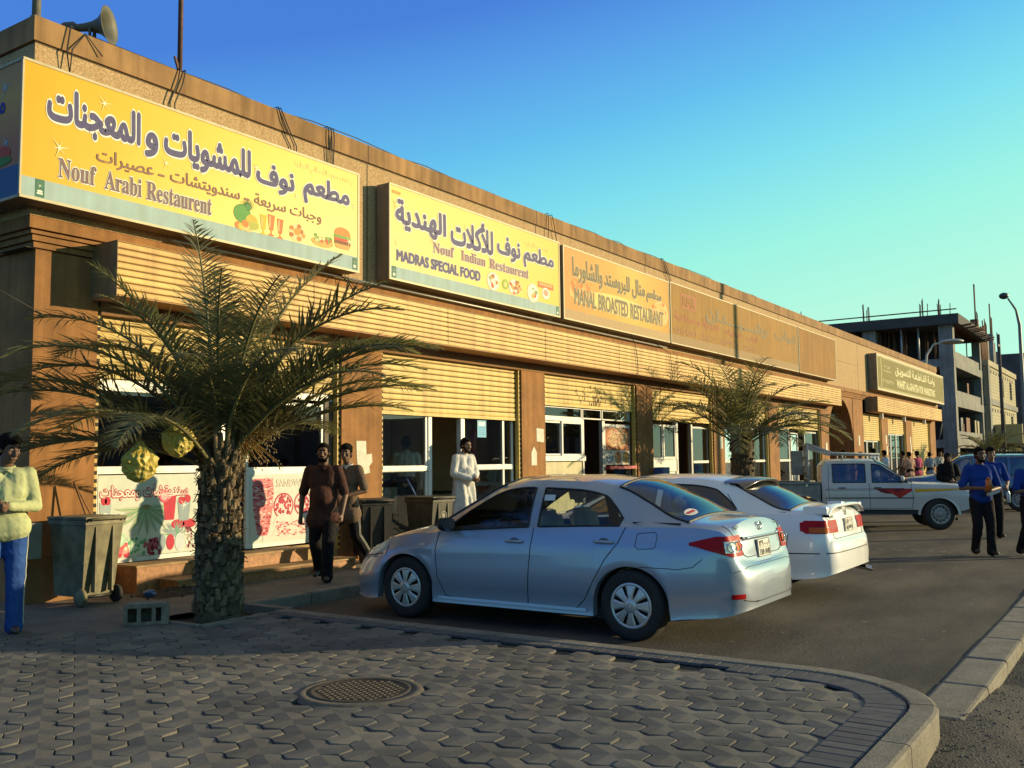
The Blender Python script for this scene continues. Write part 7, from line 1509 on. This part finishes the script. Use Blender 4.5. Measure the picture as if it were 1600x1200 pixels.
    person('man in royal blue shirt looking down, cut by the right picture edge', (17.3, 1.72, .015), -140, 1.60, DB, top=blue, bot=(.010, .010, .011), style='polo', collar=(.10, .14, .24), tuck=True, headturn=10, headtilt=-28, group=g,
        pose=dict(le=(-.28, .02, 1.10), lh=(-.02, .24, 1.10), re=(.28, .02, 1.10), rh=(.06, .26, 1.10), lk=(-.10, .14, .50), la=(-.10, .16, .085), rk=(.10, .0, .50), ra=(.10, -.2, .11)))
    person('person in a black robe and headscarf holding a white bag beside the blue car', (26.0, 4.38, .015), -150, 1.62, BR, top=(.008, .008, .009), bot=(.01, .01, .01), style='abaya', hairstyle='scarf', group=g, extra=carry_b, pose=dict(le=(-.25, .02, 1.12), lh=(-.04, .24, 1.06), re=(.25, .02, 1.12), rh=(.05, .25, 1.04)))
    # crowd queueing at the far shop, most with their backs turned
    gc = 'men crowding at the far shop'; rows = [
        (34.9, 9.28, 60, (.10, .08, .07), 1.70, 'man in dark shirt at the arch pillar, mostly hidden by the pipe rack'), (37.3, 9.3, 70, (.50, .50, .48), 1.66, 'man in a white shirt seen through the pickup window'),
        (39.7, 9.4, 60, (.42, .47, .56), 1.80, 'tallest man behind the pickup, in a pale blue shirt, back turned'), (42.0, 9.5, 75, (.50, .54, .60), 1.72, 'man in white and blue shirt just right of the tallest man'),
        (44.5, 9.3, 80, (.13, .09, .075), 1.70, 'man in a brown shirt reaching out, behind the windscreen of the pickup'), (42.6, 8.66, 55, (.52, .30, .21), 1.66, 'man in a peach shirt with his back turned'),
        (46.0, 9.0, 60, (.52, .09, .15), 1.70, 'man in a bright pink red shirt'), (47.4, 8.75, 40, (.24, .29, .35), 1.66, 'man in a grey blue shirt near the closed shutter'), (49.8, 8.76, -130, (.42, .40, .34), 1.72, 'man in a pale striped shirt facing the street, rightmost of the crowd')]
    for i, (x, y, f, c, h, w) in enumerate(rows):
        person(w, (x, y, .108), f, h, DB, top=c, bot=(.02, .02, .022), style='shirt', sleeve='short' if i % 2 else 'long', tuck=False, vox=.02, group=gc, hairstyle='full' if i % 3 == 0 else 'short', pose=dict(le=(-.26, .02, 1.12), lh=(-.18, .2, 1.0), re=(.26, .02, 1.12), rh=(.2, .18, .95)))
people()
# ================================================================== street furniture, litter, roof things
def misc():
    # wheelie bins: tapered tub, rim, lid, axle wheels, handle bar
    def bin_(label, loc, rz, col, emblem=False, sc=.9, dirt=.3):
        T = thing('wheelie_bin', label, 'bin', loc, R(rz), 'wheelie bins by the shop wall'); T.scale = (sc, sc, .98); m = mat('bin_%d' % int(col[0]*900), col, .6, 0, dirt, 5, .3, 30, streak=.35, bdist=.004); q = MB()
        def ring(w, d, z, y=0): return [(-w, y-d, z), (w, y-d, z), (w, y+d, z), (-w, y+d, z)]
        L = [ring(.22, .25, .10, .02), ring(.235, .27, .35, .012), ring(.265, .325, .88), ring(.285, .345, .885), ring(.285, .345, .935)]
        for a, b in zip(L, L[1:]):
            for i in range(4): q.quad(a[i], a[(i+1) % 4], b[(i+1) % 4], b[i], m)
        q.poly(L[0], m); q.poly(ring(.25, .31, .86), flat('bin_inside', (.02, .02, .018), .9))
        for x in (-.12, .12): q.box(x-.012, x+.012, -.335, -.262, .15, .86, m)
        q.build('tub', T, world=False); q = MB()
        q.bbox(-.295, .295, -.36, .35, .937, .972, m, .012); q.bbox(-.27, .27, .30, .36, .90, .936, m, .008); q.tube([(-.24, -.37, .93), (-.24, -.40, .95), (.24, -.40, .95), (.24, -.37, .93)], .016, m, 8); q.build('lid', T, world=False)
        for sx in (-1, 1):
            q = MB(); M = Matrix.Translation((sx*.25, -.24, .10)) @ Matrix.Rotation(PI/2, 4, 'Y'); q.lathe([(.0005, -.028), (.05, -.028), (.095, -.024), (.10, 0), (.095, .024), (.05, .028), (.0005, .028)], RUB if sx > 0 else m, 22, M); q.build('wheel', T, world=False)
        q = MB(); q.tube([(-.25, -.24, .10), (.25, -.24, .10)], .016, BLK, 8); q.build('axle', T, world=False)
        if emblem:
            B = Board((-.13, -.312, .55), (1, 0, 0), (0, -.12, 1)); q = MB(); w = ink((.42, .40, .30)); B.ring(q, .13, .1, .085, .085, .010, w, .008); B.ring(q, .13, .1, .045, .05, .010, w, .008); B.rect(q, .115, .145, .06, .14, w, .009); B.rect(q, .13, .16, .105, .12, w, .0095); q.build('emblem', T, world=False)
        return T
    bin_('grimy pale green wheelie bin against the corner pillar', (6.14, 9.80, .108), 6, (.24, .21, .115))
    bin_('dark wheelie bin with a round emblem, in front of the second shop window', (12.05, 9.75, .108), -4, (.075, .07, .045), True)
    bin_('black wheelie bin turned askew, left of the bin with the emblem', (10.95, 10.0, .108), -28, (.035, .03, .024))
    # hollow concrete block on the paving
    m = mat('block_concrete', (.24, .20, .15), .95, 0, .25, 9, .8, 50, (.14, .10, .07), bdist=.01)
    T = thing('concrete_block', 'hollow concrete building block lying on the pavement by the palm pit', 'building block', (5.66, 8.02, .108), R(-38)); q = MB(); L, W, H = .40, .20, .19
    # lying on its side: the cores open toward the viewer's left
    q.bbox(-L/2, L/2, -W/2, W/2, 0, .032, m, .006); q.bbox(-L/2, L/2, -W/2, W/2, H-.032, H, m, .006)
    for x in (-L/2+.018, -.065, .065, L/2-.05): q.box(x-.018, x+(.018 if x < .1 else .05), -W/2+.004, W/2-.03, .031, H-.031, m)
    q.box(-L/2+.002, L/2-.002, W/2-.03, W/2-.002, .031, H-.031, m); q.build('web', T, world=False); q = MB(); q.bbox(-L/2+.03, L/2-.02, -W/2+.02, W/2-.01, H+.0005, H+.012, mat('mortar_smear', (.30, .26, .20), .95, 0, .25, 9), .005); q.build('mortar', T, world=False)
    # manhole cover with waffle relief
    ir = mat('cast_iron', (.075, .062, .045), .65, .3, .3, 14, .5, 90, (.04, .034, .028), bdist=.004); cm = mat('manhole_mortar', (.13, .11, .085), .95, 0, .2, 12, .6, 70, bdist=.006)
    T = thing('manhole_cover', 'round cast iron manhole cover set in the paving', 'manhole cover', (4.68, 4.37, 0)); q = MB(); q.lathe([(.42, .112), (.40, .134), (.335, .136), (.332, .115)], cm, 48); q.build('surround', T, world=False)
    q = MB(); q.lathe([(.33, .10), (.33, .139), (.305, .141), (.30, .135), (.0005, .135)], ir, 48)
    for i in range(-6, 7):
        for j in range(-6, 7):
            x, y = i*.044+(.022 if j % 2 else 0), j*.044
            if x*x+y*y < .275**2: q.bbox(x-.016, x+.016, y-.014, y+.014, .13, .1395, ir, .002)
    q.build('plate', T, world=False)
    # debris heap, blue scrap, stick by the bin
    T = MB(); rn = random.Random(4); so = mat('debris_soil', (.075, .05, .03), 1, 0, .3, 18)
    P = [[(6.75+i*.045, 9.35+j*.045, .106+max(0, .07*(1-((i-10)/10)**2)*(1-((j-6)/6)**2))*(1+.9*noise.noise((i*.7, j*.7, 3)))) for i in range(21)] for j in range(13)]; T.sheet(P, so, False)
    for k in range(120): x, y = 7.2+rn.gauss(0, .25), 9.6+rn.gauss(0, .14); s = rn.uniform(.008, .025); T.add([(x-s, y-s, .107), (x+s, y-s*.6, .107), (x, y+s, .107), (x, y, .107+s*1.5)], [(0, 1, 3), (1, 2, 3), (2, 0, 3)], so)
    tag(T.build('debris_heap'), 'low heap of dark soil and crumbs on the pavement beside the grimy bin', 'debris')
    q = MB(); bm = bmesh.new(); bmesh.ops.create_icosphere(bm, subdivisions=3, radius=.07)
    for v in bm.verts: v.co *= 1+.5*noise.noise(v.co*18); v.co.z *= .6
    q.bm(bm, mat('scrap_blue', (.05, .16, .36), .5, 0, .2, 9), False, Matrix.Translation((6.83, 9.62, .15))); tag(q.build('plastic_scrap'), 'scrap of bright blue plastic beside the bin wheel', 'litter')
    q = MB(); wd = mat('stick_wood', (.28, .13, .05), .8, 0, .2, 20); q.tube([(6.33, 10.05, .95), (6.22, 10.2, 1.42)], .012, wd, 6); q.tube([(6.22, 10.2, 1.42), (6.42, 10.1, .98)], .010, wd, 6); tag(q.build('bent_stick'), 'bent reddish stick standing up behind the grimy bin', 'stick')
    q = MB(); q.tube([(11.93, 9.95, 1.08), (11.9, 10.1, 1.34)], .016, mat('blue_handle', (.03, .07, .22), .5, 0, .1, 8), 6); tag(q.build('broom_handle'), 'short blue broom handle rising from behind the bin with the emblem', 'broom handle')
    # horn loudspeaker on the parapet
    gm = mat('horn_grey', (.12, .115, .085), .6, .2, .15, 6); T = thing('loudspeaker', 'grey horn loudspeaker mounted on the roof edge', 'loudspeaker', (6.55, 10.55, 6.66)); aim = Vector((.50, -.80, .05)).normalized(); M = aim.to_track_quat('Z', 'Y').to_matrix().to_4x4(); M.translation = (0, 0, .33)
    q = MB(); q.lathe([(.045, -.22), (.05, -.12), (.065, -.02), (.10, .07), (.165, .14), (.225, .18), (.235, .185), (.225, .188), (.16, .15), (.10, .08), (.06, 0), (.0005, -.02)], gm, 36, M); q.build('horn', T, world=False); q = MB(); q.lathe([(.0005, -.40), (.07, -.39), (.078, -.36), (.078, -.25), (.05, -.22)], mat('driver_grey', (.10, .10, .09), .5, .2, .1, 6), 24, M); q.build('driver', T, world=False); q = MB(); q.lathe([(.0005, .06), (.03, .05), (.035, -.02)], gm, 16, M); q.build('throat', T, world=False)
    q = MB(); q.tube([(0, 0, -.02), (0, 0, .25)], .022, gm, 8); q.tube([(-.05, .02, .10), (-.06, .0, .30)], .018, gm, 8); q.bbox(-.06, .06, -.06, .06, -.02, .01, gm, .005); q.build('bracket', T, world=False)
    pm = mat('mast_rust', (.12, .055, .035), .7, .3, .2, 9); T = thing('roof_mast', 'thin rusty mast standing on the roof above the first sign', 'mast', (8.12, 11.0, 6.1)); q = MB(); q.tube([(0, 0, 0), (0, 0, 5)], .035, pm, 8); q.build('pole', T, world=False); q = MB(); q.prism([(-.03, -.02, .95), (-.10, -.02, 1.15), (-.08, -.02, 1.16), (0, -.02, 1.0)], (0, .03, 0), pm); q.build('clamp', T, world=False)
    gp = mat('pipe_grey', (.24, .23, .2), .6, .2, .2, 8); T = thing('roof_pipe', 'grey pipe standing on the roof corner, left of the loudspeaker', 'pipe', (5.9, 10.7, 6.6)); q = MB(); q.tube([(0, 0, 0), (0, 0, 3.5)], .05, gp, 10); q.build('pole', T, world=False); q = MB(); q.tube([(0, 0, 0), (0, 0, .3)], .065, gp, 10); q.build('collar', T, world=False)
    # things inside the second shop
    T = thing('fire_extinguisher', 'red fire extinguisher hanging inside the second shop', 'fire extinguisher', (14.86, 10.95, 1.62)); rd = mat('extinguisher_red', (.32, .03, .02), .35, 0, .1, 6); q = MB(); q.lathe([(.0005, 0), (.085, .005), (.09, .03), (.09, .52), (.07, .60), (.03, .63), (.03, .67)], rd, 20); q.build('cylinder', T, world=False); q = MB(); q.tube([(0, 0, .66), (0, 0, .72)], .025, BLK, 8); q.tube([(-.02, 0, .71), (-.14, -.02, .75)], .012, BLK, 6); q.tube([(0, 0, .69), (.1, 0, .6), (.1, 0, .2)], .012, BLK, 6); q.build('valve', T, world=False)
    wdm = mat('table_dark', (.05, .035, .022), .6, 0, .2, 5)
    for i, (x, y) in enumerate(((12.2, 12.0), (14.5, 11.8), (14.4, 13.2))):
        T = thing('dining_table', ['dark table behind the left glass of the second shop', 'dark table behind the right glass of the second shop', 'dark table deep inside the second shop'][i], 'table', (x, y, .30), 0, 'tables in the second shop'); q = MB(); q.bbox(-.5, .5, -.35, .35, .70, .74, wdm, .008); q.build('tabletop', T, world=False)
        for a, b in ((-.44, -.3), (.44, -.3), (-.44, .3), (.44, .3)): q = MB(); q.tube([(a, b, 0), (a, b, .70)], .025, wdm, 8); q.build('leg', T, world=False)
    chm = mat('chair_grey', (.22, .22, .20), .6, 0, .1, 6)
    for i, (x, y, rz, w) in enumerate(((12.1, 11.25, 180, 'left glass, left one'), (12.62, 11.3, 175, 'left glass, right one'), (14.3, 11.1, 185, 'right glass, left one'), (14.75, 11.15, 178, 'right glass, right one'))):
        T = thing('plastic_chair', 'grey chair at the table behind the '+w, 'chair', (x, y, .30), R(rz), 'chairs in the second shop'); q = MB(); q.bbox(-.2, .2, -.2, .2, .43, .46, chm, .01); q.build('seat', T, world=False); q = MB(); q.sheet([[(x_, .20+.03*z, .46+z) for x_ in (-.19, -.1, 0, .1, .19)] for z in (0, .2, .42)], chm); q.build('backrest', T, world=False)
        for a, b in ((-.18, -.18), (.18, -.18), (-.18, .18), (.18, .18)): q = MB(); q.tube([(a, b, 0), (a, b, .43)], .014, chm, 6); q.build('leg', T, world=False)
    T = thing('shop_counter', 'dark counter just inside the open doorway of the second shop', 'counter', (13.0, 12.0, .30)); q = MB(); q.bbox(-.35, .5, -.3, .3, 0, .95, wdm, .01); q.build('base', T, world=False); q = MB(); q.bbox(-.38, .53, -.33, .33, .951, .985, flat('counter_top', (.25, .2, .15)), .006); q.build('worktop', T, world=False)
    q = MB(); rn = random.Random(2); pk = mat('toy_pink', (.5, .05, .16), .4, 0, .15, 6)
    for k in range(9): bm = bmesh.new(); ellip(bm, Vector((12.92+rn.uniform(-.18, .18), 11.85+rn.uniform(-.1, .1), 1.36+rn.uniform(-.05, .12))), Vector((.09, .08, .09))); q.bm(bm, pk, True)
    tag(q.build('pink_bundle'), 'bright pink bundle on the counter in the open doorway', 'bundle')
    q = MB(); q.bbox(21.35, 21.75, 10.0, 10.25, 1.0, 1.42, mat('crate_blue', (.03, .08, .25), .5, 0, .1, 6), .02); q.bbox(21.37, 21.73, 10.02, 10.23, .108, .999, mat('crate_stand', (.10, .08, .06), .8, 0, .1, 6), .01); tag(q.build('blue_crate'), 'blue plastic crate on a stand in front of the third pillar', 'crate')
misc()

# ================================================================== buildings far down the street
def far_buildings():
    con = mat('raw_concrete', (.30, .29, .26), .95, 0, .16, .6, .4, 6, (.18, .175, .16), streak=.3, bdist=.03); dkc = mat('concrete_black_edge', (.075, .072, .068), .9, 0, .2, 1); rb = mat('rebar_rust', (.10, .055, .035), .8, .3, .2, 4); wd = mat('prop_timber', (.22, .10, .05), .85, 0, .25, 2); blk_ = mat('blockwork_yellow', (.44, .39, .25), .95, 0, .12, 3, .6, 9, (.30, .26, .17), bdist=.02); hol = mat('room_shade', (.05, .047, .045), .95, 0, .15, .5)  # near-black colour stands in for shade inside the open rooms
    X0, Y0 = 75.0, 11.9; T = thing('building_site', 'grey concrete frame building under construction beyond the shops', 'building', (X0, Y0, 0)); fl = [0.0, 2.55, 5.55, 8.45, 11.5]; rn = random.Random(3)
    X1, Y1 = 88.5, 30.0
    for i, z in enumerate(fl[1:]):
        q = MB(); top = i == 3
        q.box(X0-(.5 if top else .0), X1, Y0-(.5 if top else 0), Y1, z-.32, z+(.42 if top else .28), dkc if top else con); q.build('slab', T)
    for i, z in enumerate(fl[:-1]):
        for y in (Y0+.02, Y0+5.4, Y0+11):
            q = MB(); q.box(X0+.02, X0+.85, y, y+.95, z+.28, fl[i+1]-.32, con); q.build('column', T)
        for x in (X1-.7,): q = MB(); q.box(x, x+.6, Y0+.02, Y0+.6, z+.28, fl[i+1]-.32, con); q.build('column', T)
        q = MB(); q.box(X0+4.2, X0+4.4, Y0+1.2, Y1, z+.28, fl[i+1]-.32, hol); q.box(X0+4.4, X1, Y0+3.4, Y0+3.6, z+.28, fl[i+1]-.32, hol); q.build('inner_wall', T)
        for y in (Y0+2.4, Y0+3.6, Y0+8.0): q = MB(); q.tube([(X0+.3, y, z+.28), (X0+.3, y, fl[i+1]-.32)], .07, mat('prop_steel', (.42, .42, .40), .5, .2, .1, 3), 6); q.build('prop', T)
        q = MB(); q.box(X0+1, X1-1, Y0+.1, Y0+.25, z+.28, z+.9, con); q.build('parapet', T)
    for i in range(54):
        y = Y0+1.1+rn.uniform(0, 14); x = X0+.6+rn.uniform(0, 3); q = MB(); q.tube([(x, y, fl[3]+.28), (x+rn.uniform(-.1, .1), y+rn.uniform(-.15, .15), fl[4]-.32)], .05, wd, 5); q.build('prop', T)
    for i in range(24):
        x = X0+1.2+rn.uniform(0, 12); y = Y0+.6+rn.uniform(0, 2.4); q = MB(); q.tube([(x, y, fl[3]+.28), (x+rn.uniform(-.2, .2), y, fl[4]-.32)], .05, wd, 5); q.build('prop', T)
    for (y, n) in ((Y0+.6, 7), (Y0+2.2, 5), (Y0+6.2, 6), (Y0+11.4, 6), (Y0+13.8, 5)):
        q = MB()
        for k in range(n): yy = y+rn.uniform(-.5, .5); xx = X0+.4+rn.uniform(0, .5); q.tube([(xx, yy, fl[4]+.3), (xx+rn.uniform(-.05, .05), yy+rn.uniform(-.06, .06), fl[4]+1.3+rn.uniform(0, .6))], .03, rb, 4)
        q.build('rebar', T)
    for i in range(26):
        k = rn.randrange(3); y = Y0+1+rn.uniform(0, 13); q = MB(); q.tube([(X0+.5+rn.uniform(0, 2), y, fl[k]+.28), (X0+.5+rn.uniform(0, 2), y+rn.uniform(-.4, .4), fl[k+1]-.32)], .05, rn.choice([wd, rb, con]), 4); q.build('prop', T)
    for i in range(10):
        k = 1+rn.randrange(3); y = Y0+1+rn.uniform(0, 10); q = MB(); q.box(X0+.3, X0+.36, y, y+rn.uniform(.8, 2), fl[k]+.28, fl[k]+rn.uniform(.7, 1.6), rn.choice([wd, blk_, con])); q.build('site_board', T)
    for i in range(8):
        k = rn.randrange(3); x = X0+1.2+rn.uniform(0, 10); q = MB(); q.box(x, x+rn.uniform(.6, 1.8), Y0+.3, Y0+.36, fl[k]+.28, fl[k]+rn.uniform(1.0, 2.2), rn.choice([wd, blk_, con])); q.build('site_board', T)
    q = MB(); q.tube([(X0-.45, Y0-.4, fl[4]+.75), (X0-.45, Y1, fl[4]+.7)], .05, rb, 5); q.build('edge_rail', T)
    for k in range(16):
        x = X0+1+k*.8; q = MB(); q.tube([(x, Y0-.9-rn.uniform(0, .5), fl[4]-.2), (x+.2, Y0+.6, fl[4]-.4)], .05, wd, 4); q.build('formwork_batten', T)
    # block walled wing, lit by the sun
    T2 = thing('block_building', 'pale yellow blockwork house under construction at the right, with empty windows', 'building', (89, 11.6, 0)); xa, xb = 89.0, 108.0; ya = 11.6
    q = MB(); q.box(xa, xb, ya, ya+14, 0, 2.6, con); q.build('ground_floor', T2)
    zf = [2.6, 6.0, 9.3]
    for i, z in enumerate(zf[:-1]):
        z1 = zf[i+1]; holes = [(xa+7.4, xa+10.2), (xa+14.5, xa+16.2)]
        x = xa; q = MB()
        for a, b in holes: q.box(x, a, ya, ya+.3, z, z1, blk_); q.box(a, b, ya+.001, ya+.3, z, z+1.0, blk_); q.box(a, b, ya+.001, ya+.3, z1-.6, z1, blk_); x = b
        q.box(x, xb, ya, ya+.3, z, z1, blk_); q.box(xa, xa+.3, ya+.301, ya+14, z, z1, con)
        for zz in np.arange(z+.28, z1-.1, .28): q.box(xa+.3, xb-.1, ya-.012, ya, zz, zz+.025, con)
        q.build('block_wall', T2)
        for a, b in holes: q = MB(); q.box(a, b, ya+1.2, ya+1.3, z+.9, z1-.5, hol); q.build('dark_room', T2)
        q = MB(); q.box(xa-.12, xb+.1, ya-.14, ya+14, z1-.02, z1+.45, con if i == 0 else blk_); q.box(xa-.1, xa+1.0, ya-.12, ya-.02, z, z1-.02, con); q.build('band', T2)
        q = MB()
        for k in range(10): q.box(xa+2+k*1.6, xa+2.5+k*1.6, ya-.016, ya-.002, z1-.55, z1-.3, hol)
        q.build('vent_hole', T2)
    q = MB(); q.box(xa+2, xb, ya-2.2, ya-.15, 2.65, 4.3, mat('balcony_yellow', (.42, .35, .16), .9, 0, .1, 2)); q.build('balcony', T2)
    for k in range(10): q = MB(); x = xa+1.5+k*1.8; q.box(x, x+.35, ya-.35, ya-.15, .1, 2.6, con); q.build('pier', T2)
    for (x, h) in ((89.6, 5.8), (90.6, 3.6), (93.5, 2.6), (95, 3.6), (98.5, 5.2), (99.4, 4.0), (103, 3.2)):
        q = MB(); q.box(x, x+.6, ya+.6, ya+1.2, 9.75, 9.75+h*.62, wd if x < 94 else con); q.build('column', T2); q = MB()
        for d in (.08, .3, .5): q.tube([(x+d, ya+.8, 9.75+h*.6), (x+d+rn.uniform(-.04, .04), ya+.8, 10.2+h+rn.uniform(0, .6))], .035, rb, 4)
        q.build('rebar', T2)
    for k in range(14): q = MB(); x = 90.2+k*.28; q.tube([(x, ya+.5, 9.75), (x+rn.uniform(-.1, .1), ya+.5, 12.5+rn.uniform(-1, 1))], .05, wd, 4); q.build('prop', T2)
    T3 = thing('dark_block', 'dark unfinished building at the right edge behind the street lamp', 'building', (113, 9.5, 0)); q = MB(); q.box(113, 135, 9.4, 24, 0, 12.4, mat('shade_concrete', (.10, .09, .085), .95, 0, .2, .5)); q.build('wall', T3); q = MB()
    for z in (3.2, 6.3, 9.4): q.box(112.7, 135, 9.1, 9.39, z, z+.5, con)
    q.build('slab_edge', T3); q = MB()
    for k in range(5): q.tube([(114+k*.7, 10, 12.4), (114+k*.7, 10, 14.6+rn.uniform(-.5, .5))], .05, rb, 4)
    q.build('rebar', T3)
    # compound wall in front of the site, with barrier piers
    T4 = thing('site_wall', 'low grey wall in front of the building site', 'wall', (70, 9.8, 0)); q = MB(); q.box(62, 140, 9.9, 10.1, 0, 1.45, con); q.build('wall', T4); q = MB()
    for k in range(14): q.box(62+k*5.5, 62.3+k*5.5, 9.85, 10.15, 0, 1.65, con)
    q.build('pier', T4)
    # street lamps
    gm = mat('lamp_pole_grey', (.20, .20, .19), .5, .4, .15, 3)
    T = thing('street_lamp', 'tall grey street lamp at the right edge with a small round head', 'street lamp', (70.4, 7.1, 0)); q = MB(); q.tube([(0, 0, 0), (0, 0, 1.2), (0, 0, 10.2), (-.15, .15, 11.2), (-.55, .55, 11.95)], [.17, .15, .10, .07, .05], gm, 12); q.lathe([(.26, 0), (.26, .04), (.2, .06), (.17, .4)], gm, 16); q.build('pole', T, world=False); q = MB(); bm = bmesh.new(); ellip(bm, Vector((-.75, .75, 12.1)), Vector((.30, .30, .22))); q.bm(bm, flat('lamp_shell', (.04, .04, .042), .4), True); q.build('lamp_head', T, world=False)
    T = thing('street_lamp', 'far lamp with a pale disc head on a curved arm, seen against the building site', 'street lamp', (66, 12.2, 0)); q = MB(); q.tube([(0, 0, 0), (0, 0, 7.2), (.1, -.1, 8.2), (.5, -.5, 8.9), (1.3, -1.2, 9.1)], [.1, .08, .07, .06, .05], mat('lamp_pole_pale', (.42, .40, .33), .5, .2, .1, 3), 8); q.build('pole', T, world=False); q = MB(); bm = bmesh.new(); ellip(bm, Vector((1.5, -1.4, 9.1)), Vector((.75, .75, .16))); q.bm(bm, mat('lamp_disc', (.48, .46, .38), .5, 0, .1, 3), True); q.build('lamp_head', T, world=False)
    T = thing('street_lamp', 'grey street lamp across the parking lot, its shadow falling on the RMR sign', 'street lamp', (35.2, 0.3, 0)); q = MB(); q.tube([(0, 0, 0), (0, 0, 9.5), (-.3, .3, 10)], [.15, .10, .06], gm, 10); q.build('pole', T, world=False); q = MB(); bm = bmesh.new(); ellip(bm, Vector((-.5, .5, 10.05)), Vector((.4, .25, .12))); q.bm(bm, MATS['lamp_shell'], True); q.build('lamp_head', T, world=False)
    T = thing('utility_pole', 'dark timber utility pole left of the tall street lamp', 'pole', (68, 8.1, 0)); q = MB(); q.tube([(0, 0, 0), (0, 0, 9.4)], [.13, .09], mat('pole_timber', (.09, .07, .055), .9, 0, .2, 3), 8); q.build('post', T, world=False); q = MB(); q.box(-.5, .5, -.05, .05, 8.6, 8.72, gm); q.build('crossarm', T, world=False)
far_buildings()
